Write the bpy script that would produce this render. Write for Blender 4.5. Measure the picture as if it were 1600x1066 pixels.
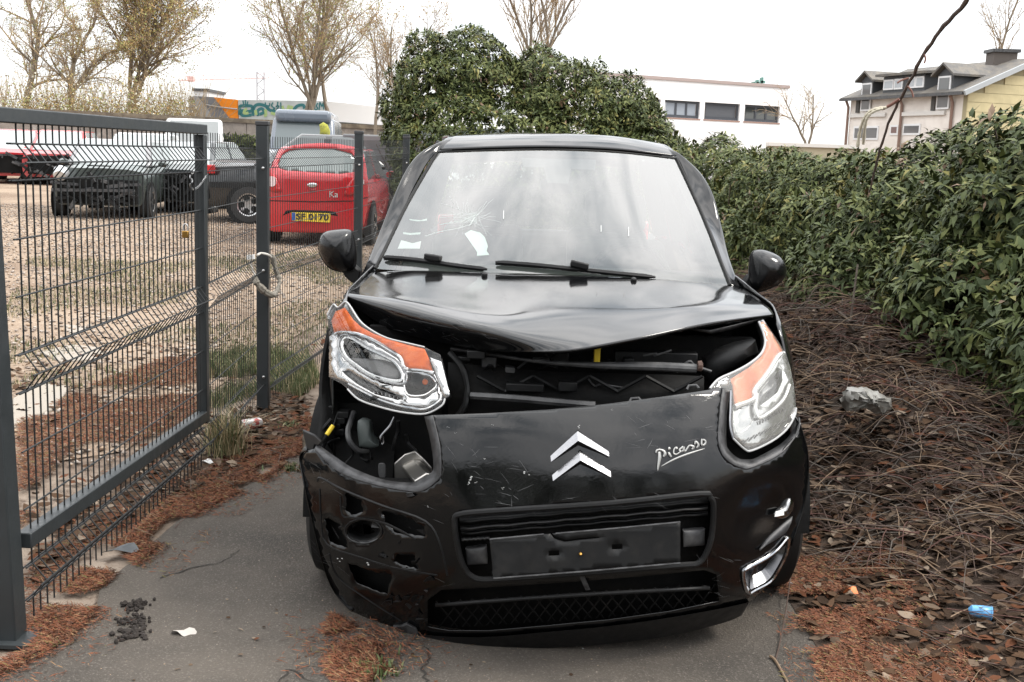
import bpy, bmesh, math, random
import numpy as np
from mathutils import Vector, Matrix
from mathutils.geometry import delaunay_2d_cdt

for o in list(bpy.data.objects):
    bpy.data.objects.remove(o)
SC = bpy.context.scene
COL = SC.collection
rnd = random.Random(7)
NR = np.random.default_rng(11)

# ------------------------------------------------------------------ camera
FPX = 1780.0
PITCH, ROLL, CAMH = math.radians(9.35), math.radians(1.9), 1.55
_fw = Vector((0, math.cos(PITCH), -math.sin(PITCH)))
_up0 = Vector((0, math.sin(PITCH), math.cos(PITCH)))
_rt0 = Vector((1, 0, 0))
_R = math.cos(ROLL) * _rt0 + math.sin(ROLL) * _up0
_U = -math.sin(ROLL) * _rt0 + math.cos(ROLL) * _up0
CAM = Vector((0, 0, CAMH))
cd = bpy.data.cameras.new('camera')
cam = bpy.data.objects.new('camera', cd)
COL.objects.link(cam)
cd.sensor_fit = 'HORIZONTAL'
cd.sensor_width = 36.0
cd.lens = FPX / 1600 * 36
cd.clip_start = 0.05
cd.clip_end = 2000
m = Matrix.Identity(4)
for i in range(3):
    m[i][0], m[i][1], m[i][2], m[i][3] = _R[i], _U[i], -_fw[i], CAM[i]
cam.matrix_world = m
SC.camera = cam

# ------------------------------------------------------------------ sky and sun: bright, thin overcast
SUN_EL, SUN_AZ = math.radians(50), math.radians(95)     # azimuth from +Y towards +X
world = bpy.data.worlds.new('World')
SC.world = world
world.use_nodes = True
nt = world.node_tree
nt.nodes.clear()
N = nt.nodes.new
out = N('ShaderNodeOutputWorld')
bg = N('ShaderNodeBackground'); bg.inputs['Strength'].default_value = 0.12
sky = N('ShaderNodeTexSky'); sky.sky_type = 'NISHITA'; sky.sun_disc = False
sky.sun_elevation = SUN_EL; sky.sun_rotation = SUN_AZ
tc = N('ShaderNodeTexCoord')
sep = N('ShaderNodeSeparateXYZ'); nt.links.new(tc.outputs['Generated'], sep.inputs[0])
def wmath(op, a, b=None):
    n = N('ShaderNodeMath'); n.operation = op
    for k, v in enumerate((a, b)):
        if v is None: continue
        if isinstance(v, (int, float)): n.inputs[k].default_value = v
        else: nt.links.new(v, n.inputs[k])
    return n.outputs[0]
zc = wmath('MAXIMUM', sep.outputs['Z'], 0.0)
den = wmath('ADD', zc, 0.22)
comb = N('ShaderNodeCombineXYZ')
nt.links.new(wmath('DIVIDE', sep.outputs['X'], den), comb.inputs[0])
nt.links.new(wmath('DIVIDE', sep.outputs['Y'], den), comb.inputs[1])
comb.inputs[2].default_value = 8.3
noi = N('ShaderNodeTexNoise'); nt.links.new(comb.outputs[0], noi.inputs['Vector'])
noi.inputs['Scale'].default_value = 4.2; noi.inputs['Detail'].default_value = 7
noi.inputs['Roughness'].default_value = 0.52; noi.inputs['Distortion'].default_value = 0.35
noi2 = N('ShaderNodeTexNoise'); nt.links.new(comb.outputs[0], noi2.inputs['Vector'])
noi2.inputs['Scale'].default_value = 3.0; noi2.inputs['Detail'].default_value = 3
ramp = N('ShaderNodeValToRGB'); nt.links.new(wmath('ADD', wmath('MULTIPLY', noi.outputs['Fac'], .55), wmath('MULTIPLY', noi2.outputs['Fac'], .45)), ramp.inputs[0])
ramp.color_ramp.elements[0].position = 0.40; ramp.color_ramp.elements[0].color = (0.38, 0.41, 0.435, 1)
ramp.color_ramp.elements[1].position = 0.545; ramp.color_ramp.elements[1].color = (1.0, 0.985, 0.97, 1)
# overcast luminance distribution (1 + 2 sin e) / 3
lum = wmath('MULTIPLY', wmath('ADD', wmath('MULTIPLY', zc, 2.3), 0.80), 6.2)
hz = N('ShaderNodeMix'); hz.data_type = 'RGBA'            # clouds melt into even haze towards the horizon
hzf = wmath('MINIMUM', wmath('ADD', wmath('MULTIPLY', zc, 2.0), .22), 1.0); nt.links.new(hzf, hz.inputs[0])
hz.inputs[6].default_value = (0.93, 0.935, 0.95, 1); nt.links.new(ramp.outputs['Color'], hz.inputs[7])
cl = N('ShaderNodeVectorMath'); cl.operation = 'SCALE'
nt.links.new(hz.outputs[2], cl.inputs[0]); nt.links.new(lum, cl.inputs['Scale'])
mix = N('ShaderNodeMix'); mix.data_type = 'RGBA'; mix.inputs[0].default_value = 0.86
nt.links.new(sky.outputs[0], mix.inputs[6]); nt.links.new(cl.outputs[0], mix.inputs[7])
nt.links.new(mix.outputs[2], bg.inputs['Color'])
nt.links.new(bg.outputs[0], out.inputs['Surface'])

ld = bpy.data.lights.new('sun', 'SUN')
ld.energy = 1.3; ld.angle = math.radians(14); ld.color = (1.0, 0.95, 0.87)
sun = bpy.data.objects.new('sun', ld); COL.objects.link(sun)
_sd = Vector((math.sin(SUN_AZ) * math.cos(SUN_EL), math.cos(SUN_AZ) * math.cos(SUN_EL), math.sin(SUN_EL)))
sun.rotation_euler = _sd.to_track_quat('Z', 'Y').to_euler()
sun.location = (6, -8, 14)

vs = SC.view_settings
vs.view_transform = 'Standard'; vs.look = 'None'; vs.gamma = 1.0; vs.use_curve_mapping = False
vs.exposure = 1.25
SC.cycles.use_denoising = True
SC.cycles.max_bounces = 10; SC.cycles.transparent_max_bounces = 24
SC.cycles.sample_clamp_indirect = 6.0
SC.cycles.caustics_reflective = False; SC.cycles.caustics_refractive = False

# ------------------------------------------------------------------ point helpers (photo measured on its 1600 x 1066 grid; every point gets its own distance)
def ray(px, py):
    px, py = float(px), float(py)
    return _fw + (px - 800) / FPX * _R - (py - 533) / FPX * _U
def at(px, py, Y):
    Y = float(Y)
    d = ray(px, py)
    return CAM + d * (Y / d.y)
def gz(x, y):
    return 0.0 if y < 8 else 0.012 * (min(y, 40) - 8)
def gnd(px, py, z=0.0):
    d = ray(px, py)
    return CAM + d * ((z - CAMH) / d.z)
def onplane(px, py, p0, n):
    d = ray(px, py)
    return CAM + d * ((p0 - CAM).dot(n) / d.dot(n))
def zo(ox, oy, s, pts):
    return [(ox + x / s, oy + y / s) for x, y in pts]

# ------------------------------------------------------------------ materials
MATS = {}
def mat(name, col, rough=0.5, metal=0.0, spec=0.5, col2=None, cs=8.0, ct=(0.4, 0.6), bump=None, coat=0.0, rvar=None, detail=6.0, col3=None, c3s=40.0, c3t=(0.55, 0.7), trans=0.0, sub=0.0, emit=None):
    if name in MATS: return MATS[name]
    M = bpy.data.materials.new(name); M.use_nodes = True
    t = M.node_tree; b = t.nodes['Principled BSDF']; L = t.links.new
    b.inputs['Base Color'].default_value = (*col, 1)
    b.inputs['Roughness'].default_value = rough; b.inputs['Metallic'].default_value = metal
    b.inputs['Specular IOR Level'].default_value = spec
    b.inputs['Coat Weight'].default_value = coat
    b.inputs['Coat Roughness'].default_value = 0.04
    co = None
    if col2 or bump or rvar or col3:
        co = t.nodes.new('ShaderNodeTexCoord').outputs['Object']
    def noise(scale, det=detail, ro=0.6):
        n = t.nodes.new('ShaderNodeTexNoise'); n.inputs['Scale'].default_value = scale
        n.inputs['Detail'].default_value = det; n.inputs['Roughness'].default_value = ro
        L(co, n.inputs['Vector']); return n.outputs['Fac']
    def step(src, a, b_, lo=0., hi=1.):
        r = t.nodes.new('ShaderNodeMapRange'); r.inputs[1].default_value = a; r.inputs[2].default_value = b_
        r.inputs[3].default_value = lo; r.inputs[4].default_value = hi; L(src, r.inputs[0]); return r.outputs[0]
    cur = None
    for c, s, th in ((col2, cs, ct), (col3, c3s, c3t)):
        if not c: continue
        mx = t.nodes.new('ShaderNodeMix'); mx.data_type = 'RGBA'
        L(step(noise(s), *th), mx.inputs[0])
        if cur is None: mx.inputs[6].default_value = (*col, 1)
        else: L(cur, mx.inputs[6])
        mx.inputs[7].default_value = (*c, 1)
        cur = mx.outputs[2]
    if cur is not None: L(cur, b.inputs['Base Color'])
    if rvar: L(step(noise(rvar[0]), 0.35, 0.65, rvar[1], rvar[2]), b.inputs['Roughness'])
    if bump:
        bp = t.nodes.new('ShaderNodeBump'); bp.inputs['Strength'].default_value = bump[1]
        bp.inputs['Distance'].default_value = bump[2] if len(bump) > 2 else 0.01
        L(noise(bump[0], 8), bp.inputs['Height']); L(bp.outputs[0], b.inputs['Normal'])
    if trans: b.inputs['Transmission Weight'].default_value = trans
    if sub:
        b.inputs['Subsurface Weight'].default_value = sub
    MATS[name] = M
    return M

def glass(name, tint=(0.8, 0.86, 0.84), ior=1.55, rough=0.0, dust=0.0, dustcol=(0.5, 0.5, 0.48), boost=1.0):
    """thin pane: Fresnel mirror over a tinted clear sheet, with an even film of dust or painted sky wash"""
    if name in MATS: return MATS[name]
    M = bpy.data.materials.new(name); M.use_nodes = True
    t = M.node_tree; t.nodes.clear(); L = t.links.new
    o = t.nodes.new('ShaderNodeOutputMaterial')
    fr = t.nodes.new('ShaderNodeFresnel')
    ge = t.nodes.new('ShaderNodeNewGeometry'); mi_ = t.nodes.new('ShaderNodeMix'); mi_.data_type = 'FLOAT'     # same mirror strength from either side of the sheet
    L(ge.outputs['Backfacing'], mi_.inputs[0]); mi_.inputs[2].default_value = ior; mi_.inputs[3].default_value = 1/ior
    L(mi_.outputs[0], fr.inputs[0])
    ml = t.nodes.new('ShaderNodeMath'); ml.operation = 'MULTIPLY'; ml.inputs[1].default_value = boost; ml.use_clamp = True
    L(fr.outputs[0], ml.inputs[0])
    tr = t.nodes.new('ShaderNodeBsdfTransparent'); tr.inputs[0].default_value = (*tint, 1)
    gl = t.nodes.new('ShaderNodeBsdfGlossy'); gl.inputs['Roughness'].default_value = rough
    mx = t.nodes.new('ShaderNodeMixShader'); L(ml.outputs[0], mx.inputs[0]); L(tr.outputs[0], mx.inputs[1]); L(gl.outputs[0], mx.inputs[2])
    last = mx.outputs[0]
    if dust:
        df = t.nodes.new('ShaderNodeBsdfDiffuse'); df.inputs[0].default_value = (*dustcol, 1)
        m2 = t.nodes.new('ShaderNodeMixShader')
        tcn = t.nodes.new('ShaderNodeTexCoord'); nz = t.nodes.new('ShaderNodeTexNoise'); nz.inputs['Scale'].default_value = 2.5; nz.inputs['Detail'].default_value = 7
        L(tcn.outputs['Object'], nz.inputs['Vector'])
        mr = t.nodes.new('ShaderNodeMapRange'); mr.inputs[1].default_value = .3; mr.inputs[2].default_value = .7
        mr.inputs[3].default_value = dust * .5; mr.inputs[4].default_value = dust * 1.5
        L(nz.outputs['Fac'], mr.inputs[0]); L(mr.outputs[0], m2.inputs[0])
        L(last, m2.inputs[1]); L(df.outputs[0], m2.inputs[2]); last = m2.outputs[0]
    L(last, o.inputs['Surface'])
    MATS[name] = M
    return M

# ------------------------------------------------------------------ mesh helpers
class MB:
    def __init__(s): s.v = []; s.f = []; s.m = []
    def add(s, vs, fs, mi=0):
        b = len(s.v); s.v += [Vector(p) for p in vs]
        s.f += [tuple(b + i for i in f) for f in fs]; s.m += [mi] * len(fs)
    def box(s, lo, hi, M=None, mi=0):
        x0, y0, z0 = lo; x1, y1, z1 = hi
        vs = [Vector(p) for p in ((x0,y0,z0),(x1,y0,z0),(x1,y1,z0),(x0,y1,z0),(x0,y0,z1),(x1,y0,z1),(x1,y1,z1),(x0,y1,z1))]
        if M: vs = [M @ p for p in vs]
        s.add(vs, ((0,3,2,1),(4,5,6,7),(0,1,5,4),(1,2,6,5),(2,3,7,6),(3,0,4,7)), mi)
    def beam(s, a, b, w, h, up=Vector((0, 0, 1)), mi=0):
        a, b = Vector(a), Vector(b); d = (b - a); L = d.length; d.normalize()
        x = d.cross(up); 
        if x.length < 1e-4: x = d.cross(Vector((1, 0, 0)))
        x.normalize(); u = x.cross(d)
        M = Matrix(((x.x, d.x, u.x, a.x), (x.y, d.y, u.y, a.y), (x.z, d.z, u.z, a.z), (0, 0, 0, 1)))
        s.box((-w/2, 0, -h/2), (w/2, L, h/2), M, mi)
    def tube(s, pts, r, n=8, mi=0, cap=True):
        pts = [Vector(p) for p in pts]; k = len(pts)
        rs = r if isinstance(r, (list, tuple)) else [r] * k
        rings = []; ref = None
        for i, p in enumerate(pts):
            d = (pts[min(i+1, k-1)] - pts[max(i-1, 0)]).normalized()
            if ref is None:
                ref = d.cross(Vector((0, 0, 1)))
                if ref.length < 0.05: ref = d.cross(Vector((1, 0, 0)))
            x = ref - d * ref.dot(d); x.normalize(); ref = x; y = d.cross(x)
            rings.append([p + (x * math.cos(2*math.pi*j/n) + y * math.sin(2*math.pi*j/n)) * rs[i] for j in range(n)])
        vs = [q for R in rings for q in R]
        fs = [(i*n+j, i*n+(j+1) % n, (i+1)*n+(j+1) % n, (i+1)*n+j) for i in range(k-1) for j in range(n)]
        if cap: fs += [tuple(range(n))[::-1], tuple(range((k-1)*n, k*n))]
        s.add(vs, fs, mi)
    def ring_loft(s, rings, cap0=True, cap1=True, closed=True, mi=0):
        n = len(rings[0]); vs = [q for R in rings for q in R]; fs = []
        for i in range(len(rings)-1):
            for j in range(n if closed else n-1):
                fs.append((i*n+j, i*n+(j+1) % n, (i+1)*n+(j+1) % n, (i+1)*n+j))
        if cap0: fs.append(tuple(range(n))[::-1])
        if cap1: fs.append(tuple(range((len(rings)-1)*n, len(rings)*n)))
        s.add(vs, fs, mi)
    def prism(s, poly, off, mi=0):
        off = Vector(off); n = len(poly); poly = [Vector(p) for p in poly]
        s.add(poly + [p + off for p in poly], [tuple(range(n)), tuple(range(2*n-1, n-1, -1))] + [(i, i+n, (i+1) % n + n, (i+1) % n) for i in range(n)], mi)
    def lathe(s, prof, c=(0, 0, 0), n=24, M=None, mi=0, closed=False):
        c = Vector(c); rings = []
        for r, z in prof:
            R = [Vector((r*math.cos(2*math.pi*j/n), r*math.sin(2*math.pi*j/n), z)) for j in range(n)]
            rings.append([(M @ p if M else p) + c for p in R])
        s.ring_loft(rings, not closed, not closed, True, mi)
    def grid(s, P, mi=0):
        h, w = len(P), len(P[0])
        s.add([q for r in P for q in r], [(i*w+j, i*w+j+1, (i+1)*w+j+1, (i+1)*w+j) for i in range(h-1) for j in range(w-1)], mi)
    def build(s, name, mats, parent=None, smooth=True, autosmooth=35, recalc=True, origin=None):
        me = bpy.data.meshes.new(name)
        o = bpy.data.objects.new(name, me); COL.objects.link(o)
        off = Vector((0, 0, 0))
        if parent is not None:
            o.parent = parent; off = world_loc(parent)
        if origin is not None and parent is None:
            o.location = origin; off = Vector(origin)
        me.from_pydata([tuple(p - off) for p in s.v], [], s.f)
        if not isinstance(mats, (list, tuple)): mats = [mats]
        for q in mats: me.materials.append(q)
        if len(mats) > 1: me.polygons.foreach_set('material_index', s.m)
        if recalc:
            bm = bmesh.new(); bm.from_mesh(me); bmesh.ops.recalc_face_normals(bm, faces=bm.faces)
            bm.to_mesh(me); bm.free()
        if smooth:
            me.polygons.foreach_set('use_smooth', [True] * len(me.polygons))
            me.set_sharp_from_angle(angle=math.radians(autosmooth))
        me.update()
        return o
def world_loc(o):
    p = Vector(o.location)
    while o.parent is not None:
        o = o.parent; p += Vector(o.location)
    return p
def thing(name, label, cat, loc=(0, 0, 0), group=None):
    o = bpy.data.objects.new(name, None); COL.objects.link(o); o.location = loc
    o.empty_display_size = 0.2
    return tag(o, label, cat, group)
def tag(o, label=None, cat=None, group=None, kind=None):
    if label: o['label'] = label
    if cat: o['category'] = cat
    if group: o['group'] = group
    if kind: o['kind'] = kind
    return o
def solid(o, t, off=1.0):
    """off 1: the traced face stays outside, thickness goes inwards (away from the normal)"""
    me = o.data; off_ = world_loc(o); acc = 0.0      # traced faces look towards the road
    for p in me.polygons: acc += p.area*p.normal.dot((CAM-(p.center+off_)).normalized())
    if acc < 0: me.flip_normals()
    md = o.modifiers.new('thickness', 'SOLIDIFY'); md.thickness = t; md.offset = -off; md.use_rim = True
    return o
def bev(o, w=0.004, n=2):
    md = o.modifiers.new('bevel', 'BEVEL'); md.width = w; md.segments = n; md.limit_method = 'ANGLE'; md.angle_limit = math.radians(40)
    return o

def cr(pts, n=6, closed=False):
    """Catmull-Rom through points (2D or 3D tuples)"""
    P = [np.array(p, float) for p in pts]; k = len(P); out = []
    rng = range(k if closed else k-1)
    for i in rng:
        if closed: a, b, c, d = P[i-1], P[i], P[(i+1) % k], P[(i+2) % k]
        else: a, b, c, d = P[max(i-1, 0)], P[i], P[i+1], P[min(i+2, k-1)]
        for j in range(n):
            t = j / n
            out.append(0.5*((2*b)+(-a+c)*t+(2*a-5*b+4*c-d)*t*t+(-a+3*b-3*c+d)*t**3))
    if not closed: out.append(P[-1])
    return [tuple(q) for q in out]

def patch(rows, nu=8, nv=8):
    """smooth surface through a net of 3D points; returns grid of Vectors"""
    R = [cr([tuple(p) for p in r], nu) for r in rows]
    cols = [cr([R[i][j] for i in range(len(R))], nv) for j in range(len(R[0]))]
    return [[Vector(cols[j][i]) for j in range(len(cols))] for i in range(len(cols[0]))]

def inpoly(P, poly):
    """vectorised point-in-polygon, P (n,2)"""
    x, y = P[:, 0], P[:, 1]; r = np.zeros(len(P), bool); k = len(poly); j = k-1
    for i in range(k):
        xi, yi = poly[i]; xj, yj = poly[j]
        c = ((yi > y) != (yj > y)) & (x < (xj-xi)*(y-yi)/((yj-yi) if yj != yi else 1e-12)+xi)
        r ^= c; j = i
    return r
def dens(poly, st):
    out = []
    for i in range(len(poly)):
        a, b = np.array(poly[i], float), np.array(poly[(i+1) % len(poly)], float)
        n = max(1, int(np.linalg.norm(b-a)/st+.5))
        out += [tuple(a+(b-a)*t/n) for t in range(n)]
    return out
def cdt(outline, holes, st, fn, M=None, mi=0):
    """flat outline with holes -> clean triangles -> mapped by fn onto a curved surface"""
    M = M or MB()
    loops = [dens(outline, st)] + [dens(h, st) for h in holes]
    pts, eds = [], []
    for lp in loops:
        b = len(pts); pts += lp; n = len(lp); eds += [(b+i, b+(i+1) % n) for i in range(n)]
    A = np.array(pts); lo, hi = A.min(0), A.max(0)
    gx, gy = np.meshgrid(np.arange(lo[0], hi[0], st), np.arange(lo[1], hi[1], st*.87))
    gx = gx + (np.arange(gx.shape[0]) % 2)[:, None]*st*.5
    G = np.stack([gx.ravel(), gy.ravel()], 1)
    k = inpoly(G, loops[0])
    for h in loops[1:]: k &= ~inpoly(G, h)
    G = G[k]
    if len(G):
        d = np.min(((G[:, None, :]-A[None])**2).sum(2), 1) if len(G)*len(A) < 4e7 else np.ones(len(G))*1e9
        G = G[d > (st*.55)**2]
    allp = [Vector(p) for p in pts] + [Vector(p) for p in G]
    vo, _, fo, _, _, _ = delaunay_2d_cdt(allp, eds, [], 0, 1e-6)
    V = np.array([tuple(v) for v in vo]); Fa = np.array([f for f in fo])
    C = V[Fa].mean(1); k = inpoly(C, loops[0])
    for h in loops[1:]: k &= ~inpoly(C, h)
    Fa = Fa[k]
    used = np.unique(Fa); mp = -np.ones(len(V), int); mp[used] = np.arange(len(used))
    M.add([fn(*V[i]) for i in used], [tuple(int(q) for q in mp[f]) for f in Fa], mi)
    return M
def ribbon(A, B, M=None, mi=0):
    M = M or MB(); M.grid([[Vector(p) for p in A], [Vector(p) for p in B]], mi); return M
def pillow(ring, bulge, back, M=None, steps=6, mi=0):
    """rounded solid from an outline: domes along bulge, closes along back"""
    M = M or MB(); ring = [Vector(p) for p in ring]; c = sum(ring, Vector())/len(ring)
    R = []
    for k in range(steps+1):
        a = math.pi/2*k/steps; s = max(math.cos(a), .03)
        R.append([c+(p-c)*s+Vector(bulge)*math.sin(a) for p in ring])
    R = R[::-1]
    for k in range(1, 4):
        a = math.pi/2*k/3*.8; s = math.cos(a)*.5+.5
        R.append([c+(p-c)*s+Vector(back)*math.sin(a)/math.sin(math.pi*.4) for p in ring])
    M.ring_loft(R, True, True, True, mi); return M

def fast_mesh(name, V, F, mats, mi=None, parent=None, smooth=False):
    """numpy arrays -> one object; F (n,3) or (n,4)"""
    me = bpy.data.meshes.new(name); o = bpy.data.objects.new(name, me); COL.objects.link(o)
    if parent is not None:
        o.parent = parent; V = V - np.array(world_loc(parent))
    n, k = F.shape
    me.vertices.add(len(V)); me.vertices.foreach_set('co', np.ascontiguousarray(V, np.float32).ravel())
    me.loops.add(n*k); me.loops.foreach_set('vertex_index', np.ascontiguousarray(F, np.int32).ravel())
    me.polygons.add(n); me.polygons.foreach_set('loop_start', np.arange(0, n*k, k, dtype=np.int32))
    for q in (mats if isinstance(mats, (list, tuple)) else [mats]): me.materials.append(q)
    if mi is not None: me.polygons.foreach_set('material_index', np.ascontiguousarray(mi, np.int32))
    if smooth: me.polygons.foreach_set('use_smooth', np.ones(n, bool))
    me.update(calc_edges=True)
    return o
def frames(D, upj):
    """per-row orthonormal frame from direction D and a rough normal"""
    D = D/np.linalg.norm(D, axis=1, keepdims=True)
    S = np.cross(D, upj); S /= np.linalg.norm(S, axis=1, keepdims=True)+1e-9
    Nn = np.cross(S, D)
    return D, S, Nn
def leaves(P, D, Nn, Ln, W, fold=0.25, droop=0.3):
    """lens-shaped folded leaves: 6 vertices, 4 triangles each"""
    D, S, Nn = frames(D, Nn); n = len(P); Ln = Ln[:, None]; W = W[:, None]
    b = P; m1 = P + D*Ln*.42 + Nn*Ln*.04; t = P + D*Ln - Nn*Ln*droop
    l = P + D*Ln*.42 + S*W + Nn*W*fold; r = P + D*Ln*.42 - S*W + Nn*W*fold
    V = np.stack([b, l, t, r, m1], 1).reshape(-1, 3)
    base = (np.arange(n)*5)[:, None]
    F = np.concatenate([base+np.array([[0, 4, 1]]), base+np.array([[1, 4, 2]]), base+np.array([[0, 3, 4]]), base+np.array([[3, 2, 4]])], 1).reshape(-1, 3)
    return V, F
def tubes(segA, segB, rA, rB, n=3):
    """many straight tapered twigs at once"""
    D = segB-segA; ref = np.where(np.abs(D[:, 2:3]) > .9*np.linalg.norm(D, axis=1, keepdims=True), np.array([[1., 0, 0]]), np.array([[0, 0, 1.]]))
    D_, S, Nn = frames(D, ref); k = len(segA); V = []
    for P, r in ((segA, rA), (segB, rB)):
        for j in range(n):
            a = 2*math.pi*j/n
            V.append(P + (S*math.cos(a)+Nn*math.sin(a))*r[:, None])
    V = np.stack(V, 1).reshape(-1, 3); base = (np.arange(k)*2*n)[:, None]; F = []
    for j in range(n):
        F.append(base+np.array([[j, (j+1) % n, n+(j+1) % n, n+j]]))
    return V, np.concatenate(F, 1).reshape(-1, 4)
# ================================================================== ground
M_DIRT = mat('dirt', (0.15, 0.112, 0.085), 0.95, spec=0.2, col2=(0.24, 0.195, 0.155), cs=1.7, ct=(.42, .6), col3=(0.085, 0.06, 0.045), c3s=14, c3t=(.5, .68), bump=(26, .7, .02))
M_GRAVEL = mat('gravel', (0.27, 0.205, 0.15), 0.95, spec=0.2, col2=(0.17, 0.12, 0.085), cs=.55, ct=(.42, .62), col3=(0.36, 0.30, 0.24), c3s=24, c3t=(.54, .68), bump=(38, .8, .02))
M_ASPH = mat('asphalt', (0.098, 0.085, 0.072), 0.93, spec=0.2, col2=(0.050, 0.045, 0.040), cs=1.3, ct=(.40, .66), col3=(0.175, 0.155, 0.135), c3s=150, c3t=(.54, .70), bump=(130, .9, .012), detail=10)
M_LITTER = mat('litter_soil', (0.034, 0.024, 0.018), 0.95, spec=0.2, col2=(0.065, 0.044, 0.032), cs=9, ct=(.4, .62), bump=(30, .8, .02))
M_CONC = mat('old_concrete', (0.27, 0.24, 0.205), 0.9, spec=0.3, col2=(0.27, 0.24, 0.20), cs=3, bump=(30, .3, .01))

def ground_grid(x0, x1, y0, y1, nx, ny, zf):
    xs = np.linspace(x0, x1, nx); ys = np.linspace(y0, y1, ny)
    return [[Vector((x, y, zf(x, y))) for x in xs] for y in ys]
g = MB()
ys = list(np.linspace(-12, 12, 25)) + list(np.linspace(14, 44, 16)) + [60, 90, 140, 220, 400, 700]
xs = [-500, -250, -120, -70, -40, -25, -15, -10, -6, -3, 0, 3, 6, 10, 15, 25, 40, 70, 120, 250, 500]
g.grid([[Vector((x, y, gz(x, y)-.012)) for x in xs] for y in ys])
tag(g.build('ground', M_DIRT), kind='structure')

lot_px = [(-4.2, 3.6), (-1.95, 5.6), (-1.85, 8.5), (-1.5, 12), (-1.2, 16), (4, 19), (10, 28), (12, 40), (-60, 40), (-60, 6), (-14, 3.0)]
g = cdt(lot_px, [], 1.6, lambda x, y: Vector((x, y, gz(x, y)-.004 + .006*math.sin(x*2.1)*math.sin(y*1.7))))
tag(g.build('gravel_lot', M_GRAVEL), kind='structure')

# driveway: worn edge
edL = [gnd(*p) for p in ((-60, 1075), (40, 1030), (110, 985), (160, 925), (215, 872), (300, 800), (390, 758), (440, 725), (478, 690), (500, 655))]
edR = [gnd(*p) for p in ((1236, 880), (1262, 930), (1300, 975), (1318, 1010), (1334, 1066), (1350, 1120))]
ol = [(p.x, p.y) for p in edL]
ol = [(-3.4, -3), (-2.2, 1.5)] + ol + [(-0.85, 7.2), (1.05, 7.2), (1.12, 5.2)] + [(p.x, p.y) for p in edR] + [(1.15, 1.8), (1.3, -3)]
ol = dens(ol, .12); rr = random.Random(4)
ol = [(x + rr.uniform(-.018, .018), y + rr.uniform(-.018, .018)) for x, y in ol]
g = cdt(ol, [], .25, lambda x, y: Vector((x, y, .004)))
tag(g.build('driveway', M_ASPH), kind='structure')
DRIVE = ol

# bank of dead litter under the brambles, rising to the hedge
def ss(a, b, t):
    t = min(1, max(0, (t-a)/(b-a))); return t*t*(3-2*t)
_nz = NR.random((64, 64))
def vn(x, y):
    xi, yi = int(math.floor(x)), int(math.floor(y)); fx, fy = x-xi, y-yi
    fx = fx*fx*(3-2*fx); fy = fy*fy*(3-2*fy)
    a, b, c, d = _nz[xi % 64, yi % 64], _nz[(xi+1) % 64, yi % 64], _nz[xi % 64, (yi+1) % 64], _nz[(xi+1) % 64, (yi+1) % 64]
    return (a*(1-fx)+b*fx)*(1-fy)+(c*(1-fx)+d*fx)*fy
def bank(x, y):
    h = .52*ss(1.15, 2.1, x)*ss(3.3, 6.2, y) + .10*ss(1.2, 2.4, x)
    return .006 + h*(.75+.5*vn(x*2.3, y*2.3)) + .035*vn(x*7, y*7)*ss(1.0, 1.5, x)
g = MB(); g.grid([[Vector((x, y, bank(x, y))) for x in np.linspace(1.02, 4.6, 60)] for y in np.linspace(-1, 14, 150)])
tag(g.build('litter_bank', M_LITTER), kind='structure')

# worn concrete slabs inside the lot
for k, px in enumerate(([(20, 625), (60, 600), (110, 606), (85, 640), (20, 668)], [(62, 552), (110, 540), (165, 546), (158, 562), (95, 567)], [(95, 505), (160, 470), (225, 462), (240, 482), (180, 505), (110, 525)], [(235, 505), (275, 480), (315, 474), (320, 492), (262, 520)])):
    pts = [gnd(*p) for p in px]
    g = MB(); g.prism([Vector((p.x, p.y, -.03)) for p in pts], (0, 0, .042))
    tag(bev(g.build('concrete_slab', M_CONC), .008), ['pale broken concrete slab nearest the gate foot in the lot', 'small pale concrete patch between two slabs behind the gate', 'largest worn concrete slab seen through the middle of the gate', 'concrete slab behind the free end of the gate'][k], 'slab', 'concrete slabs in the lot')

g = MB(); g.add([(-60, -14, -.002), (60, -14, -.002), (60, -3.1, -.002), (-60, -3.1, -.002)], [(0, 1, 2, 3)])
tag(g.build('road', mat('road_asphalt', (.055, .053, .05), .9, col2=(.07, .067, .062), cs=2, bump=(60, .4, .01))), kind='structure')
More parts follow.
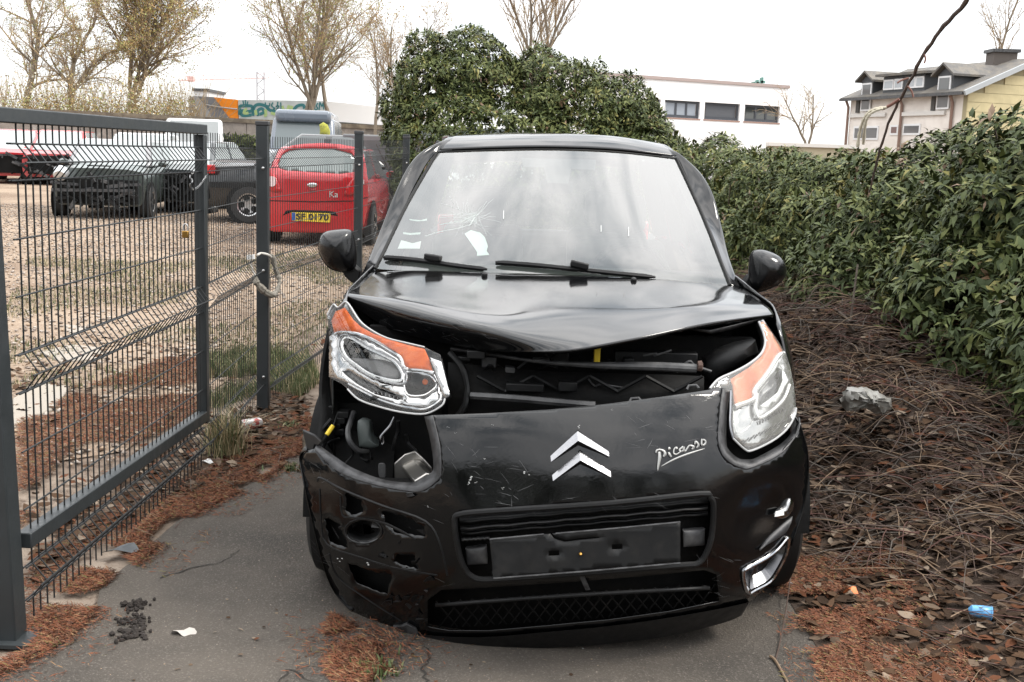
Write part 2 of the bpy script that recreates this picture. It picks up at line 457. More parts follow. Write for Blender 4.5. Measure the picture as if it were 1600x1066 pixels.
# ================================================================== gate and fence
M_ANTH = mat('anthracite_paint', (0.022, 0.026, 0.028), 0.5, spec=0.4, rvar=(9, .35, .6), bump=(60, .08, .004))
M_WIRE = mat('anthracite_wire', (0.018, 0.020, 0.021), 0.5, spec=0.3)
M_BOLT = mat('galvanised', (0.45, 0.45, 0.45), 0.35, metal=1.0)
GL = Vector((-1.512, 3.42, 0)); GR = Vector((at(316, 420, 5.3).x, 5.3, 0))
GTOP = 1.592
PROFILE = [(0, .03), (0, .10), (.045, .155), (0, .21), (0, .77), (.045, .83), (0, .89), (0, 1.42), (.045, 1.475), (0, 1.53), (0, 1.60)]
HWIRES = [.10, .21, .40, .585, .77, .89, 1.07, 1.245, 1.42, 1.53]
def panel(par, a, b, step=.05, wires=True, top=1.60, ang_off=1, r=.0030, ztilt=0.0):
    """welded mesh panel with three folds; every wire is its own piece"""
    a, b = Vector(a), Vector(b); d = b-a; L = d.length; d.normalize()
    nrm = Vector((d.y, -d.x, 0))*ang_off
    mb = MB(); sc = top/1.60
    mb.tube([nrm*o+Vector((0, 0, z*sc)) for o, z in PROFILE], r, 5)
    proto = mb.build('vertical_wire', M_WIRE, None)
    off = world_loc(par)
    n = int(L/step)
    for k in range(1, n):
        o = proto if k == 1 else proto.copy()
        if k > 1: COL.objects.link(o)
        o.parent = par; o.location = a + d*(L*k/n) + Vector((0, 0, ztilt*k/n)) - off
    mb = MB(); mb.tube([Vector(), d*L+Vector((0, 0, ztilt))], r*1.05, 5)
    ph = mb.build('horizontal_wire', M_WIRE, None); k = 0
    for z in HWIRES + [.155, .83, 1.475]:
        for s in ((-1, 1) if z not in (.155, .83, 1.475) else (1,)):
            o = ph if k == 0 else ph.copy()
            if k: COL.objects.link(o)
            k += 1
            fold = .045 if z in (.155, .83, 1.475) else 0
            if s == -1: 
                if z not in (.10, .21, .77, .89, 1.42, 1.53): 
                    if k == 1: k = 1
                    else: bpy.data.objects.remove(o); 
                    continue
                o.parent = par; o.location = a + nrm*(-.005) + Vector((0, 0, z*sc)) - off
            else:
                o.parent = par; o.location = a + nrm*(fold+.005) + Vector((0, 0, z*sc)) - off
gate = thing('gate', 'open anthracite wire mesh gate leaf with a square tube frame', 'gate', GL)
d = (GR-GL).normalized()
mb = MB(); mb.beam(GL+Vector((0, 0, GTOP+.02))-d*.6, GR+Vector((0, 0, GTOP+.02))+d*.024, .05, .045); bev(mb.build('top_rail', M_ANTH, gate), .004)
mb = MB(); mb.beam(GL+Vector((0, 0, .30)), GR+Vector((0, 0, .27))-d*.025, .05, .05); bev(mb.build('bottom_rail', M_ANTH, gate), .004)
mb = MB(); mb.beam(GR+Vector((0, 0, .235)), GR+Vector((0, 0, GTOP-.004)), .046, .05, up=d); bev(mb.build('end_post', M_ANTH, gate), .004)
panel(gate, GL, GR, .05)
post = MB(); post.beam(GL+Vector((-.032, -.06, -.05)), GL+Vector((-.072, -.06, 1.75)), .085, .085, up=Vector((0, 1, 0)))
pf = thing('gate_post', 'thick square anthracite gate post standing at the asphalt edge', 'post', GL+Vector((-.02, -.06, 0)))
bev(post.build('post_tube', M_ANTH, pf), .005)
mb = MB(); c = GL+Vector((-.02, -.06, 0)); mb.box((c.x-.075, c.y-.075, 0), (c.x+.075, c.y+.075, .012)); mb.build('base_plate', M_ANTH, pf)

def fpost(px, Y, w, label, top=1.66):
    p = at(px, 400, Y); b = Vector((p.x, Y, gz(p.x, Y)))
    t = thing('fence_post', label, 'post', b, 'posts of the wire mesh fence')
    mb = MB(); mb.beam(b+Vector((0, 0, -.1)), b+Vector((0, 0, top)), w, w*.72, up=Vector((0, 1, 0))); bev(mb.build('post_tube', M_ANTH, t), .004)
    mb = MB(); mb.box((b.x-w/2-.003, b.y-w*.36-.003, top), (b.x+w/2+.003, b.y+w*.36+.003, top+.025)); bev(mb.build('cap', mat('post_cap', (.03, .03, .032), .5), t), .004)
    for z in (.2, .83, 1.42):
        mb = MB(); mb.lathe([(.0, .0), (.008, 0), (.008, .006), (.004, .009), (0, .009)], (b.x+.008, b.y-w*.36, z), 10, Matrix.Rotation(math.pi/2, 3, 'X')); mb.build('bolt', M_BOLT, t)
    return b
P1 = fpost(411, 6.62, .070, 'near anthracite fence post with a grey rag tied round it')
P2 = fpost(559, 9.15, .066, 'anthracite fence post in front of the red hatchback right rear corner')
P3 = fpost(632, 11.65, .066, 'far anthracite fence post half inside the big bush')
for a, b, lab in ((GR+Vector((.0, .08, 0)), P1+Vector((-.04, -.03, 0)), 'narrow mesh fence panel between gate end and rag post'),
                  (P1+Vector((0, .06, 0)), P2-Vector((0, .05, 0)), 'mesh fence panel in front of the red hatchback'),
                  (P2+Vector((0, .06, 0)), P3-Vector((0, .05, 0)), 'far mesh fence panel running into the bush')):
    t = thing('wire_fence', lab, 'fence', a, 'panels of the wire mesh fence')
    panel(t, a, b, .05, r=.0023)
# rag knotted round the near post, with a white paper tag
M_RAG = mat('grey_rag', (.22, .20, .17), .95, col2=(.13, .12, .10), cs=30, bump=(60, .6, .01))
mb = MB()
Yp = 6.53
c = cr([tuple(at(x, y, Y)) for x, y, Y in ((397, 431, 6.50), (401, 442, 6.48), (412, 454, 6.50), (424, 461, 6.52), (430, 459, 6.62), (436, 446, 6.70), (436, 435, 6.74), (430, 420, 6.74), (426, 402, 6.74), (421, 399, 6.72))], 5)
rr = random.Random(5)
mb.tube(c, [.012+.010*math.sin(min(1, i/20)*3)+rr.uniform(-.004, .004) for i in range(len(c))], 8)
t = thing('tied_rag', 'grey twisted rag tied round the near fence post', 'rag', at(420, 455, 6.5))
mb.build('cloth', M_RAG, t)
mb = MB(); mb.tube(cr([tuple(at(x, y, Y)) for x, y, Y in ((402, 399, 6.5), (408, 396, 6.53), (418, 398, 6.53), (424, 402, 6.6))], 4), .007, 6); mb.tube(cr([tuple(at(x, y, Y)) for x, y, Y in ((399, 431, 6.5), (394, 420, 6.5), (391, 407, 6.5))], 3), .005, 6); mb.build('cord', mat('pale_cord', (.5, .48, .44), .9), t)
mb = MB(); q = [at(385, 399, 6.49), at(397, 398, 6.49), at(398, 405, 6.49), at(386, 406, 6.49)]; mb.prism(q, (0, .01, 0)); mb.build('paper_tag', mat('white_paper', (.75, .75, .73), .8), t)
# padlock hanging on its chain from the gate end
M_BRASS = mat('brass', (.38, .22, .06), .35, metal=1.0, bump=(60, .2, .002))
p = at(290, 366, 4.88)
t = thing('padlock', 'brass padlock hanging on the gate mesh', 'padlock', p)
mb = MB(); mb.box((p.x-.014, p.y-.009, p.z-.016), (p.x+.014, p.y+.009, p.z+.014)); bev(mb.build('lock_body', M_BRASS, t), .003)
mb = MB(); mb.tube(cr([(p.x-.009, p.y, p.z+.012), (p.x-.009, p.y, p.z+.035), (p.x, p.y, p.z+.044), (p.x+.009, p.y, p.z+.035), (p.x+.009, p.y, p.z+.012)], 4), .003, 6); mb.build('shackle', M_BOLT, t)
ch = thing('gate_chain', 'steel chain looped round the gate end post', 'chain', at(300, 296, 5.2))
pts = cr([tuple(at(x, y, Y)) for x, y, Y in ((322, 276, 5.24), (312, 290, 5.21), (303, 296, 5.2), (297, 290, 5.18), (301, 283, 5.18), (297, 276, 5.2), (303, 268, 5.24))], 5)
for k in range(len(pts)-1):
    a, b = Vector(pts[k]), Vector(pts[k+1]); mb = MB(); x = Vector((0, .004, 0)) if k % 2 else Vector((0, 0, .004))
    e = (b-a)*.28
    mb.tube([a-e+x, b+e+x, b+e-x, a-e-x, a-e+x], .0016, 5); mb.build('link', M_BOLT, ch)
# ================================================================== hedges: laurel leaves in drooping sprays
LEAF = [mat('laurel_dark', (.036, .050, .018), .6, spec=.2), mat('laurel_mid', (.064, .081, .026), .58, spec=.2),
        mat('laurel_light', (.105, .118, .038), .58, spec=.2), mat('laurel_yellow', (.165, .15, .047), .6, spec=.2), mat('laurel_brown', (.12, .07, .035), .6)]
M_BARK = mat('dark_bark', (.07, .052, .04), .9, col2=(.11, .09, .07), cs=20, bump=(40, .6, .01))
def sprays(C, Nrm, size, per=7, seed=1, palette=(.34, .36, .2, .08, .02), density_in=0.0):
    r = np.random.default_rng(seed); n = len(C)
    C = np.repeat(C, per, 0); Nn = np.repeat(Nrm, per, 0); sz = np.repeat(size, per)
    ph = r.uniform(0, 2*np.pi, n*per)
    ref = np.tile(np.array([[0.02, 0.03, 1.]]), (n*per, 1)); T = np.cross(Nn, ref); T /= np.linalg.norm(T, axis=1, keepdims=True)+1e-9; B = np.cross(Nn, T)
    D = Nn*r.uniform(.15, .9, (n*per, 1)) + (T*np.cos(ph)[:, None]+B*np.sin(ph)[:, None])*r.uniform(.5, 1, (n*per, 1)) + np.array([[0, 0, -.28]])
    P = C + D*sz[:, None]*.12 + r.normal(0, .012, (n*per, 3))
    up = Nn*.5+np.array([[0, 0, 1.]])+r.normal(0, .35, (n*per, 3))
    V, F = leaves(P, D, up, sz*r.uniform(.7, 1.25, n*per), sz*r.uniform(.15, .21, n*per), fold=.3, droop=.22)
    cm = r.choice(5, n, p=palette)
    mi = np.repeat(cm, per)
    sw = r.random(n*per) < .3
    mi = np.where(sw, r.choice(5, n*per, p=palette), mi)
    return V, F, np.repeat(mi, 4)
def blob_surface(fn_list, n, seed, inset=(0, .25), ymax_cull=None):
    """points on a union of lumpy ellipsoids, kept when outside the others; (pos, normal)"""
    r = np.random.default_rng(seed); Ps, Ns = [], []
    tot = sum((e[3]*e[4]+e[3]*e[5]+e[4]*e[5]) for e in fn_list)
    for i, (cx, cy, cz, ax, ay, az) in enumerate(fn_list):
        k = int(n*(ax*ay+ax*az+ay*az)/tot)
        u = r.normal(size=(k, 3)); u /= np.linalg.norm(u, axis=1, keepdims=True)
        A = np.array([ax, ay, az]); lump = 1+.06*np.sin(u[:, 0]*9+i)+.06*np.sin(u[:, 1]*11+u[:, 2]*7+i*2)+.05*np.sin(u[:, 2]*17+i)
        s = 1-r.uniform(inset[0], inset[1], k)**1.5/np.mean(A)
        P = np.array([cx, cy, cz])+u*A*(lump*s)[:, None]
        Nn = u/A; Nn /= np.linalg.norm(Nn, axis=1, keepdims=True)
        ok = P[:, 2] > .12
        for j, (dx, dy, dz, bx, by, bz) in enumerate(fn_list):
            if j != i: ok &= (((P-np.array([dx, dy, dz]))/np.array([bx, by, bz]))**2).sum(1) > .72
        # keep what can be looked at from the road side
        ok &= (Nn[:, 1] < .55)
        Ps.append(P[ok]); Ns.append(Nn[ok])
    return np.concatenate(Ps), np.concatenate(Ns)
def stems(fl, n, seed, par):
    r = np.random.default_rng(seed); A, B, ra, rb = [], [], [], []
    for k in range(n):
        e = fl[r.integers(len(fl))]
        b = np.array([e[0]+r.normal()*e[3]*.35, e[1]+r.normal()*e[4]*.3, 0.05]); p = b.copy(); q = .02
        tgt = np.array([e[0]+r.normal()*e[3]*.55, e[1]+r.normal()*e[4]*.55, e[2]+e[5]*r.uniform(.2, .85)])
        for s in range(5):
            nx = b+(tgt-b)*(s+1)/5+r.normal(0, .06, 3); A.append(p); B.append(nx); ra.append(q); rb.append(q*.78); p = nx; q *= .78
    V, F = tubes(np.array(A), np.array(B), np.array(ra), np.array(rb), 5)
    fast_mesh('stems', V, F, M_BARK, None, par, True)['kind'] = 'stuff'
def hedge(name, label, fl, n, size, seed, pal, cat='hedge', keep=0, layers=((0, .08), (.06, .3), (.25, .55))):
    base = Vector((sum(e[0] for e in fl)/len(fl), sum(e[1] for e in fl)/len(fl), 0))
    t = thing(name, label, cat, base, 'evergreen hedge plants beside the drive')
    Vs, Fs, Ms, off = [], [], [], 0
    for li, ins in enumerate(layers):
        P, Nn = blob_surface(fl, int(n*(1, .8, .5)[li]), seed+li, ins)
        sz = np.random.default_rng(seed+9+li).uniform(.6, 1.35, len(P))*size
        V, F, mi = sprays(P, Nn, sz, 7, seed+20+li, pal)
        Vs.append(V); Fs.append(F+off); Ms.append(mi); off += len(V)
    o = fast_mesh('foliage', np.concatenate(Vs), np.concatenate(Fs), LEAF, np.concatenate(Ms), t)
    o['kind'] = 'stuff'
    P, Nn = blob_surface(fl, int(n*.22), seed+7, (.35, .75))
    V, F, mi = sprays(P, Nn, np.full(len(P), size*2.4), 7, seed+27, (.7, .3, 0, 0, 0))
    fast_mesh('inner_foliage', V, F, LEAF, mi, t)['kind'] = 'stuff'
    stems(fl, 26, seed+40, t)
    return t
def E(px, py, Y, ax, ay, az):
    p = at(px, py, Y); return (p.x, p.y, p.z, ax, ay, az)
PN = (.32, .41, .21, .04, .02); PF = (.20, .44, .29, .055, .015)
# near right hedge
near = [(3.55, 4.9, 1.05, 1.05, 1.3, .92), (3.3, 6.5, 1.05, 1.0, 1.25, .86), (3.05, 8.1, .95, .9, 1.2, .80), (2.95, 5.6, .85, .55, .8, .5), (2.75, 7.2, .75, .5, .8, .5), (4.2, 5.6, 1.3, 1.0, 1.2, .82), (2.62, 5.0, .72, .42, .7, .42), (2.5, 6.3, .74, .42, .8, .46), (2.4, 7.8, .72, .45, .9, .46), (3.0, 4.0, .7, .5, .6, .5)]
hedge('laurel_hedge', 'broad dark laurel hedge with drooping leaves nearest on the bramble side', near, 12500, .074, 100, PN)
mid = [(2.75, 9.9, .85, .8, 1.2, .78), (2.65, 11.6, .85, .8, 1.3, .80), (2.3, 13.1, .9, .75, 1.0, .90), (2.1, 10.8, .6, .5, 1.0, .5)]
hedge('laurel_hedge', 'lower yellowish laurel hedge just behind the wrecked car right mirror', mid, 7500, .064, 200, PF)
big = [E(715, 182, 14.6, .95, .8, 1.05), E(700, 250, 14.2, .72, .8, .8), E(845, 198, 14.8, .95, .8, .95), E(770, 260, 14.3, 1.0, .8, .9), E(950, 210, 14.6, .72, .8, .72), E(900, 280, 14.3, 1.0, .8, .8), E(1010, 265, 14.2, .6, .7, .55), E(665, 300, 13.9, .35, .5, .8)]
hedge('evergreen_bush', 'tall rounded evergreen bush behind the black car roof', big, 13000, .070, 300, PF, 'bush')

# trees across the road, behind the photographer: the bumper mirrors them
r = np.random.default_rng(5); P, Nn = [], []
for cx, cz, ax, az in ((-13, 1.6, 5, 2.4), (-6, 1.7, 4.5, 2.3), (0.5, 2.0, 4, 2.8), (6, 3.2, 4, 4.2), (12, 3.0, 5, 4.0), (19, 2.6, 5, 3.6), (-21, 2, 5, 3)):
    u = r.normal(size=(900, 3)); u /= np.linalg.norm(u, axis=1, keepdims=True); u = u[u[:, 1] > -.3]
    P.append(np.array([cx, -17., cz])+u*np.array([ax, 2.0, az])*r.uniform(.75, 1.05, (len(u), 1))); Nn.append(u)
P = np.concatenate(P); Nn = np.concatenate(Nn); k = P[:, 2] > 0
V, F, mi = sprays(P[k], Nn[k], np.full(k.sum(), .55), 6, 9, (.5, .4, .1, 0, 0))
tag(fast_mesh('treeline', V, F, LEAF, mi), 'dark line of trees across the road, mirrored in the black bumper', 'trees', kind='stuff')
# ================================================================== leaf litter, moss, brambles, grass
DEAD = [mat('dead_leaf_dark', (.032, .020, .013), .9, spec=.08), mat('dead_leaf_brown', (.064, .038, .023), .9, spec=.08), mat('dead_leaf_grey', (.100, .072, .051), .9, spec=.1), mat('dead_leaf_pale', (.20, .155, .115), .85, spec=.1), mat('dead_leaf_red', (.092, .038, .020), .9, spec=.08)]
def scatter_poly(poly, n, seed):
    r = np.random.default_rng(seed); A = np.array(poly); lo, hi = A.min(0), A.max(0); out = np.zeros((0, 2))
    while len(out) < n:
        q = r.uniform(lo, hi, (n*2, 2)); out = np.concatenate([out, q[inpoly(q, poly)]])
    return out[:n]
def edge_band(path, w0, w1, n, seed):
    r = np.random.default_rng(seed); P = np.array([(p[0], p[1]) for p in path]); seg = P[1:]-P[:-1]; L = np.linalg.norm(seg, axis=1)
    k = r.choice(len(L), n, p=L/L.sum()); t = r.random(n)[:, None]
    nn = np.stack([seg[:, 1], -seg[:, 0]], 1)/L[:, None]
    return P[k]+seg[k]*t + nn[k]*(r.uniform(w0, w1, n))[:, None]
def dead_leaves(P, D, Nn, Ln, W, r):
    """curled, rounded dead leaves: rim of seven points round a raised rib"""
    D, S, Nn = frames(D, Nn); n = len(P); prof = ((0, 0), (.18, .62), (.48, 1.0), (.80, .66), (1.0, 0), (.80, -.66), (.48, -1.0), (.18, -.62))
    cup = r.uniform(-.5, .9, n)[:, None]; cu2 = r.uniform(-.35, .5, n)[:, None]; L = Ln[:, None]; W = W[:, None]; V = [P+D*L*.48+Nn*L*.03]
    for t, w in prof:
        jt = r.uniform(.8, 1.2, (n, 1)); V.append(P+D*L*t*r.uniform(.94, 1.06, (n, 1))+S*W*w*jt+Nn*(W*abs(w)*cup*.5*jt+L*(t-.5)**2*cu2))
    V = np.stack(V, 1).reshape(-1, 3); b = (np.arange(n)*9)[:, None]; k = len(prof)
    F = np.concatenate([b+np.array([[0, 1+i, 1+(i+1) % k]]) for i in range(k)], 1).reshape(-1, 3)
    return V, F
def litter(name, P2, size, seed, pal, label, hfn, lift=.012):
    r = np.random.default_rng(seed); n = len(P2)
    z = np.array([hfn(x, y) for x, y in P2])
    P = np.c_[P2, z+r.uniform(.002, lift, n)]
    a = r.uniform(0, 2*np.pi, n); D = np.c_[np.cos(a), np.sin(a), r.normal(0, .15, n)]
    up = np.c_[r.normal(0, .25, n), r.normal(0, .25, n), np.ones(n)]
    V, F = dead_leaves(P, D, up, size*r.uniform(.45, 1.35, n), size*r.uniform(.2, .36, n), r)
    mi = np.repeat(r.choice(5, n, p=pal), 8)
    return tag(fast_mesh(name, V, F, DEAD, mi, None, True), label, 'leaf litter', kind='stuff')
flat = lambda x, y: .004
inb = lambda x, y: max(.004, bank(x, y) if x > 1.02 else .004)
litR = [(1.16, 3.05), (1.14, 2.2), (1.3, 1.9), (2.6, 1.9), (2.9, 5), (2.7, 9), (1.15, 9), (1.12, 5), (1.05, 3.6)]
litter('fallen_leaves', scatter_poly(litR, 14000, 1), .058, 2, (.34, .30, .20, .06, .10), 'brown dead leaves carpeting the ground below the brambles', inb, .02)
gl = [gnd(*p) for p in ((40, 960), (110, 880), (215, 800), (300, 740), (390, 690), (440, 640), (470, 610))]
litL = [(p.x, p.y) for p in [gnd(*q) for q in ((45, 930), (130, 850), (215, 815), (300, 770), (380, 735), (455, 700), (485, 660), (480, 620), (430, 615), (380, 640), (320, 660), (200, 720), (60, 820))]]
litter('fallen_leaves', scatter_poly(litL, 1300, 3), .06, 4, (.30, .38, .12, .05, .15), 'pale and brown dead leaves drifted along the gate bottom', flat)
lotl = [(-1.7, 4.2), (-1.75, 7), (-1.5, 9), (-3.2, 9), (-5, 6), (-3.6, 4.2)]
litter('fallen_leaves', scatter_poly(lotl, 1600, 5), .06, 6, (.28, .36, .12, .06, .18), 'scattered dead leaves on the lot behind the gate', flat, .008)
litter('asphalt_crumbs', scatter_poly([(-1.4, 2.4), (-.6, 4.8), (.3, 3.1), (1.0, 2.9), (1.0, 2.3)], 130, 7), .02, 8, (.2, .2, .2, .3, .1), 'tiny leaf scraps strewn over the bare asphalt', flat, .004)

# gravel stones in the lot
def stones(name, P2, s0, s1, seed, mats, label, kind='stuff'):
    r = np.random.default_rng(seed); n = len(P2); z = np.array([gz(x, y) for x, y in P2])
    base = np.array([[1, 0, 0], [-1, 0, 0], [0, 1, 0], [0, -1, 0], [0, 0, .6], [0, 0, -.6]], float)
    T = np.array([[0, 2, 4], [2, 1, 4], [1, 3, 4], [3, 0, 4], [2, 0, 5], [1, 2, 5], [3, 1, 5], [0, 3, 5]])
    sc = r.uniform(s0, s1, (n, 1, 1))*r.uniform(.6, 1.3, (n, 6, 3)); a = r.uniform(0, 6.3, n); c, s = np.cos(a), np.sin(a)
    B = base[None]*sc; X = B[..., 0]*c[:, None]-B[..., 1]*s[:, None]; Yv = B[..., 0]*s[:, None]+B[..., 1]*c[:, None]
    V = np.stack([X+P2[:, 0:1], Yv+P2[:, 1:2], B[..., 2]+z[:, None]+.004], -1).reshape(-1, 3)
    F = (T[None]+(np.arange(n)*6)[:, None, None]).reshape(-1, 3)
    return tag(fast_mesh(name, V, F, mats, np.repeat(r.integers(0, len(mats), n), 8)), label, 'gravel', kind=kind)
ST = [mat('stone_grey', (.24, .20, .17), .85), mat('stone_tan', (.29, .21, .145), .85), mat('stone_dark', (.13, .10, .08), .85), mat('stone_pale', (.34, .30, .26), .85)]
lotp = [(-1.9, 5.4), (-1.6, 12), (-2.0, 22), (-13, 24), (-8, 9), (-4.3, 4.2)]
stones('gravel', scatter_poly(lotp, 26000, 11), .006, .024, 12, ST, 'loose tan and grey gravel of the lot behind the fence')
stones('grit', scatter_poly([(-1.4, 2.4), (-.75, 5), (1.0, 3.6), (1.0, 2.3)], 800, 13), .0012, .0036, 14, ST[:3], 'fine grit on the asphalt drive')

# rust-red moss and dead needles along the asphalt edges
MOSS = [mat('needle_rust', (.165, .056, .024), .9), mat('needle_brown', (.095, .038, .020), .9), mat('needle_straw', (.22, .13, .065), .9), mat('moss_olive', (.12, .10, .03), .9)]
def needles(P2, seed, ln, hfn, pal=(.45, .38, .12, .05), stand=.25, w=.0011):
    r = np.random.default_rng(seed); n = len(P2); z = np.array([hfn(x, y) for x, y in P2])
    P = np.c_[P2, z+r.uniform(0, .010, n)]; a = r.uniform(0, 2*np.pi, n)
    D = np.c_[np.cos(a), np.sin(a), np.abs(r.normal(0, stand, n))]; D /= np.linalg.norm(D, axis=1, keepdims=True)
    S = np.cross(D, np.tile([[0, 0, 1.]], (n, 1)))*w; L = (ln*r.uniform(.5, 1.4, n))[:, None]
    V = np.stack([P-S, P+S, P+D*L*.6+S+np.array([0, 0, .002]), P+D*L], 1).reshape(-1, 3)
    F = ((np.arange(n)*4)[:, None]+np.array([[0, 1, 2, 3]]))
    return V, F, r.choice(4, n, p=pal)
def needle_obj(P2, seed, ln, hfn, label, **k):
    V, F, mi = needles(P2, seed, ln, hfn, **k)
    return tag(fast_mesh('dead_needles', V, F, MOSS, mi), label, 'needles', kind='stuff')
EL = [(p.x, p.y) for p in edL]; ER = [(p.x, p.y) for p in edR]
def clumpy(P2, sc, thr, seed):
    k = np.array([vn(x*sc+seed, y*sc-seed) for x, y in P2]); return P2[k > thr]
P2 = np.concatenate([edge_band(EL, -.14, .04, 30000, 21), edge_band(EL, -.32, .08, 18000, 22), edge_band(EL, -.40, .22, 4000, 29)])
needle_obj(clumpy(P2, 6, .36, 3), 23, .026, flat, 'rust red needles banked along the gate side of the drive')
P2 = np.concatenate([edge_band(ER[::-1], -.04, .20, 34000, 24), edge_band(ER[::-1], -.10, .36, 18000, 25), edge_band(ER[::-1], -.2, .4, 4000, 27), edge_band([(1.0, 3.15), (1.02, 3.9)], -.02, .3, 6000, 28)])
needle_obj(clumpy(P2, 6, .30, 5), 26, .026, lambda x, y: max(.006, inb(x, y)+.006), 'rust red needles along the hedge side of the drive')
pp = [(p.x, p.y) for p in [gnd(*q) for q in ((520, 962), (560, 985), (600, 1020), (625, 1075), (560, 1090), (515, 1060), (500, 1010))]]
needle_obj(np.concatenate([clumpy(scatter_poly(pp, 9000, 31), 9, .45, 1), np.array([[(pp[0][0]+pp[3][0])/2, (pp[0][1]+pp[3][1])/2]])+np.random.default_rng(5).normal(0, .10, (1500, 2))]), 32, .028, flat, 'patch of rust red moss growing in the asphalt before the bumper')
rl = [(p.x, p.y) for p in [gnd(*q) for q in ((20, 840), (30, 660), (150, 600), (260, 560), (318, 560), (318, 650), (200, 700), (80, 790))]]
needle_obj(clumpy(scatter_poly(rl, 34000, 33), 3, .33, 7), 34, .03, flat, 'rust red moss spread over the ground just inside the gate')

# bramble pile: dry arching canes
TW = [mat('cane_brown', (.060, .036, .026), .8), mat('cane_tan', (.17, .115, .072), .8), mat('cane_red', (.085, .034, .024), .75), mat('cane_grey', (.09, .075, .062), .85)]
def canes(n, seed, area, r0, r1, ln, hfn, arch=.25, flatn=False):
    r = np.random.default_rng(seed); B2 = scatter_poly(area, n, seed+1); A, Bs, ra, rb, mi = [], [], [], [], []
    for k in range(n):
        x, y = B2[k]; z = hfn(x, y)+r.uniform(0, .05); a = r.uniform(0, 2*np.pi); L = ln*r.uniform(.4, 1.3); seg = 4
        rise = r.uniform(.0, arch); bend = r.normal(0, .2); p = np.array([x, y, z]); q = r.uniform(r0, r1); m_ = r.choice(4, p=(.42, .25, .15, .18))
        for s in range(seg):
            a += bend/seg+r.normal(0, .06); sl = rise*(1-2.2*(s+.5)/seg)*3
            nx = p+np.array([math.cos(a), math.sin(a), sl])*L/seg
            nx[2] = max(nx[2], hfn(nx[0], nx[1])+.004)
            A.append(p); Bs.append(nx); ra.append(q); rb.append(q*.82); mi.append(m_); p = nx; q *= .82
            if r.random() < .35:      # side spur
                e = p+np.array([math.cos(a+r.choice([-1, 1])*.8), math.sin(a+r.choice([-1, 1])*.8), r.uniform(-.2, .6)])*L*r.uniform(.12, .3); A.append(p); Bs.append(e); ra.append(q*.7); rb.append(q*.3); mi.append(m_)
    V, F = tubes(np.array(A), np.array(Bs), np.array(ra), np.array(rb), 4)
    return V, F, np.repeat(mi, 4)
areaA = [(1.35, 4.1), (2.3, 3.4), (3.0, 4.2), (2.7, 7.0), (2.4, 9.5), (1.25, 9.5), (1.2, 6.0)]
areaB = [(1.15, 2.6), (2.4, 2.4), (2.9, 4.5), (1.3, 4.6)]
r1 = canes(2900, 41, areaA, .0012, .0044, .34, inb, .30); r2 = canes(380, 42, areaB, .0011, .0034, .24, inb, .10)
V = np.concatenate([r1[0], r2[0]]); F = np.concatenate([r1[1], r2[1]+len(r1[0])]); mi = np.concatenate([r1[2], r2[2]])
tag(fast_mesh('bramble_canes', V, F, TW, mi), 'tangled dry bramble canes heaped between car and laurel hedge', 'brambles', kind='stuff')
V, F, mi = canes(70, 45, [(-1.5, 4.0), (-1.1, 5.0), (-1.0, 6.2), (-1.45, 6.2)], .001, .002, .16, flat, .05)
tag(fast_mesh('dry_twigs', V, F, TW, mi), 'thin dry twigs lying along the gate bottom', 'twigs', kind='stuff')

# grass
GR_ = [mat('grass_green', (.055, .080, .022), .7), mat('grass_olive', (.095, .098, .036), .75), mat('grass_straw', (.36, .29, .17), .8)]
def blades(P2, seed, h, w, pal, hfn, lean=.4):
    r = np.random.default_rng(seed); n = len(P2); z = np.array([hfn(x, y) for x, y in P2]); P = np.c_[P2, z]
    a = r.uniform(0, 6.28, n); H = (h*r.uniform(.4, 1.2, n))[:, None]; D = np.c_[np.cos(a), np.sin(a), np.zeros(n)]
    S = np.c_[-np.sin(a), np.cos(a), np.zeros(n)]*w; U = np.array([[0, 0, 1.]]); ln = np.abs(r.normal(0, lean, n))[:, None]
    p1 = P+U*H*.55+D*H*ln*.3; p2 = P+U*H*(1-.25*ln)+D*H*ln
    V = np.stack([P-S, P+S, p1+S*.7, p1-S*.7, p2], 1).reshape(-1, 3); b = (np.arange(n)*5)[:, None]
    F = np.concatenate([b+np.array([[0, 1, 2]]), b+np.array([[0, 2, 3]]), b+np.array([[3, 2, 4]])], 1).reshape(-1, 3)
    return V, F, np.repeat(r.choice(3, n, p=pal), 3)
ga = [(p.x, p.y) for p in [gnd(*q) for q in ((300, 600), (330, 560), (400, 550), (480, 545), (500, 600), (470, 625), (420, 612), (350, 640), (310, 640))]]
V, F, mi = blades(clumpy(scatter_poly(ga, 9000, 51), 3, .38, 2), 52, .10, .0022, (.5, .35, .15), flat)
tag(fast_mesh('grass', V, F, GR_, mi), 'short green grass along the foot of the mesh fence', 'grass', kind='stuff')
gb = [(-3.4, 7.0), (-1.55, 7.0), (-1.4, 13), (-2.2, 17), (-6, 14)]
V, F, mi = blades(clumpy(scatter_poly(gb, 26000, 53), 1.1, .52, 4), 54, .05, .003, (.3, .45, .25), gz)
tag(fast_mesh('grass', V, F, GR_, mi), 'thin patchy grass and weeds between the gravel of the lot', 'grass', kind='stuff')
c = gnd(352, 712); r = np.random.default_rng(61)
V, F, mi = blades(np.array([[c.x, c.y]])+r.normal(0, .045, (420, 2)), 62, .26, .0022, (.25, .25, .5), flat, .55)
tag(fast_mesh('grass_tuft', V, F, GR_, mi), 'straw coloured grass tuft under the free gate corner', 'grass tuft')
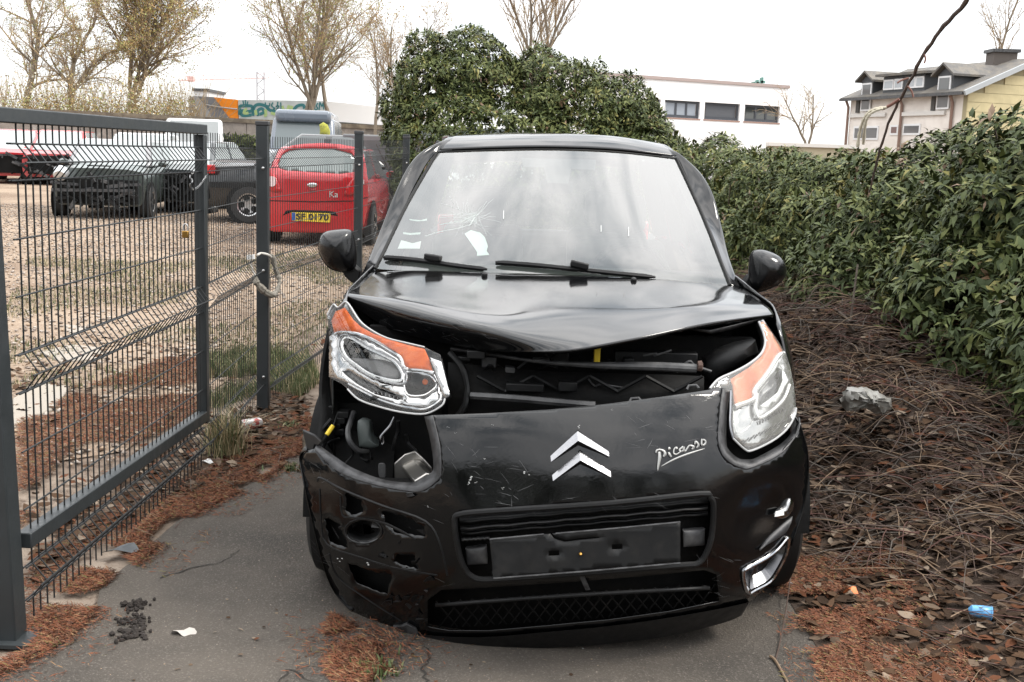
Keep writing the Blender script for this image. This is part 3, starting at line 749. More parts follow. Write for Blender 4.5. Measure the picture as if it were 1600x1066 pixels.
for k, (x, y, lab) in enumerate(((452, 668, 'small green weed clump beside the tin can'), (590, 1052, 'small green weed in the red moss before the bumper'), (455, 735, 'low grassy weed at the edge of the drive by the bumper corner'))):
    c = gnd(x, y); V, F, mi = blades(np.array([[c.x, c.y]])+r.normal(0, .03, (70, 2)), 70+k, .035, .004, (.7, .25, .05), flat, .9)
    tag(fast_mesh('weed', V, F, GR_, mi), lab, 'weed', 'weeds by the drive', 'stuff')
# ================================================================== the wrecked black car
XC = .17
CAR = thing('wrecked_car', 'black compact people carrier with smashed front end and hanging bumper', 'car', (XC, 5.2, 0))
M_PAINT = mat('black_paint', (.0035, .0037, .0042), .07, spec=.5, rvar=(5, .05, .13), col2=(.006, .006, .006), cs=4)
M_BUMP = mat('dusty_black_paint', (.0022, .0023, .0026), .09, spec=.45, rvar=(4, .05, .20), col2=(.0045, .0043, .0041), cs=6, ct=(.5, .78), col3=(.018, .017, .0155), c3s=45, c3t=(.70, .84), bump=(3.0, .20, .02))
M_PLAS = mat('black_plastic', (.0060, .0061, .0064), .48, spec=.28, rvar=(14, .36, .6), col2=(.014, .0135, .013), cs=18, ct=(.55, .72), bump=(120, .15, .003))
M_DARK = mat('grimy_black', (.0038, .0038, .0038), .75, spec=.2, col2=(.010, .009, .008), cs=11, ct=(.52, .72), bump=(40, .3, .01))
M_EDGE = mat('scraped_plastic', (.050, .050, .052), .5, spec=.4, col2=(.016, .016, .017), cs=22, ct=(.42, .6), bump=(80, .3, .004))
M_CHROME = mat('chrome', (.46, .46, .47), .06, metal=1.0)
M_CHROMED = mat('satin_chrome', (.24, .24, .25), .22, metal=1.0)
M_REFL = mat('lamp_reflector', (.30, .30, .30), .10, metal=1.0, bump=(16, .35, .01))
M_ALU = mat('aluminium', (.50, .48, .45), .35, metal=1.0, bump=(30, .15, .003))
M_AMBER = mat('amber_plastic', (.46, .085, .004), .35, spec=.2, col2=(.33, .045, .003), cs=18, ct=(.4, .65), bump=(130, .2, .003))
M_AMBER_LIT = mat('overlit_amber_plastic', (.52, .17, .065), .3, spec=.3, col2=(.44, .12, .04), cs=18, ct=(.4, .65), bump=(130, .2, .003))  # same amber as the other indicator, lightened to paint in its overexposure
M_LENS = glass('lamp_lens', (.96, .96, .95), 1.45, .02, boost=.5)
M_WSG = glass('windscreen_glass', (.60, .66, .63), 1.55, .0, dust=.05, dustcol=(.50, .52, .49), boost=2.5)
M_LENS2 = glass('sky_washed_lamp_lens', (.96, .96, .95), 1.45, .03, dust=.07, dustcol=(.62, .61, .59), boost=.8)  # pale film here paints in the sky glare washing out this lens
M_SIDEG = glass('side_glass', (.45, .50, .48), 1.55, .0, boost=1.7)
M_RUB = mat('rubber', (.007, .007, .007), .6, spec=.3)
M_GREYP = mat('grey_plastic', (.028, .028, .03), .5, col2=(.07, .07, .07), cs=14)
M_YEL = mat('yellow_plastic', (.65, .46, .02), .45)
M_WHITE = mat('off_white', (.72, .72, .70), .6)

_zt = [0.0, .14, .22, .34, .46, .60, .70, .78, .86, .95, 1.05, 1.2]
_yt = [.20, .10, .05, .015, 0, .012, .045, .085, .145, .225, .33, .5]
_PS = cr(list(zip(_zt, _yt)), 6)
_PZ = np.array([p[0] for p in _PS]); _PY = np.array([p[1] for p in _PS])
def FS(x, z):
    u = abs(x-XC)/.83
    y = 3.215 + .40*u**2.6 + float(np.interp(z, _PZ, _PY))
    # dent of the far corner pocket round the fog lamp
    e = ((x-.80)/.13)**2 + ((z-.47)/.11)**2
    y += .045*math.exp(-e*1.3)
    # pushed-in left flank and a shallow dent left of the badge
    e = ((x+.42)/.22)**2+((z-.42)/.20)**2
    y += .03*math.exp(-e)
    e = ((x+.02)/.16)**2+((z-.60)/.10)**2
    y += .016*math.exp(-e)
    return min(y, 3.98)
def hit(px, py, off=0.0):
    Y = 3.4
    for _ in range(22):
        p = at(px, py, Y); Y += .6*(FS(p.x, p.z)+off-Y)
    return at(px, py, Y)
def strip(outer, inner, offo, offi, name, m_, par, th=.004):
    A = [hit(*p, offo) for p in cr(outer, 5)]; B = [hit(*p, offi) for p in cr(inner, 5)]
    n = min(len(A), len(B))
    return solid(ribbon(A[:n], B[:n]).build(name, m_, par), th)

# ---------------- bonnet: net of points, buckled along its front
def net(rows): return [[at(*p) for p in r] for r in rows]
hood_rows = net([
    [(578, 425, 4.62), (650, 423, 4.50), (760, 426, 4.44), (870, 429, 4.42), (985, 434, 4.44), (1090, 441, 4.50), (1158, 449, 4.62)],
    [(558, 443, 4.34), (650, 443, 4.22), (760, 449, 4.14), (870, 452, 4.10), (985, 455, 4.13), (1090, 458, 4.20), (1178, 462, 4.30)],
    [(543, 455, 4.12), (640, 462, 3.96), (755, 475, 3.84), (870, 482, 3.79), (985, 481, 3.83), (1093, 474, 3.92), (1192, 473, 4.08)],
    [(538, 460, 4.06), (632, 473, 3.82), (750, 494, 3.64), (868, 508, 3.60), (985, 500, 3.68), (1098, 485, 3.81), (1201, 480, 3.99)],
    [(537, 463, 4.05), (622, 488, 3.78), (744, 514, 3.53), (866, 533, 3.47), (985, 516, 3.57), (1102, 496, 3.73), (1206, 486, 3.93)],
    [(536, 467, 4.07), (612, 516, 3.84), (738, 546, 3.60), (865, 549, 3.425), (985, 530, 3.49), (1105, 505, 3.66), (1209, 491, 3.89)]])
mb = MB(); mb.grid(patch(hood_rows, 10, 8))
hood = solid(mb.build('bonnet', M_PAINT, CAR, autosmooth=60), .012)
# folded inner skin seen below the right-hand edge
A = [at(1075, 513, 3.70), at(1110, 517, 3.69), at(1150, 508, 3.75), at(1205, 493, 3.91)]; B = [at(1080, 516, 3.70), at(1112, 522, 3.70), at(1150, 514, 3.77), at(1200, 497, 3.93)]
solid(ribbon(A, B).build('bonnet_inner_skin', M_EDGE, CAR), .003)
for x, y, Y in ((757, 433, 4.36), (990, 441, 4.36)):
    mb = MB(); p = at(x, y, Y)+Vector((0, 0, .006)); mb.lathe([(0, -.012), (.012, -.012), (.012, .004), (.008, .011), (0, .013)], p, 14, Matrix.Rotation(.5, 3, 'X')); mb.build('washer_nozzle', M_PLAS, CAR)

# ---------------- windscreen, seals, pillars, roof
ws_rows = net([
    [(683, 238, 5.36), (775, 235, 5.26), (870, 234, 5.22), (965, 238, 5.26), (1057, 248, 5.36)],
    [(638, 315, 5.03), (755, 318, 4.88), (870, 320, 4.83), (985, 325, 4.88), (1096, 332, 5.03)],
    [(600, 392, 4.73), (735, 398, 4.57), (870, 402, 4.52), (1005, 407, 4.57), (1128, 413, 4.73)],
    [(586, 420, 4.63), (727, 430, 4.47), (870, 435, 4.42), (1013, 441, 4.47), (1141, 446, 4.63)]])
WSG = patch(ws_rows, 8, 8)
mb = MB(); mb.grid(WSG)
ws = mb.build('windscreen', M_WSG, CAR, autosmooth=80)
def wsat(px, py, off=0.0):
    # point on the screen under a photo pixel, from a plane fit per column
    best = None
    d = ray(px, py)
    for i in range(len(WSG)-1):
        for j in range(len(WSG[0])-1):
            a, b, c = WSG[i][j], WSG[i][j+1], WSG[i+1][j]
            n = (b-a).cross(c-a); k = (a-CAM).dot(n)/d.dot(n); q = CAM+d*k
            ctr = (WSG[i][j]+WSG[i+1][j+1])/2; e = (q-ctr).length
            if best is None or e < best[0]: best = (e, q, n.normalized())
    q, n = best[1], best[2]
    if n.y > 0: n = -n
    return q+n*off
rows_i = [r[0] for r in WSG]; rows_j = [r[-1] for r in WSG]
mb = MB(); mb.tube([p+Vector((0, -.004, .002)) for p in rows_i], .006, 6); mb.tube([p+Vector((0, -.004, .002)) for p in rows_j], .006, 6); mb.tube([p+Vector((0, -.002, .001)) for p in WSG[0]], .0032, 6)
seal = mb.build('screen_seal', M_RUB, CAR); seal['kind'] = 'stuff'
# ceramic border inside the glass edge
def frit(P, Q): return ribbon(P, Q)
mb = MB()
W = WSG; nj = len(W[0])
mb.grid([[r[0]+Vector((0, .012, 0)), r[0].lerp(r[4], .35)+Vector((0, .014, -.004))] for r in W]); mb.grid([[r[-1].lerp(r[-5], .35)+Vector((0, .014, -.004)), r[-1]+Vector((0, .012, 0))] for r in W])
mb.grid([[p+Vector((0, .014, -.004)) for p in W[0]], [p+Vector((0, .014, -.006)) for p in W[1]]]); 
mb.build('glass_border', M_DARK, CAR)
outL = [(708, 214.5), (686, 222.5), (659, 237), (639, 259), (624, 287), (609, 322), (593, 363), (577, 402), (560, 440)]
inL = [(706, 234), (684, 238), (668, 255), (655, 279), (643, 302), (631, 328), (617, 356), (604, 385), (586, 422)]
yo = [5.52, 5.40, 5.305, 5.21, 5.12, 5.03, 4.92, 4.79, 4.65]; yi = [5.34, 5.35, 5.28, 5.19, 5.10, 5.01, 4.90, 4.77, 4.63]
outR = [(1028, 227), (1056, 237), (1077, 253), (1098, 275), (1115, 307), (1127, 352), (1137, 394), (1147, 425), (1158, 452)]
inR = [(1034, 243), (1057, 248), (1066, 268), (1076, 290), (1086, 310), (1100, 340), (1113, 366), (1126, 402), (1141, 447)]
for o_, i_, s in ((outL, inL, -1), (outR, inR, 1)):
    mo = [((a[0]+b[0])/2, (a[1]+b[1])/2) for a, b in zip(o_, i_)]
    rows = [[at(p[0], p[1], y) for p, y in zip(o_, yo)], [at(p[0], p[1], (y+z)/2-.006) for p, y, z in zip(mo, yo, yi)], [at(p[0], p[1], z) for p, z in zip(i_, yi)]]
    back = [p+Vector((-s*.03, .14, -.01)) for p in rows[0]]
    mb = MB(); mb.grid(patch([back]+rows, 5, 5)); solid(mb.build('windscreen_pillar', M_PAINT, CAR, autosmooth=60), .008)
def rw(y, z, h, n=5): return [Vector((XC+h*(-1+2*k/(n-1)), y+.05*abs(-1+2*k/(n-1))**2, z-.035*abs(-1+2*k/(n-1))**2.2)) for k in range(n)]
roof_rows = [[p for p in net([[(684, 237, 5.37), (775, 233.5, 5.27), (870, 232.5, 5.23), (965, 236.5, 5.27), (1057, 247, 5.37)]])[0]],
             net([[(693, 224, 5.47), (782, 220, 5.38), (870, 219, 5.345), (962, 223, 5.38), (1048, 236, 5.47)]])[0],
             net([[(703, 216, 5.66), (788, 213, 5.58), (870, 212.5, 5.55), (958, 216.5, 5.58), (1035, 229, 5.66)]])[0],
             rw(6.4, 1.645, .60), rw(7.0, 1.575, .585), rw(7.16, 1.50, .58)]
mb = MB(); mb.grid(patch(roof_rows, 6, 5)); solid(mb.build('roof', M_PAINT, CAR, autosmooth=60), .012)
ed = patch(roof_rows, 6, 5)

# ---------------- flanks
def halfw(y, z):
    h = .864
    if y < 4.2: h -= .115*((4.2-y)/.45)**2
    if z > .78: h -= .10*((z-.78)/.27)**1.6
    if z < .36: h -= .05*((.36-z)/.14)**2
    if y > 6.85: h -= .14*((y-6.85)/.42)**2
    h += .012*math.exp(-((z-.62)/.05)**2)
    return h
def arc(cy, cz, r, a0, a1, n=14): return [(cy+r*math.cos(a0+(a1-a0)*k/n), cz+r*math.sin(a0+(a1-a0)*k/n)) for k in range(n+1)]
side = [(3.76, .42)] + [(3.77, .62), (3.80, .84), (3.88, 1.0), (4.06, 1.035), (4.35, 1.05), (4.70, 1.075), (5.4, 1.09), (6.4, 1.10), (7.0, 1.10), (7.22, 1.02), (7.27, .8), (7.25, .45), (7.15, .28)] + arc(6.63, .31, .345, -.1, math.pi+.1) + [(6.1, .20), (4.6, .20)] + arc(4.075, .31, .345, -.25, math.pi-.45)
for s, nm in ((-1, 'left'), (1, 'right')):
    g = cdt(side, [], .07, lambda y, z: Vector((XC+s*halfw(y, z), y, z)))
    solid(g.build('side_panel', M_PAINT, CAR, autosmooth=50), .006)
    for dy in (4.62, 5.62, 6.42):
        mb = MB(); mb.tube([Vector((XC+s*(halfw(dy, z)+.0005), dy+.02*math.sin(z*3), z)) for z in np.linspace(.28, 1.06, 9)], .0035, 5); mb.build('door_gap', M_RUB, CAR)
    for dy in (5.45, 6.3):
        mb = MB(); mb.tube([Vector((XC+s*(halfw(dy+k*.05, .9)+.018), dy+k*.05-.07, .90)) for k in range(5)], .014, 8); mb.build('door_handle', M_PAINT, CAR)
    # side windows with their pillars
    top = [Vector((p[0], p[1], p[2])) for p in [r[0 if s < 0 else -1] for r in ed]]
    def tp(y):
        q = min(top, key=lambda v: abs(v.y-y)); return Vector((q.x, y, q.z-.01))
    bl = lambda y: Vector((XC+s*(halfw(y, 1.08)), y, 1.08))
    for y0, y1, t0, t1 in ((4.78, 5.60, 5.42, 5.62), (5.66, 6.42, 5.68, 6.46), (6.48, 7.02, 6.52, 6.98)):
        solid(ribbon([bl(y0+(y1-y0)*k/6) for k in range(7)], [tp(t0+(t1-t0)*k/6) for k in range(7)]).build('side_window', M_SIDEG, CAR), .004)
    for y, t in ((5.63, 5.65), (6.45, 6.49), (7.06, 7.02)):
        mb = MB(); mb.beam(bl(y), tp(t), .06, .03, up=Vector((0, 1, 0))); bev(mb.build('door_pillar', M_PAINT, CAR), .006)
    mb = MB(); mb.tube([tp(y)+Vector((-s*.02, 0, .0)) for y in np.linspace(5.7, 7.05, 10)], .016, 8); mb.build('roof_rail', M_PAINT, CAR)
    # wheels
    for wy in (4.075, 6.63):
        c = Vector((XC+s*.77, wy, .305)); R = Matrix.Rotation(s*math.pi/2, 3, 'Y')
        mb = MB(); mb.lathe([(.19, -.09), (.26, -.098), (.295, -.08), (.305, -.05), (.305, .05), (.295, .08), (.26, .098), (.19, .09), (.19, -.09)], c, 40, R, closed=True); w = mb.build('wheel', M_RUB, CAR)
        mb = MB(); mb.lathe([(.0, .05), (.05, .055), (.06, .07), (.17, .055), (.195, .085), (.20, .09), (.20, -.08), (.19, -.08), (.185, .03), (.0, .02)], c, 30, R, closed=True); mb.build('rim', M_CHROMED, w)
        mb = MB()
        n = 18; a0 = [Vector((XC+s*.86, wy+.36*math.cos(math.pi*k/n), .31+.36*math.sin(math.pi*k/n))) for k in range(n+1)]
        mb.grid([a0, [p+Vector((-s*.30, 0, 0)) for p in a0]]); mb.build('wheel_liner', M_DARK, CAR)
# front wing edge beside the lost lamp, scuffed inner arch on the left
A = [hit(515, 500, .10), hit(506, 540, .12), hit(500, 580, .14), hit(498, 615, .14), hit(500, 650, .12), hit(494, 690, .06)]
B = [p+Vector((.05, .06, 0)) for p in A]; B2 = [p+Vector((-.01, .24, -.005)) for p in A]
mb = MB(); mb.grid(patch([[tuple(q) for q in B], [tuple(q) for q in A], [tuple(q) for q in B2]], 4, 4)); solid(mb.build('front_wing_edge', M_DARK, CAR, autosmooth=60), .006)
# tail
g = cdt([(-.74, .32), (.74, .32), (.76, .8), (.70, 1.08), (-.70, 1.08), (-.76, .8)], [], .12, lambda x, z: Vector((XC+x, 7.27-.12*abs(x/.76)**4-.03*max(0, z-.8), z)))
solid(g.build('tailgate', M_PAINT, CAR), .008)
g = cdt([(-.66, 1.1), (.66, 1.1), (.55, 1.48), (-.55, 1.48)], [], .15, lambda x, z: Vector((XC+x, 7.22-.1*abs(x/.7)**4-.25*(z-1.1), z)))
g.build('rear_window', M_SIDEG, CAR)
for s in (-1, 1):
    mb = MB(); mb.box((XC+s*.60-.06, 7.14, .85), (XC+s*.60+.06, 7.25, 1.16)); bev(mb.build('tail_lamp', mat('red_lamp', (.45, .01, .012), .2, coat=.5), CAR), .02)
mb = MB(); mb.box((XC-.78, 3.95, .20), (XC+.78, 7.2, .24)); mb.build('floor_pan', M_DARK, CAR)
mb = MB(); mb.box((XC-.66, 4.42, .24), (XC+.66, 4.46, 1.02)); mb.build('bulkhead', M_DARK, CAR)
for s in (-1, 1):
    mb = MB(); mb.box((XC+s*.60-.02, 4.05, .42), (XC+s*.60+.02, 4.42, .98)); mb.build('inner_wing', M_DARK, CAR)

# ---------------- cabin
mb = MB(); mb.grid(patch([[(XC+x, 4.52+.12*abs(x)**2, 1.045) for x in (-.62, -.3, 0, .3, .62)], [(XC+x, 4.95, 1.07) for x in (-.66, -.3, 0, .3, .66)], [(XC+x, 5.12, .98) for x in (-.66, -.3, 0, .3, .66)], [(XC+x, 5.10, .55) for x in (-.66, -.3, 0, .3, .66)]], 4, 4))
mb.build('dashboard', mat('dash_plastic', (.02, .02, .019), .7, bump=(90, .2, .003)), CAR)
M_SEAT = mat('seat_cloth', (.06, .06, .065), .9, bump=(150, .3, .004))
for s in (-1, 1):
    for y in (5.75, 6.6):
        c = XC+s*.36
        mb = MB(); mb.box((c-.24, y-.5, .42), (c+.24, y, .58)); mb.box((c-.23, y-.02, .5), (c+.23, y+.12, 1.14)); st = bev(mb.build('seat', M_SEAT, CAR), .05, 4)
        mb = MB(); mb.box((c-.13, y+.04, 1.17), (c+.13, y+.13, 1.36)); bev(mb.build('headrest', M_SEAT, st), .04, 4)
c = Vector((XC+.37, 5.22, .99)); R = Matrix.Rotation(math.radians(62), 3, 'X')
mb = MB(); mb.tube([c+R @ Vector((.18*math.cos(a), .18*math.sin(a), 0)) for a in np.linspace(0, 2*math.pi, 33)], .014, 8, cap=False); mb.tube([c+R @ Vector((-.17, 0, 0)), c+R @ Vector((.17, 0, 0))], .018, 6); mb.build('steering_wheel', M_PLAS, CAR)
# interior mirror with its grey sensor patch
p = wsat(870, 270, -.07)
mb = MB(); mb.ring_loft([[p+Vector((x*w, dy, z*w)) for x, z in ((-.075, -.015), (-.06, -.03), (.06, -.03), (.075, -.015), (.07, .02), (.04, .04), (-.04, .04), (-.07, .02))] for dy, w in ((-.02, .75), (-.012, 1), (.02, 1))]); mi_ = mb.build('interior_mirror', mat('mirror_shell', (.03, .03, .03), .6), CAR)
mb = MB(); q = [wsat(x, y, -.006) for x, y in ((815, 245), (932, 248), (930, 264), (893, 262), (888, 285), (855, 284), (850, 260), (817, 259))]; mb.prism(q, (0, .003, 0)); mb.build('sensor_patch', mat('sensor_grey', (.05, .045, .047), .8), CAR)
# crazed glass, papers behind the screen
M_CRACK = mat('glass_splinters', (.34, .37, .355), .35)
mb = MB(); rr = random.Random(12)
C0 = (735, 340)
def crk(pts, w):
    P = [wsat(x, y, .0015) for x, y in pts]
    for a, b in zip(P[:-1], P[1:]):
        d = (b-a); s = d.cross(Vector((0, -1, .6))).normalized()*w/2
        mb.add([a-s, a+s, b+s, b-s], [(0, 1, 2, 3)])
for k in range(60):
    a = rr.uniform(0, 2*math.pi); L = rr.uniform(10, 46)*(1.5 if rr.random() < .25 else 1); pts = [C0]; x, y = C0[0]+rr.uniform(-16, 16), C0[1]+rr.uniform(-8, 8); pts = [(x, y)]
    for s in range(4):
        a += rr.uniform(-.25, .25); x += math.cos(a)*L/4; y += math.sin(a)*L/4*.8
        if 600 < x < 800 and 300 < y < 405: pts.append((x, y))
    if len(pts) > 1: crk(pts, rr.uniform(.0004, .0011))
crk([(664, 370), (675, 366), (690, 362), (712, 358), (735, 352), (742, 340)], .0028)
crk([(686, 352), (705, 348), (722, 346), (735, 340), (748, 335)], .003)
o = mb.build('screen_crack', M_CRACK, CAR, smooth=False); o['kind'] = 'stuff'
def sheet(px, off, name, m_):
    mb = MB(); q = [wsat(x, y, off) for x, y in px]; mb.add(q, [tuple(range(len(q)))]); return solid(mb.build(name, m_, CAR, smooth=False), .0012)
sheet(zo(580, 300, 7.27, [(1060, 470), (1130, 430), (1240, 460), (1290, 510), (1325, 610), (1310, 665), (1340, 710), (1200, 720), (1205, 680), (1150, 600)]), -.002, 'loose_glass_flap', mat('milky_glass', (.66, .74, .70), .5, bump=(50, .5, .004)))
sheet(zo(580, 300, 7.27, [(300, 640), (340, 545), (400, 560), (470, 580), (565, 555), (550, 640)]), -.0015, 'sticker', M_WHITE)
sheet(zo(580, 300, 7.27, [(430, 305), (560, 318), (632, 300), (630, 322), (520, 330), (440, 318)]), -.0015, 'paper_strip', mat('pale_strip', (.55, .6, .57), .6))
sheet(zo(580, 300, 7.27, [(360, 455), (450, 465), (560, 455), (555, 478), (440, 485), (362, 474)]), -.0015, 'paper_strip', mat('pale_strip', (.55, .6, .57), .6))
for x, y, h in ((787, 330, 13), (939, 353, 10), (982, 356, 14)):
    mb = MB(); a, b = wsat(x, y, .002), wsat(x, y+h, .002); mb.beam(a, b, .003, .001); mb.build('heater_mark', mat('mark_grey', (.42, .43, .42), .6), CAR)
# wipers
def wiper(pts, w, block):
    P = [wsat(x, y, .014) for x, y in pts]
    mb = MB(); mb.tube([tuple(q) for q in cr([tuple(p) for p in P], 4)], [w*.55]+[w]*(4*(len(P)-1)-1)+[w*.4], 6); wv = mb.build('wiper', M_PLAS, CAR)
    mb = MB(); mb.tube([p+Vector((0, .012, -.008)) for p in P[:-1]], .004, 5); mb.build('wiper_rubber', M_RUB, wv)
    a, b = wsat(*block[0], .035), wsat(*block[1], .03)
    mb = MB(); mb.beam(a, b, .028, .026); bev(mb.build('wiper_joint', M_PLAS, wv), .006)
wiper([(601, 406), (640, 409), (680, 414), (720, 420), (762, 425)], .0105, ((668, 411), (692, 414)))
wiper([(775, 414), (830, 418), (890, 424), (950, 430), (1022, 437)], .0105, ((890, 421), (918, 426)))
# ---------------- door mirrors
def dmirror(outline, Y, s, stalk):
    ring = [at(x, y, Y) for x, y in cr(outline, 4, True)]
    m_ = pillow(ring, (0, -.085, .012), (0, .06, 0)).build('door_mirror', mat('mirror_black', (.005, .005, .0055), .15, spec=.5, rvar=(8, .10, .28)), CAR)
    mb = MB(); q = [at(x, y, Y) for x, y in stalk]; mb.prism(q, (0, .07, 0)); bev(mb.build('mirror_arm', M_PLAS, m_), .006)
    c = sum(ring, Vector())/len(ring); mb = MB(); mb.add([c+(p-c)*.86+Vector((0, .062, 0)) for p in ring], [tuple(range(len(ring)))]); mb.build('mirror_glass', M_CHROME, m_)
    # trim seam across the shell
    mb = MB(); A = [c+(p-c)*.99+Vector((0, -.012, 0)) for p in ring]; mb.tube(A+[A[0]], .0022, 5, cap=False); mb.build('mirror_seam', M_RUB, m_)
dmirror([(499, 393), (500, 374), (508, 363), (528, 359), (549, 360), (555, 377), (558, 404), (552, 423), (530, 424), (512, 416)], 4.78, -1, [(533, 420), (553, 415), (563, 424), (560, 445), (548, 441), (538, 432)])
dmirror([(1170, 440), (1171, 405), (1177, 392), (1194, 391), (1217, 401), (1227, 416), (1226, 432), (1212, 446), (1190, 455), (1177, 456)], 4.72, 1, [(1172, 430), (1180, 452), (1178, 464), (1165, 458), (1160, 444)])

# ---------------- bumper skin
B_OUT = [(674, 649), (760, 646), (860, 640), (950, 631), (1050, 618), (1130, 606), (1126, 638), (1123, 683), (1128, 707), (1138, 720), (1154, 729), (1172, 731), (1218, 710), (1243, 681), (1249, 662), (1256, 685), (1261, 706), (1262, 742), (1255, 792), (1244, 828), (1236, 853), (1222, 885), (1197, 917), (1170, 942), (1130, 951), (1046, 966), (952, 979), (859, 988), (765, 996), (702, 996), (640, 991), (616, 988), (590, 980), (552, 957), (524, 926), (505, 880), (486, 805), (475, 752), (469, 714), (479, 705), (492, 701), (515, 726), (541, 743), (590, 758), (639, 767), (661, 766), (684, 749), (688, 734), (686, 696)]
GRILLE = zo(640, 760, 3.2, [(225, 170), (255, 140), (400, 125), (1000, 85), (1450, 38), (1500, 55), (1520, 100), (1510, 250), (1480, 340), (1440, 385), (1350, 395), (900, 432), (430, 465), (320, 455), (270, 400), (240, 300)])
INTAKE = [(668, 938), (690, 922), (800, 916), (900, 909), (1000, 901), (1100, 891), (1120, 898), (1124, 940), (1046, 956), (952, 969), (859, 978), (765, 986), (702, 986), (668, 980)]
Z2 = lambda p: zo(440, 640, 2.664, p)
HOLES = [GRILLE, INTAKE,
         Z2([(265, 345), (332, 375), (338, 425), (292, 442), (266, 420)]),
         Z2([(340+72*math.cos(a), 508+46*math.sin(a)) for a in np.linspace(0, 2*math.pi, 18)[:-1]]),
         Z2([(412, 422), (500, 440), (590, 480), (596, 528), (530, 522), (470, 510), (430, 468)]),
         Z2([(180, 450), (240, 480), (262, 530), (274, 580), (200, 550), (186, 500)]),
         Z2([(482, 600), (555, 604), (560, 640), (575, 668), (520, 650), (460, 635)]),
         Z2([(275, 640), (370, 668), (460, 690), (440, 770), (360, 745), (300, 715)]),
         zo(840, 660, 2.804, [(905, 650), (960, 622), (1060, 560), (1096, 530), (1080, 600), (1030, 690), (945, 740), (918, 715)])]
_rt = random.Random(6)
def torn(h, a=1.6): return [(x+_rt.uniform(-a, a), y+_rt.uniform(-a, a)) for x, y in dens(h, 5)]
HOLES = HOLES[:2]+[torn(h, .8 if i == 1 else 1.7) for i, h in enumerate(HOLES[2:8])]+HOLES[8:]
mb = cdt(B_OUT, HOLES, 7.0, lambda x, y: hit(x, y))
BUMP = solid(mb.build('bumper', M_BUMP, CAR, autosmooth=45), .005)
BUMP['label'] = 'torn black front bumper with an empty lamp opening'
# skin carried round both corners
def skirt(px, dx, name, m_=None):
    A = [hit(*p) for p in cr(px, 4)]; Bk = [p+Vector((dx, .22, .01)) for p in A]
    mid = [a.lerp(b, .35)+Vector((-dx*.25, 0, 0)) for a, b in zip(A, Bk)]
    mb = MB(); mb.grid([A, mid, Bk]); return solid(mb.build(name, m_ or M_BUMP, BUMP, autosmooth=60), .004)
skirt([(1249, 662), (1256, 685), (1261, 706), (1262, 742), (1255, 792), (1244, 828), (1236, 853)], .03, 'bumper_corner')
skirt([(479, 705), (469, 714), (475, 752), (486, 805), (505, 880), (524, 926), (552, 957)], -.03, 'bumper_corner')
# lower lip
LIP = [(1170, 942), (1130, 951), (1046, 966), (952, 979), (859, 988), (765, 996), (702, 996), (640, 991), (612, 986)]
LIPB = [(1158, 960), (1128, 972), (1046, 992), (952, 1004), (859, 1010), (765, 1013), (702, 1012), (645, 1006), (614, 999)]
A = [hit(*p, -.012) for p in cr(LIP, 4)]; A0 = [hit(*p, .02) for p in cr(LIP, 4)]; Bq = [hit(*p, .0) for p in cr(LIPB, 4)]; Cq = [p+Vector((0, .16, .012)) for p in Bq]
mb = MB(); mb.grid([A0, A, Bq, Cq]); solid(mb.build('bumper_lip', M_PLAS, BUMP, autosmooth=25), .004)
# broken end of the lip
mb = MB(); q = [hit(x, y, -.015) for x, y in Z2([(462, 905), (500, 902), (520, 893), (560, 915), (572, 945), (470, 938)])]; mb.prism(q, (0, .03, 0)); bev(mb.build('broken_tab', M_EDGE, BUMP), .003)
# pale cut edges round the lamp openings
strip([(492, 701), (515, 726), (541, 743), (590, 758), (639, 767), (661, 766), (684, 749), (688, 734), (686, 696), (675, 649)], [(495, 693), (526, 715), (553, 732), (598, 749), (643, 754), (660, 747), (674, 738), (677, 726), (673, 692), (663, 651)], -.0035, .035, 'lamp_opening_edge', M_EDGE, BUMP)
strip([(1130, 606), (1126, 638), (1123, 683), (1128, 707), (1138, 720), (1154, 729), (1172, 731), (1218, 710), (1243, 681), (1249, 662)], [(1142, 611), (1136, 645), (1135, 690), (1140, 704), (1154, 716), (1168, 718), (1182, 715), (1222, 692), (1242, 668), (1248, 652)], -.0035, .035, 'lamp_opening_edge', M_EDGE, BUMP)
# grille: frame, slats, number plate holder, brackets
gr = [hit(*p, -.004) for p in cr(GRILLE, 3, True)]
mb = MB(); mb.tube(gr+[gr[0]], .0095, 8, cap=False); mb.build('grille_frame', M_PLAS, BUMP)
cg = np.mean(np.array(GRILLE), 0)
mb = cdt([tuple(cg+(np.array(p)-cg)*1.03) for p in GRILLE], [], 14, lambda x, y: hit(x, y, .075)); mb.build('grille_back', M_DARK, BUMP)
for a, b, o1, o2, w in (((718, 815), (1107, 783), .015, .05, 8), ((719, 826), (1106, 793), .005, .045, 4), ((721, 843), (765, 840), .0, .05, 5), ((721, 833), (1106, 802), .02, .06, 4)):
    n = 22; xs = np.linspace(0, 1, n)
    A = [hit(a[0]+(b[0]-a[0])*t, a[1]+(b[1]-a[1])*t+(.9*math.sin(t*40)), o1) for t in xs]; Bq = [hit(a[0]+(b[0]-a[0])*t, a[1]+(b[1]-a[1])*t-w, o2) for t in xs]
    solid(ribbon(A, Bq).build('grille_slat', M_PLAS, BUMP), .006)
PL = [(765, 843), (1063, 816), (1063, 880), (771, 904)]
slots = [[(857, 861), (874, 860), (874, 868), (857, 869)], [(956, 851), (973, 850), (973, 858), (956, 859)], [(855, 828), (868, 838), (884, 844), (905, 841), (937, 839), (937, 841), (905, 844), (882, 847), (866, 842)]]
def plfn(off):
    a, b = hit(770, 870, off), hit(1060, 850, off); mid = hit(915, 860, off-.01)
    n = (b-a).cross(Vector((0, .15, 1))).normalized()
    return lambda x, y: onplane(x, y, mid, n)
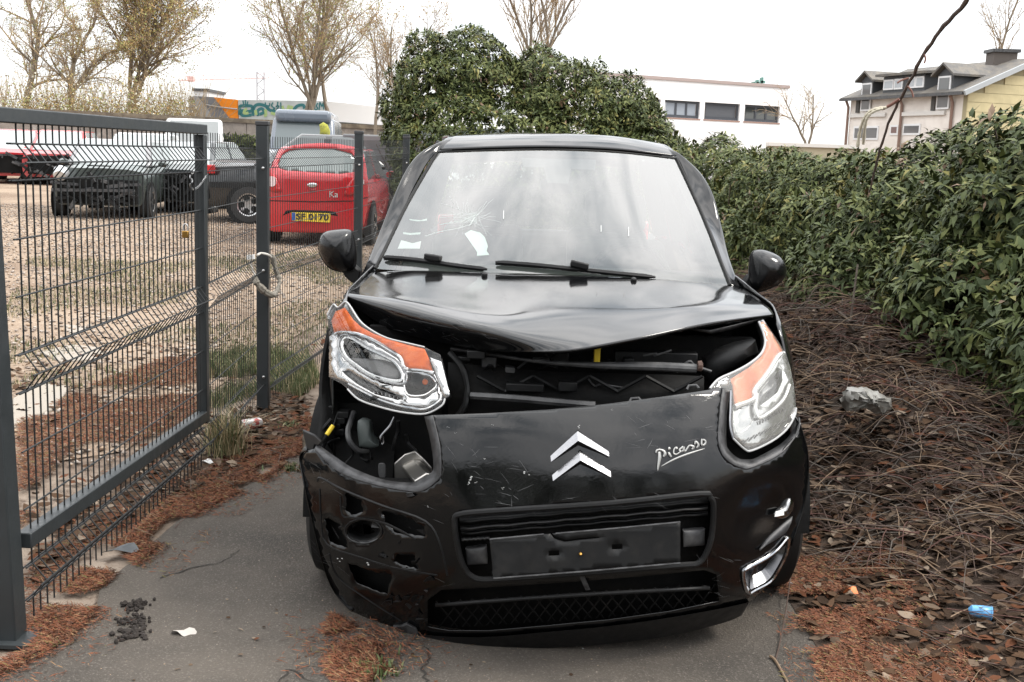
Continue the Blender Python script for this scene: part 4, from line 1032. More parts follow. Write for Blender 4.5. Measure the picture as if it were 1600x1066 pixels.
mb = cdt(PL, slots, 9, plfn(-.012)); pl = solid(mb.build('plate_holder', mat('plate_black', (.0085, .0087, .009), .5, spec=.22, rvar=(12, .4, .6), col2=(.014, .0135, .013), cs=22, ct=(.5, .7)), BUMP), .006)
f = plfn(-.018)
mb = MB(); mb.tube([f(*p) for p in ((771, 904), (915, 893), (1063, 880))], .003, 6); mb.tube([f(*p) for p in ((765, 843), (850, 835))], .003, 6); mb.tube([f(*p) for p in ((868, 834), (960, 826), (1063, 816))], .003, 6)
o = mb.build('plate_edge', M_EDGE, BUMP); o['kind'] = 'stuff'
mb = MB(); c = f(907, 866); mb.lathe([(0, 0), (.006, 0), (.003, .006), (0, .008)], c, 7, Matrix.Rotation(math.pi/2, 3, 'X')); mb.build('bent_screw', M_BRASS, BUMP)
for px in ([(727, 857), (761, 853), (762, 881), (730, 883)], [(1067, 829), (1102, 826), (1101, 852), (1068, 855)]):
    ring = [hit(x, y, .03) for x, y in dens(px, 6)]; pillow(ring, (0, -.012, 0), (0, .04, 0)).build('grille_bracket', M_GREYP, BUMP)
mb = MB(); q = [hit(x, y, -.006) for x, y in zo(640, 760, 3.2, [(848, 450), (872, 445), (903, 518), (880, 520)])]; mb.prism(q, (0, .008, 0)); mb.build('torn_flap', M_EDGE, BUMP)
# lower intake: bar and diamond mesh
mb = MB(); mb.grid([[hit(680+430*t, 949-27*t-2*math.sin(t*math.pi), o) for t in np.linspace(0, 1, 16)] for o in (.0, .06)]); solid(mb.build('intake_bar', M_PLAS, BUMP), .012)
mb = MB()
for k in range(26):
    x = 662+k*19
    for dx in (-34, 34):
        a, b = (x, 940-.063*(x-680)), (x+dx, 982-.063*(x+dx-680))
        if 668 < b[0] < 1124 and 668 < a[0] < 1124: mb.tube([hit(*a, .035), hit((a[0]+b[0])/2, (a[1]+b[1])/2, .03), hit(*b, .035)], .0026, 5)
o = mb.build('intake_mesh', M_DARK, BUMP); o['kind'] = 'stuff'
cg = np.mean(np.array(INTAKE), 0)
cdt([tuple(cg+(np.array(p)-cg)*1.04) for p in INTAKE], [], 18, lambda x, y: hit(x, y, .10)).build('intake_back', M_DARK, BUMP)
# left corner pocket: empty fog lamp carrier behind the openings
cp = Z2([(150, 300), (270, 340), (420, 400), (610, 470), (680, 640), (660, 700), (560, 860), (400, 780), (250, 690), (170, 560)])
cdt(cp, [Z2([(340+50*math.cos(a), 510+34*math.sin(a)) for a in np.linspace(0, 2*math.pi, 16)[:-1]])], 9, lambda x, y: hit(x, y, .07)).build('fog_lamp_carrier', M_DARK, BUMP)
ring = [hit(*p, -.002) for p in cr(Z2([(340+76*math.cos(a), 508+50*math.sin(a)) for a in np.linspace(0, 2*math.pi, 18)[:-1]]), 2, True)]; back = [p.lerp(sum(ring, Vector())/len(ring), .25)+Vector((0, .06, 0)) for p in ring]
mb = MB(); mb.ring_loft([ring, back], False, False); solid(mb.build('empty_fog_socket', M_PLAS, BUMP), .004)
for pts in ([(150, 300), (165, 285), (260, 335), (420, 400), (600, 465), (660, 560), (690, 690)], [(160, 330), (165, 450), (190, 560), (330, 615), (480, 660), (650, 690)], [(200, 600), (230, 690), (330, 770), (500, 880)], [(245, 360), (255, 440), (300, 450), (420, 470), (560, 540)]):
    mb = MB(); mb.tube([hit(*p, .001) for p in cr(Z2(pts), 4)], .004, 5); mb.build('carrier_rib', M_PLAS, BUMP)
# right corner: fog lamp, fin, chrome trim
Z6 = lambda p: zo(1140, 760, 5.33, p)
fog = cr(Z6([(365, 225), (400, 190), (440, 165), (465, 120), (495, 95), (525, 120), (528, 180), (490, 240), (430, 272), (375, 262)]), 3, True)
fl = pillow([hit(*p, .002) for p in fog], (0.008, -.016, 0), (0, .03, 0)).build('fog_lamp', M_REFL, BUMP)
mb = MB(); q = [hit(*p, -.022) for p in Z6([(385, 215), (450, 200), (455, 240), (375, 255)])]; mb.prism(q, (0, .006, 0)); mb.build('lamp_facet', M_WHITE, fl)
A = [hit(*p, -.004) for p in cr(Z6([(245, 520), (330, 420), (430, 330), (525, 250)]), 4)]; Bq = [hit(*p, -.012) for p in cr(Z6([(250, 524), (370, 455), (470, 385), (515, 300)]), 4)]
solid(ribbon(A, Bq).build('corner_fin', M_GREYP, BUMP), .006)
chr_ = cr(Z6([(115, 715), (140, 685), (300, 600), (400, 520), (470, 437), (492, 440), (470, 560), (400, 700), (330, 795), (210, 862), (155, 885), (122, 800)]), 3, True)
rg = [hit(*p, -.006) for p in chr_]
mb = MB(); mb.tube(rg+[rg[0]], .0065, 8, cap=False); ct = mb.build('corner_trim', M_CHROME, BUMP)
c = sum(rg, Vector())/len(rg)
mb = MB(); mb.ring_loft([rg, [p.lerp(c, .35)+Vector((-.01, .035, .008)) for p in rg], [p.lerp(c, .75)+Vector((-.012, .045, .012)) for p in rg]], False, True); mb.build('trim_dish', mat('trim_dish', (.13, .13, .135), .2, metal=1.0), ct)
# badge: two chevrons, bevelled
Z5 = lambda p: zo(840, 660, 9.69, p)
for top_, low in (([(195, 510), (605, 135), (1075, 440)], [(205, 605), (615, 345), (1080, 525)]), ([(220, 800), (640, 440), (1105, 745)], [(235, 895), (648, 635), (1105, 835)])):
    T = [hit(*p, -.004) for p in Z5(top_)]; Lw = [hit(*p, -.004) for p in Z5(low)]
    mid = [t.lerp(l, k) + Vector((0, -.014, .0)) for t, l, k in zip(T, Lw, (.72, .60, .70))]
    T0 = [p+Vector((0, .006, 0)) for p in T]; L0 = [p+Vector((0, .006, 0)) for p in Lw]
    mb = MB(); mb.grid([T0, T, mid, Lw, L0]); mb.add([T[0], mid[0], Lw[0], L0[0], T0[0]], [(0, 1, 2, 3, 4)]); mb.add([T[2], mid[2], Lw[2], L0[2], T0[2]], [(0, 1, 2, 3, 4)])
    mb.build('chevron_emblem', mat('emblem_chrome', (.26, .26, .27), .22, metal=1.0, bump=(60, .3, .003)), BUMP, autosmooth=20)
    mb = MB(); cc = sum(T+Lw, Vector())/6
    def gro(p, k=1.0): 
        d_ = (p-cc); return p+Vector((d_.x*.05, .005, d_.z*.08))
    mb.grid([[gro(p) for p in T], [gro(p) for p in Lw]]); solid(mb.build('emblem_base', M_RUB, BUMP), .004)
# signature lettering, as tapered strokes
Zs = lambda p: zo(1000, 670, 13.325, p)
M_LET = mat('silver_lettering', (.32, .32, .31), .35, metal=.4)
def stroke(pts, ws, M):
    P = cr(pts, 5); n = len(P); Wd = np.interp(np.linspace(0, 1, n), np.linspace(0, 1, len(ws)), ws)
    A, Bq = [], []
    for i in range(n):
        t = np.array(P[min(i+1, n-1)])-np.array(P[max(i-1, 0)]); t /= np.linalg.norm(t)+1e-9; nn = np.array([-t[1], t[0]])*Wd[i]/2
        A.append(tuple(np.array(P[i])+nn)); Bq.append(tuple(np.array(P[i])-nn))
    M.grid([[hit(*p, -.0045) for p in Zs(A)], [hit(*p, -.0045) for p in Zs(Bq)]])
for pts, ws in (([(400, 480), (410, 600), (385, 760), (368, 875)], [50, 70, 45, 18]),
                ([(335, 500), (355, 450), (420, 435), (500, 470), (525, 530), (490, 585)], [28, 38, 34, 50, 60, 34]),
                ([(590, 405), (608, 412), (630, 430)], [55, 66, 40]),
                ([(595, 490), (620, 540), (652, 590)], [34, 48, 30]),
                ([(775, 425), (760, 395), (725, 410), (702, 470), (715, 525), (770, 530), (830, 490), (880, 460)], [42, 44, 30, 28, 32, 26, 26, 26]),
                ([(905, 375), (870, 400), (825, 440), (850, 475), (905, 455), (915, 385), (925, 470), (960, 450), (1010, 370), (1045, 345)], [46, 44, 34, 34, 38, 40, 42, 30, 30, 30]),
                ([(1045, 350), (1090, 360), (1125, 385), (1080, 430)], [34, 44, 46, 24]),
                ([(1145, 330), (1160, 265), (1200, 300), (1220, 350), (1180, 400)], [22, 34, 44, 46, 22]),
                ([(1300, 215), (1285, 290), (1300, 345), (1355, 320), (1370, 265), (1320, 225)], [44, 34, 40, 38, 32, 40]),
                ([(440, 785), (700, 645), (1000, 525), (1350, 412)], [14, 36, 42, 10])):
    mb = MB(); stroke(pts, ws, mb); solid(mb.build('script_stroke', M_LET, BUMP), .0025)
# white scrapes and chips in the paint
M_CHIP = mat('paint_chip', (.45, .45, .44), .7)
mb = MB(); rr = random.Random(3)
for x, y, s in ((735, 748, 7), (728, 754, 5), (745, 753, 3), (786, 764, 4), (823, 741, 6), (905, 667, 4), (955, 640, 2), (758, 716, 3), (700, 668, 2), (712, 677, 2), (770, 664, 2), (668, 792, 3), (530, 876, 6), (575, 882, 6), (905, 1012, 6)):
    for k in range(3):
        a = rr.uniform(0, 6.28); cx, cy = x+rr.uniform(-s, s), y+rr.uniform(-s, s)*.6
        q = [(cx+math.cos(a+i*1.26)*rr.uniform(.2, .75)*s*.5, cy+math.sin(a+i*1.26)*rr.uniform(.15, .6)*s*.4) for i in range(5)]
        mb.add([hit(*p, -.0012) for p in q], [(0, 1, 2, 3, 4)])
o = mb.build('paint_chips', M_CHIP, BUMP, smooth=False); o['kind'] = 'stuff'

# hairline scratches on bumper and bonnet
from mathutils.bvhtree import BVHTree
_hg = patch(hood_rows, 10, 8); _hv = [v for r in _hg for v in r]; _w = len(_hg[0])
_bv = BVHTree.FromPolygons([tuple(v) for v in _hv], [(i*_w+j, i*_w+j+1, (i+1)*_w+j+1, (i+1)*_w+j) for i in range(len(_hg)-1) for j in range(_w-1)])
def hoodhit(px, py, off=0.0):
    loc, n, i, d = _bv.ray_cast(CAM, ray(px, py).normalized())
    if loc is None: return None
    if n.dot(ray(px, py)) > 0: n = -n
    return loc+n*off
def scratch(fn, x, y, a, L, w, M):
    A, B = [], []
    for t in np.linspace(0, 1, 5):
        p = fn(x+math.cos(a)*L*t+2*math.sin(t*3)*.4, y+math.sin(a)*L*t); q = fn(x+math.cos(a)*L*t-math.sin(a)*1.0, y+math.sin(a)*L*t+math.cos(a)*1.0)
        if p is None or q is None: return
        d = (q-p).normalized()*w/2*(1-abs(2*t-1)**2+.15); A.append(p+d); B.append(p-d)
    M.grid([A, B])
rr = random.Random(77); M_SCR = mat('scratch_grey', (.11, .11, .112), .6)
mb = MB(); mh = MB()
for k in range(110):
    zone = rr.choice([(690, 690, 830, 775), (690, 690, 830, 775), (520, 770, 690, 960), (960, 640, 1120, 700), (480, 720, 520, 880), (1080, 860, 1160, 960), (700, 770, 1100, 790)])
    scratch(lambda x, y: hit(x, y, -.0008), rr.uniform(zone[0], zone[2]), rr.uniform(zone[1], zone[3]), rr.gauss(.25, .5), rr.uniform(4, 30), rr.uniform(.0003, .0011), mb)
for k in range(46):
    scratch(lambda x, y: hoodhit(x, y, .0008), rr.uniform(590, 760), rr.uniform(486, 530), rr.gauss(.3, .3), rr.uniform(4, 26), rr.uniform(.0003, .0012), mh)
o = mb.build('scratches', M_SCR, BUMP, smooth=False); o['kind'] = 'stuff'
o = mh.build('scratches', M_SCR, hood, smooth=False); o['kind'] = 'stuff'
# ---------------- headlamps
def bowl(px, o0, depth, name, m_, par, steps=5, shrink=.55):
    ring = [hit(*p, o0) for p in cr(px, 4, True)]; c = sum(ring, Vector())/len(ring); R = []
    for k in range(steps+1):
        t = k/steps; R.append([p.lerp(c, shrink*t**1.6)+Vector((0, depth*math.sin(t*math.pi/2), 0)) for p in ring])
    mb = MB(); mb.ring_loft(R, False, True); return mb.build(name, m_, par, autosmooth=50)
def rim(px, off, r, name, m_, par, closed=True):
    q = [hit(*p, off) for p in cr(px, 4, closed)]
    if closed: q = q+[q[0]]
    mb = MB(); mb.tube(q, r, 7, cap=not closed); return mb.build(name, m_, par)
def flatp(px, off, name, m_, par, th=.004, holes=(), st=8, sm=True):
    o_ = cr(px, 3, True) if sm else px
    return solid(cdt(o_, list(holes), st, lambda x, y: hit(x, y, off)).build(name, m_, par, autosmooth=45), th)
LZ = lambda p: zo(500, 460, 5.33, p)
# left lamp, torn loose: pushed up and back
L_OUT = LZ([(60, 170), (110, 85), (150, 110), (205, 65), (245, 90), (330, 220), (430, 300), (560, 365), (720, 405), (870, 440), (1000, 500), (1020, 560), (1080, 840), (1040, 870), (1010, 930), (880, 995), (700, 985), (520, 945), (330, 880), (230, 790), (180, 745), (75, 690), (75, 360)])
HL = flatp(L_OUT, .135, 'headlamp', M_DARK, CAR, .02, sm=False); HL['label'] = 'headlamp torn loose under the buckled bonnet'
LOW = LZ([(185, 430), (210, 370), (270, 370), (400, 450), (520, 505), (620, 560), (680, 640), (690, 690), (660, 725), (560, 715), (420, 670), (300, 590), (220, 520)])
HIGH = LZ([(715, 655), (800, 650), (920, 680), (975, 750), (940, 800), (860, 845), (740, 840), (705, 760)])
AMB = LZ([(95, 220), (130, 140), (165, 130), (205, 110), (270, 205), (340, 270), (440, 325), (560, 370), (720, 420), (870, 455), (905, 530), (945, 655), (820, 630), (710, 615), (670, 525), (560, 450), (420, 370), (280, 320), (170, 315), (120, 330)])
PLATE = LZ([(80, 350), (150, 310), (280, 320), (420, 370), (560, 450), (670, 525), (712, 615), (850, 632), (950, 655), (985, 740), (1005, 870), (880, 950), (720, 935), (520, 880), (350, 800), (240, 740), (80, 685)])
flatp(PLATE, .045, 'lamp_bezel', M_CHROME, HL, .004, [LOW, HIGH, LZ([(180, 640), (235, 690), (300, 740), (460, 830), (690, 880), (690, 850), (520, 790), (330, 690), (240, 630)])], sm=False)
flatp(AMB, .030, 'indicator', M_AMBER, HL, .004, sm=False)
flatp(LZ([(180, 645), (235, 690), (330, 770), (460, 830), (690, 880), (690, 850), (520, 790), (330, 690), (240, 630)]), .06, 'lamp_recess', M_GREYP, HL, .004, sm=False)
b = bowl(LOW, .05, .07, 'low_beam_reflector', M_REFL, HL)
flatp(LZ([(230, 530), (340, 535), (480, 540), (600, 570), (670, 640), (640, 705), (540, 700), (400, 650), (290, 580)]), .075, 'beam_shield', mat('shield_grey', (.10, .10, .105), .45), HL, .003)
bowl(HIGH, .05, .06, 'high_beam_reflector', M_REFL, HL)
flatp(LZ([(740, 830), (850, 790), (960, 740), (965, 780), (870, 845), (750, 845)]), .085, 'beam_mask', M_DARK, HL, .003)
for x, y, m_ in ((320, 460, M_CHROME), (880, 720, M_AMBER)):
    c = hit(*LZ([(x, y)])[0], .09); mb = MB(); mb.lathe([(0, -.012), (.006, -.010), (.009, 0), (.009, .02), (0, .02)], c, 12, Matrix.Rotation(math.pi/2, 3, 'X')); mb.build('bulb', m_, HL)
rim(LOW, .04, .0065, 'beam_ring', M_CHROME, HL); rim(HIGH, .042, .0045, 'beam_ring', M_CHROME, HL)
c0 = np.mean(np.array(LOW), 0); rim([tuple(c0+(np.array(p)-c0)*1.13) for p in LOW], .036, .004, 'beam_ring', M_CHROMED, HL)
rim(LZ([(120, 335), (170, 315), (280, 322), (420, 372), (560, 452), (670, 527), (712, 617), (850, 634), (950, 657)]), .03, .0055, 'bezel_edge', M_CHROME, HL, False)
rim(LZ([(240, 745), (350, 805), (520, 885), (720, 940), (880, 955), (1000, 885), (1008, 820)]), .03, .005, 'bezel_edge', M_CHROME, HL, False)
flatp(LZ([(905, 520), (940, 535), (1010, 560), (1080, 830), (1040, 868), (1000, 780), (960, 650)]), .02, 'lamp_side_strip', M_CHROME, HL, .004, sm=False)
for k in range(11):
    t = k/10; a = LZ([(345+330*t, 785+75*t)])[0]; bq = LZ([(350+330*t, 805+72*t)])[0]
    mb = MB(); mb.beam(hit(*a, .052), hit(*bq, .052), .003, .004); mb.build('reflector_fin', M_CHROMED, HL)
flatp(L_OUT, .012, 'lens', M_LENS, HL, .0025, sm=False)
rim(LZ([(60, 170), (110, 85), (150, 110), (205, 65), (245, 90), (330, 220), (430, 300), (560, 365), (720, 405), (870, 440)]), .014, .003, 'lens_edge', mat('lens_rim', (.35, .35, .35), .25), HL, False)
rim(LZ([(230, 790), (330, 880), (520, 945), (700, 985), (880, 995), (1010, 930), (1040, 870)]), .014, .003, 'lens_edge', mat('lens_rim', (.35, .35, .35), .25), HL, False)
# right lamp, whole
RZ = lambda p: zo(1080, 480, 4.44, p)
R_OUT = RZ([(470, 100), (500, 85), (545, 150), (600, 230), (655, 320), (690, 420), (720, 600), (728, 700), (715, 760), (660, 850), (560, 930), (420, 995), (370, 985), (290, 910), (275, 820), (280, 590), (130, 565), (190, 500), (300, 450), (400, 395), (480, 330), (512, 260), (505, 190)])
HR = flatp(R_OUT, .115, 'headlamp', M_DARK, CAR, .02, sm=False); HR['label'] = 'whole clear headlamp beside the hedge'
AMBR = RZ([(478, 110), (500, 100), (545, 160), (595, 235), (640, 310), (610, 330), (520, 470), (440, 570), (430, 635), (300, 680), (290, 545), (270, 500), (400, 420), (490, 340), (525, 260), (515, 190)])
LOWR = RZ([(475, 590), (560, 490), (630, 430), (635, 510), (600, 590), (540, 640), (470, 690)])
PLR = RZ([(640, 320), (690, 430), (715, 600), (720, 700), (650, 840), (550, 920), (420, 975), (370, 965), (300, 900), (290, 820), (290, 690), (430, 640), (440, 570), (520, 470), (600, 340)])
flatp(PLR, .040, 'lamp_bezel', mat('white_bezel', (.55, .55, .545), .12, metal=.9), HR, .004, [LOWR], sm=False)
flatp(AMBR, .028, 'indicator', M_AMBER_LIT, HR, .004, sm=False)
bowl(LOWR, .045, .05, 'low_beam_reflector', M_REFL, HR)
bowl(RZ([(300, 730), (370, 700), (430, 680), (440, 740), (420, 800), (380, 850), (310, 870)]), .036, .05, 'high_beam_reflector', M_REFL, HR)
rim(RZ([(640, 320), (600, 345), (520, 470), (440, 575), (432, 640), (300, 690)]), .026, .008, 'bezel_edge', mat('white_gloss', (.72, .72, .72), .2, metal=.5), HR, False)
rim(RZ([(455, 600), (445, 700), (470, 770), (560, 720), (640, 640), (680, 540)]), .026, .006, 'bezel_edge', mat('white_gloss', (.72, .72, .72), .2, metal=.5), HR, False)
for k in range(9):
    t = k/8; a = RZ([(470+160*t, 790-90*t)])[0]; bq = RZ([(478+160*t, 815-90*t)])[0]
    mb = MB(); mb.beam(hit(*a, .034), hit(*bq, .034), .003, .004); mb.build('reflector_fin', M_GREYP, HR)
for k in range(8):
    t = k/7; a = RZ([(360+270*t, 950-140*t)])[0]; bq = RZ([(380+270*t, 925-140*t)])[0]
    mb = MB(); mb.beam(hit(*a, .032), hit(*bq, .032), .004, .004); mb.build('reflector_fin', M_GREYP, HR)
flatp(R_OUT, .006, 'lens', M_LENS2, HR, .0025, sm=False)
rim(RZ([(290, 910), (370, 985), (420, 995), (560, 930), (660, 850), (715, 760), (728, 700)]), .008, .0035, 'lens_edge', mat('lens_rim', (.35, .35, .35), .25), HR, False)
rim(RZ([(130, 565), (190, 500), (300, 450), (400, 395), (480, 330), (512, 260), (505, 190), (470, 100)]), .010, .004, 'lens_edge', mat('lens_rim', (.35, .35, .35), .25), HR, False)
rim(RZ([(275, 580), (272, 700), (270, 820), (290, 912)]), .008, .0035, 'lens_edge', M_CHROMED, HR, False)
flatp(RZ([(190, 520), (240, 490), (275, 510), (260, 540), (210, 545)]), .018, 'lamp_glint_plate', M_CHROME, HR, .003)

# ---------------- engine bay seen through the gap
mb = MB(); mb.box((XC-.66, 3.86, .30), (XC+.66, 3.90, .95)); mb.build('bay_dark_backing', M_DARK, CAR)  # plain dark backing added to keep the open bay black
# radiator slam panel with pressed zigzag ribs
sl = [(700, 566), (760, 572), (850, 580), (940, 583), (1030, 585), (1100, 588)]; slb = [(700, 652), (760, 648), (850, 646), (940, 640), (1030, 628), (1100, 612)]
mb = MB(); mb.grid([[at(x, y, 3.66) for x, y in sl], [at(x, y, 3.60) for x, y in slb]]); solid(mb.build('radiator_support', M_DARK, CAR), .02)
for k in range(8):
    x = 745+k*44; up = k % 2
    mb = MB(); mb.tube([at(x, 612 if up else 588, 3.61), at(x+44, 588 if up else 612, 3.61)], .006, 5); mb.build('support_rib', M_PLAS, CAR)
mb = MB(); mb.tube(cr([tuple(at(x, y, Y)) for x, y, Y in ((705, 545, 3.72), (760, 553, 3.66), (850, 566, 3.60), (940, 571, 3.58), (1030, 573, 3.58), (1088, 576, 3.58))], 5), [.006]*11+[.007, .008, .009, .010, .011, .0125, .0135, .014, .0145, .015, .015, .015, .015, .015, .015], 10); mb.build('stay_tube', M_GREYP, CAR)
mb = MB(); p = at(1090, 572, 3.57); mb.lathe([(0, 0), (.016, 0), (.018, .012), (.010, .016), (0, .016)], p, 10, Matrix.Rotation(math.pi/2, 3, 'Y')); mb.build('tube_end', mat('rust_dark', (.07, .04, .03), .8), CAR)
mb = MB(); mb.box(tuple(at(928, 568, 3.60)), tuple(at(938, 538, 3.62)+Vector((0, .008, 0)))); bev(mb.build('dipstick', M_YEL, CAR), .002)
mb = MB(); mb.box(tuple(at(1129, 558, 3.78)), tuple(at(1135, 551, 3.79)+Vector((0, .01, 0)))); mb.build('connector', M_YEL, CAR)
mb = MB(); mb.tube(cr([tuple(at(x, y, Y)) for x, y, Y in ((703, 552, 3.66), (722, 575, 3.62), (730, 605, 3.60), (727, 632, 3.58), (716, 650, 3.58))], 5), .011, 8); mb.build('hose', M_PLAS, CAR)
mb = MB(); mb.tube(cr([tuple(at(x, y, Y)) for x, y, Y in ((735, 618, 3.58), (800, 622, 3.56), (870, 628, 3.54), (930, 633, 3.53))], 5), .012, 6); mb.build('crash_beam', M_GREYP, CAR)
for x0, x1, y0, y1, Y in ((872, 902, 597, 612, 3.58), (960, 1090, 552, 566, 3.70), (790, 850, 600, 612, 3.58)):
    mb = MB(); a, b = at(x0, y1, Y), at(x1, y0, Y+.01); mb.box((a.x, a.y, a.z), (b.x, b.y+.03, b.z)); bev(mb.build('bay_bracket', M_PLAS, CAR), .004)
for x, y in ((992, 626), (1082, 606)):
    mb = MB(); mb.tube([at(x-9, y+3, 3.44), at(x-6, y-3, 3.45), at(x+6, y-4, 3.45), at(x+10, y+1, 3.44)], .004, 6); mb.build('bumper_clip', M_GREYP, CAR)
ring = [at(x, y, 3.76) for x, y in ((1100, 560), (1120, 545), (1150, 535), (1180, 530), (1185, 550), (1160, 568), (1130, 585), (1105, 598), (1095, 580))]; pillow(ring, (0, -.05, 0), (0, .06, 0)).build('air_box', M_PLAS, CAR)
# inside the empty lamp opening
mb = MB(); mb.grid([[at(x, y, Y) for x, Y in ((500, 3.86), (560, 3.84), (620, 3.80), (690, 3.74))] for y in (630, 770)]); mb.build('bay_panel', M_DARK, CAR)
KZ = lambda p: zo(460, 640, 6.154, p)
q = [at(x, y, 3.66) for x, y in KZ([(958, 520), (1060, 430), (1160, 400), (1240, 470), (1320, 560), (1320, 640), (1180, 720), (960, 660)])]
mb = MB(); mb.prism(q, (0, .01, 0)); fl_ = bev(mb.build('crash_box_flange', M_ALU, CAR), .003)
q = [at(x, y, 3.655) for x, y in KZ([(1030, 545), (1150, 480), (1215, 490), (1215, 560), (1090, 600), (1040, 590)])]; q2 = [at(x, y, 3.50) for x, y in KZ([(1150, 690), (1270, 610), (1330, 620), (1335, 700), (1230, 740), (1165, 730)])]
mb = MB(); mb.ring_loft([q, q2]); bev(mb.build('crash_box', M_ALU, fl_), .004)
mb = MB(); mb.tube(cr([tuple(at(x, y, Y)) for (x, y), Y in zip(KZ([(570, 30), (540, 120), (515, 200), (525, 290), (570, 360), (630, 400), (700, 400)]), (3.78, 3.72, 3.68, 3.66, 3.66, 3.68, 3.72))], 5), .0095, 8); mb.build('hose', M_GREYP, CAR)
q = [at(x, y, 3.70) for x, y in KZ([(610, 110), (720, 110), (740, 230), (770, 310), (810, 350), (740, 370), (650, 360), (620, 330)])]
pillow([tuple(v) for v in cr([tuple(p) for p in q], 3, True)], (0, -.02, 0), (0, .07, 0)).build('washer_bottle', mat('bottle_grey', (.075, .088, .085), .5), CAR)
mb = MB(); mb.tube(cr([tuple(at(x, y, 3.68)) for x, y in KZ([(960, 70), (920, 150), (860, 220), (825, 270), (830, 320), (850, 330), (855, 260)])], 4), .0035, 6); mb.build('metal_pipe', M_CHROMED, CAR)
mb = MB(); q = [at(x, y, 3.60) for x, y in cr(KZ([(805, 540), (830, 518), (870, 530), (878, 600), (870, 655), (815, 650)]), 3, True)]; mb.prism(q, (0, .01, 0)); bev(mb.build('plastic_tab', M_GREYP, CAR), .002)
a, b = at(*KZ([(310, 245)])[0], 3.66), at(*KZ([(372, 155)])[0], 3.68)
mb = MB(); mb.tube([a, b], .0075, 8); yc = mb.build('wire_connector', M_YEL, CAR)
mb = MB(); mb.tube([a, at(*KZ([(265, 320)])[0], 3.66)], .006, 6); mb.tube(cr([tuple(b), tuple(at(*KZ([(390, 110)])[0], 3.69)), tuple(at(*KZ([(420, 20)])[0], 3.74))], 4), .002, 5); mb.build('wire', M_RUB, yc)
q = [hit(x, y, .02) for x, y in KZ([(75, 200), (190, 250), (260, 310), (230, 350), (190, 340), (180, 400), (120, 400), (100, 300)])]
mb = MB(); mb.prism(q, (0, .02, 0)); bev(mb.build('torn_liner', M_PLAS, CAR), .003)
rr = random.Random(8)
for k in range(9):
    x, y = rr.uniform(505, 660), rr.uniform(640, 700); Y = rr.uniform(3.68, 3.8); mb = MB()
    mb.tube(cr([tuple(at(x+rr.uniform(-12, 12), y+j*14+rr.uniform(-5, 5), Y+rr.uniform(-.03, .03))) for j in range(4)], 4), rr.uniform(.003, .008), 6); mb.build('loom', M_PLAS, CAR)
mb = MB(); mb.box((XC-.60, 3.46, .36), (XC+.45, 3.58, .50)); bev(mb.build('bumper_beam', M_DARK, CAR), .01)
for k in range(6):
    p = at(515+rr.uniform(-6, 22), 640+k*9, 3.78); mb = MB(); mb.box((p.x-.02, p.y, p.z-.012), (p.x+.02, p.y+.05, p.z+.012)); bev(mb.build('bay_clip', M_PLAS, CAR), .004)

rr = random.Random(31)
for k in range(30):     # wiring, clips and pipes in the open bay
    x, y = rr.uniform(720, 1090), rr.uniform(552, 618); Y = rr.uniform(3.60, 3.80); mb = MB()
    if k % 3:
        mb.tube(cr([tuple(at(x+j*rr.uniform(8, 22), y+rr.uniform(-9, 9), Y+rr.uniform(-.02, .02))) for j in range(4)], 4), rr.uniform(.002, .006), 6); mb.build('loom', rr.choice([M_PLAS, M_GREYP, M_RUB]), CAR)
    else:
        p = at(x, y, Y); w, h = rr.uniform(.01, .03), rr.uniform(.006, .02); mb.box((p.x-w, p.y-.02, p.z-h), (p.x+w, p.y+.02, p.z+h)); bev(mb.build('bay_clip', rr.choice([M_PLAS, M_GREYP]), CAR), .004)

# splintered plastic round the broken bumper corner
rr = random.Random(91)
for k in range(26):
    x, y = rr.choice([(rr.uniform(600, 690), rr.uniform(800, 960)), (rr.uniform(520, 690), rr.uniform(770, 900)), (rr.uniform(560, 660), rr.uniform(930, 975))])
    n = rr.randint(3, 5); a0 = rr.uniform(0, 6.28); R = rr.uniform(4, 13)
    q = [(x+math.cos(a0+6.28*i/n)*R*rr.uniform(.35, 1.3), y+math.sin(a0+6.28*i/n)*R*rr.uniform(.25, .9)) for i in range(n)]
    P = [hit(*p, rr.uniform(-.014, .012)) for p in q]; mb = MB(); mb.prism(P, (0, .004, 0)); mb.build('torn_shard', rr.choice([M_PLAS, M_DARK, M_PLAS, M_EDGE]), BUMP, smooth=False)
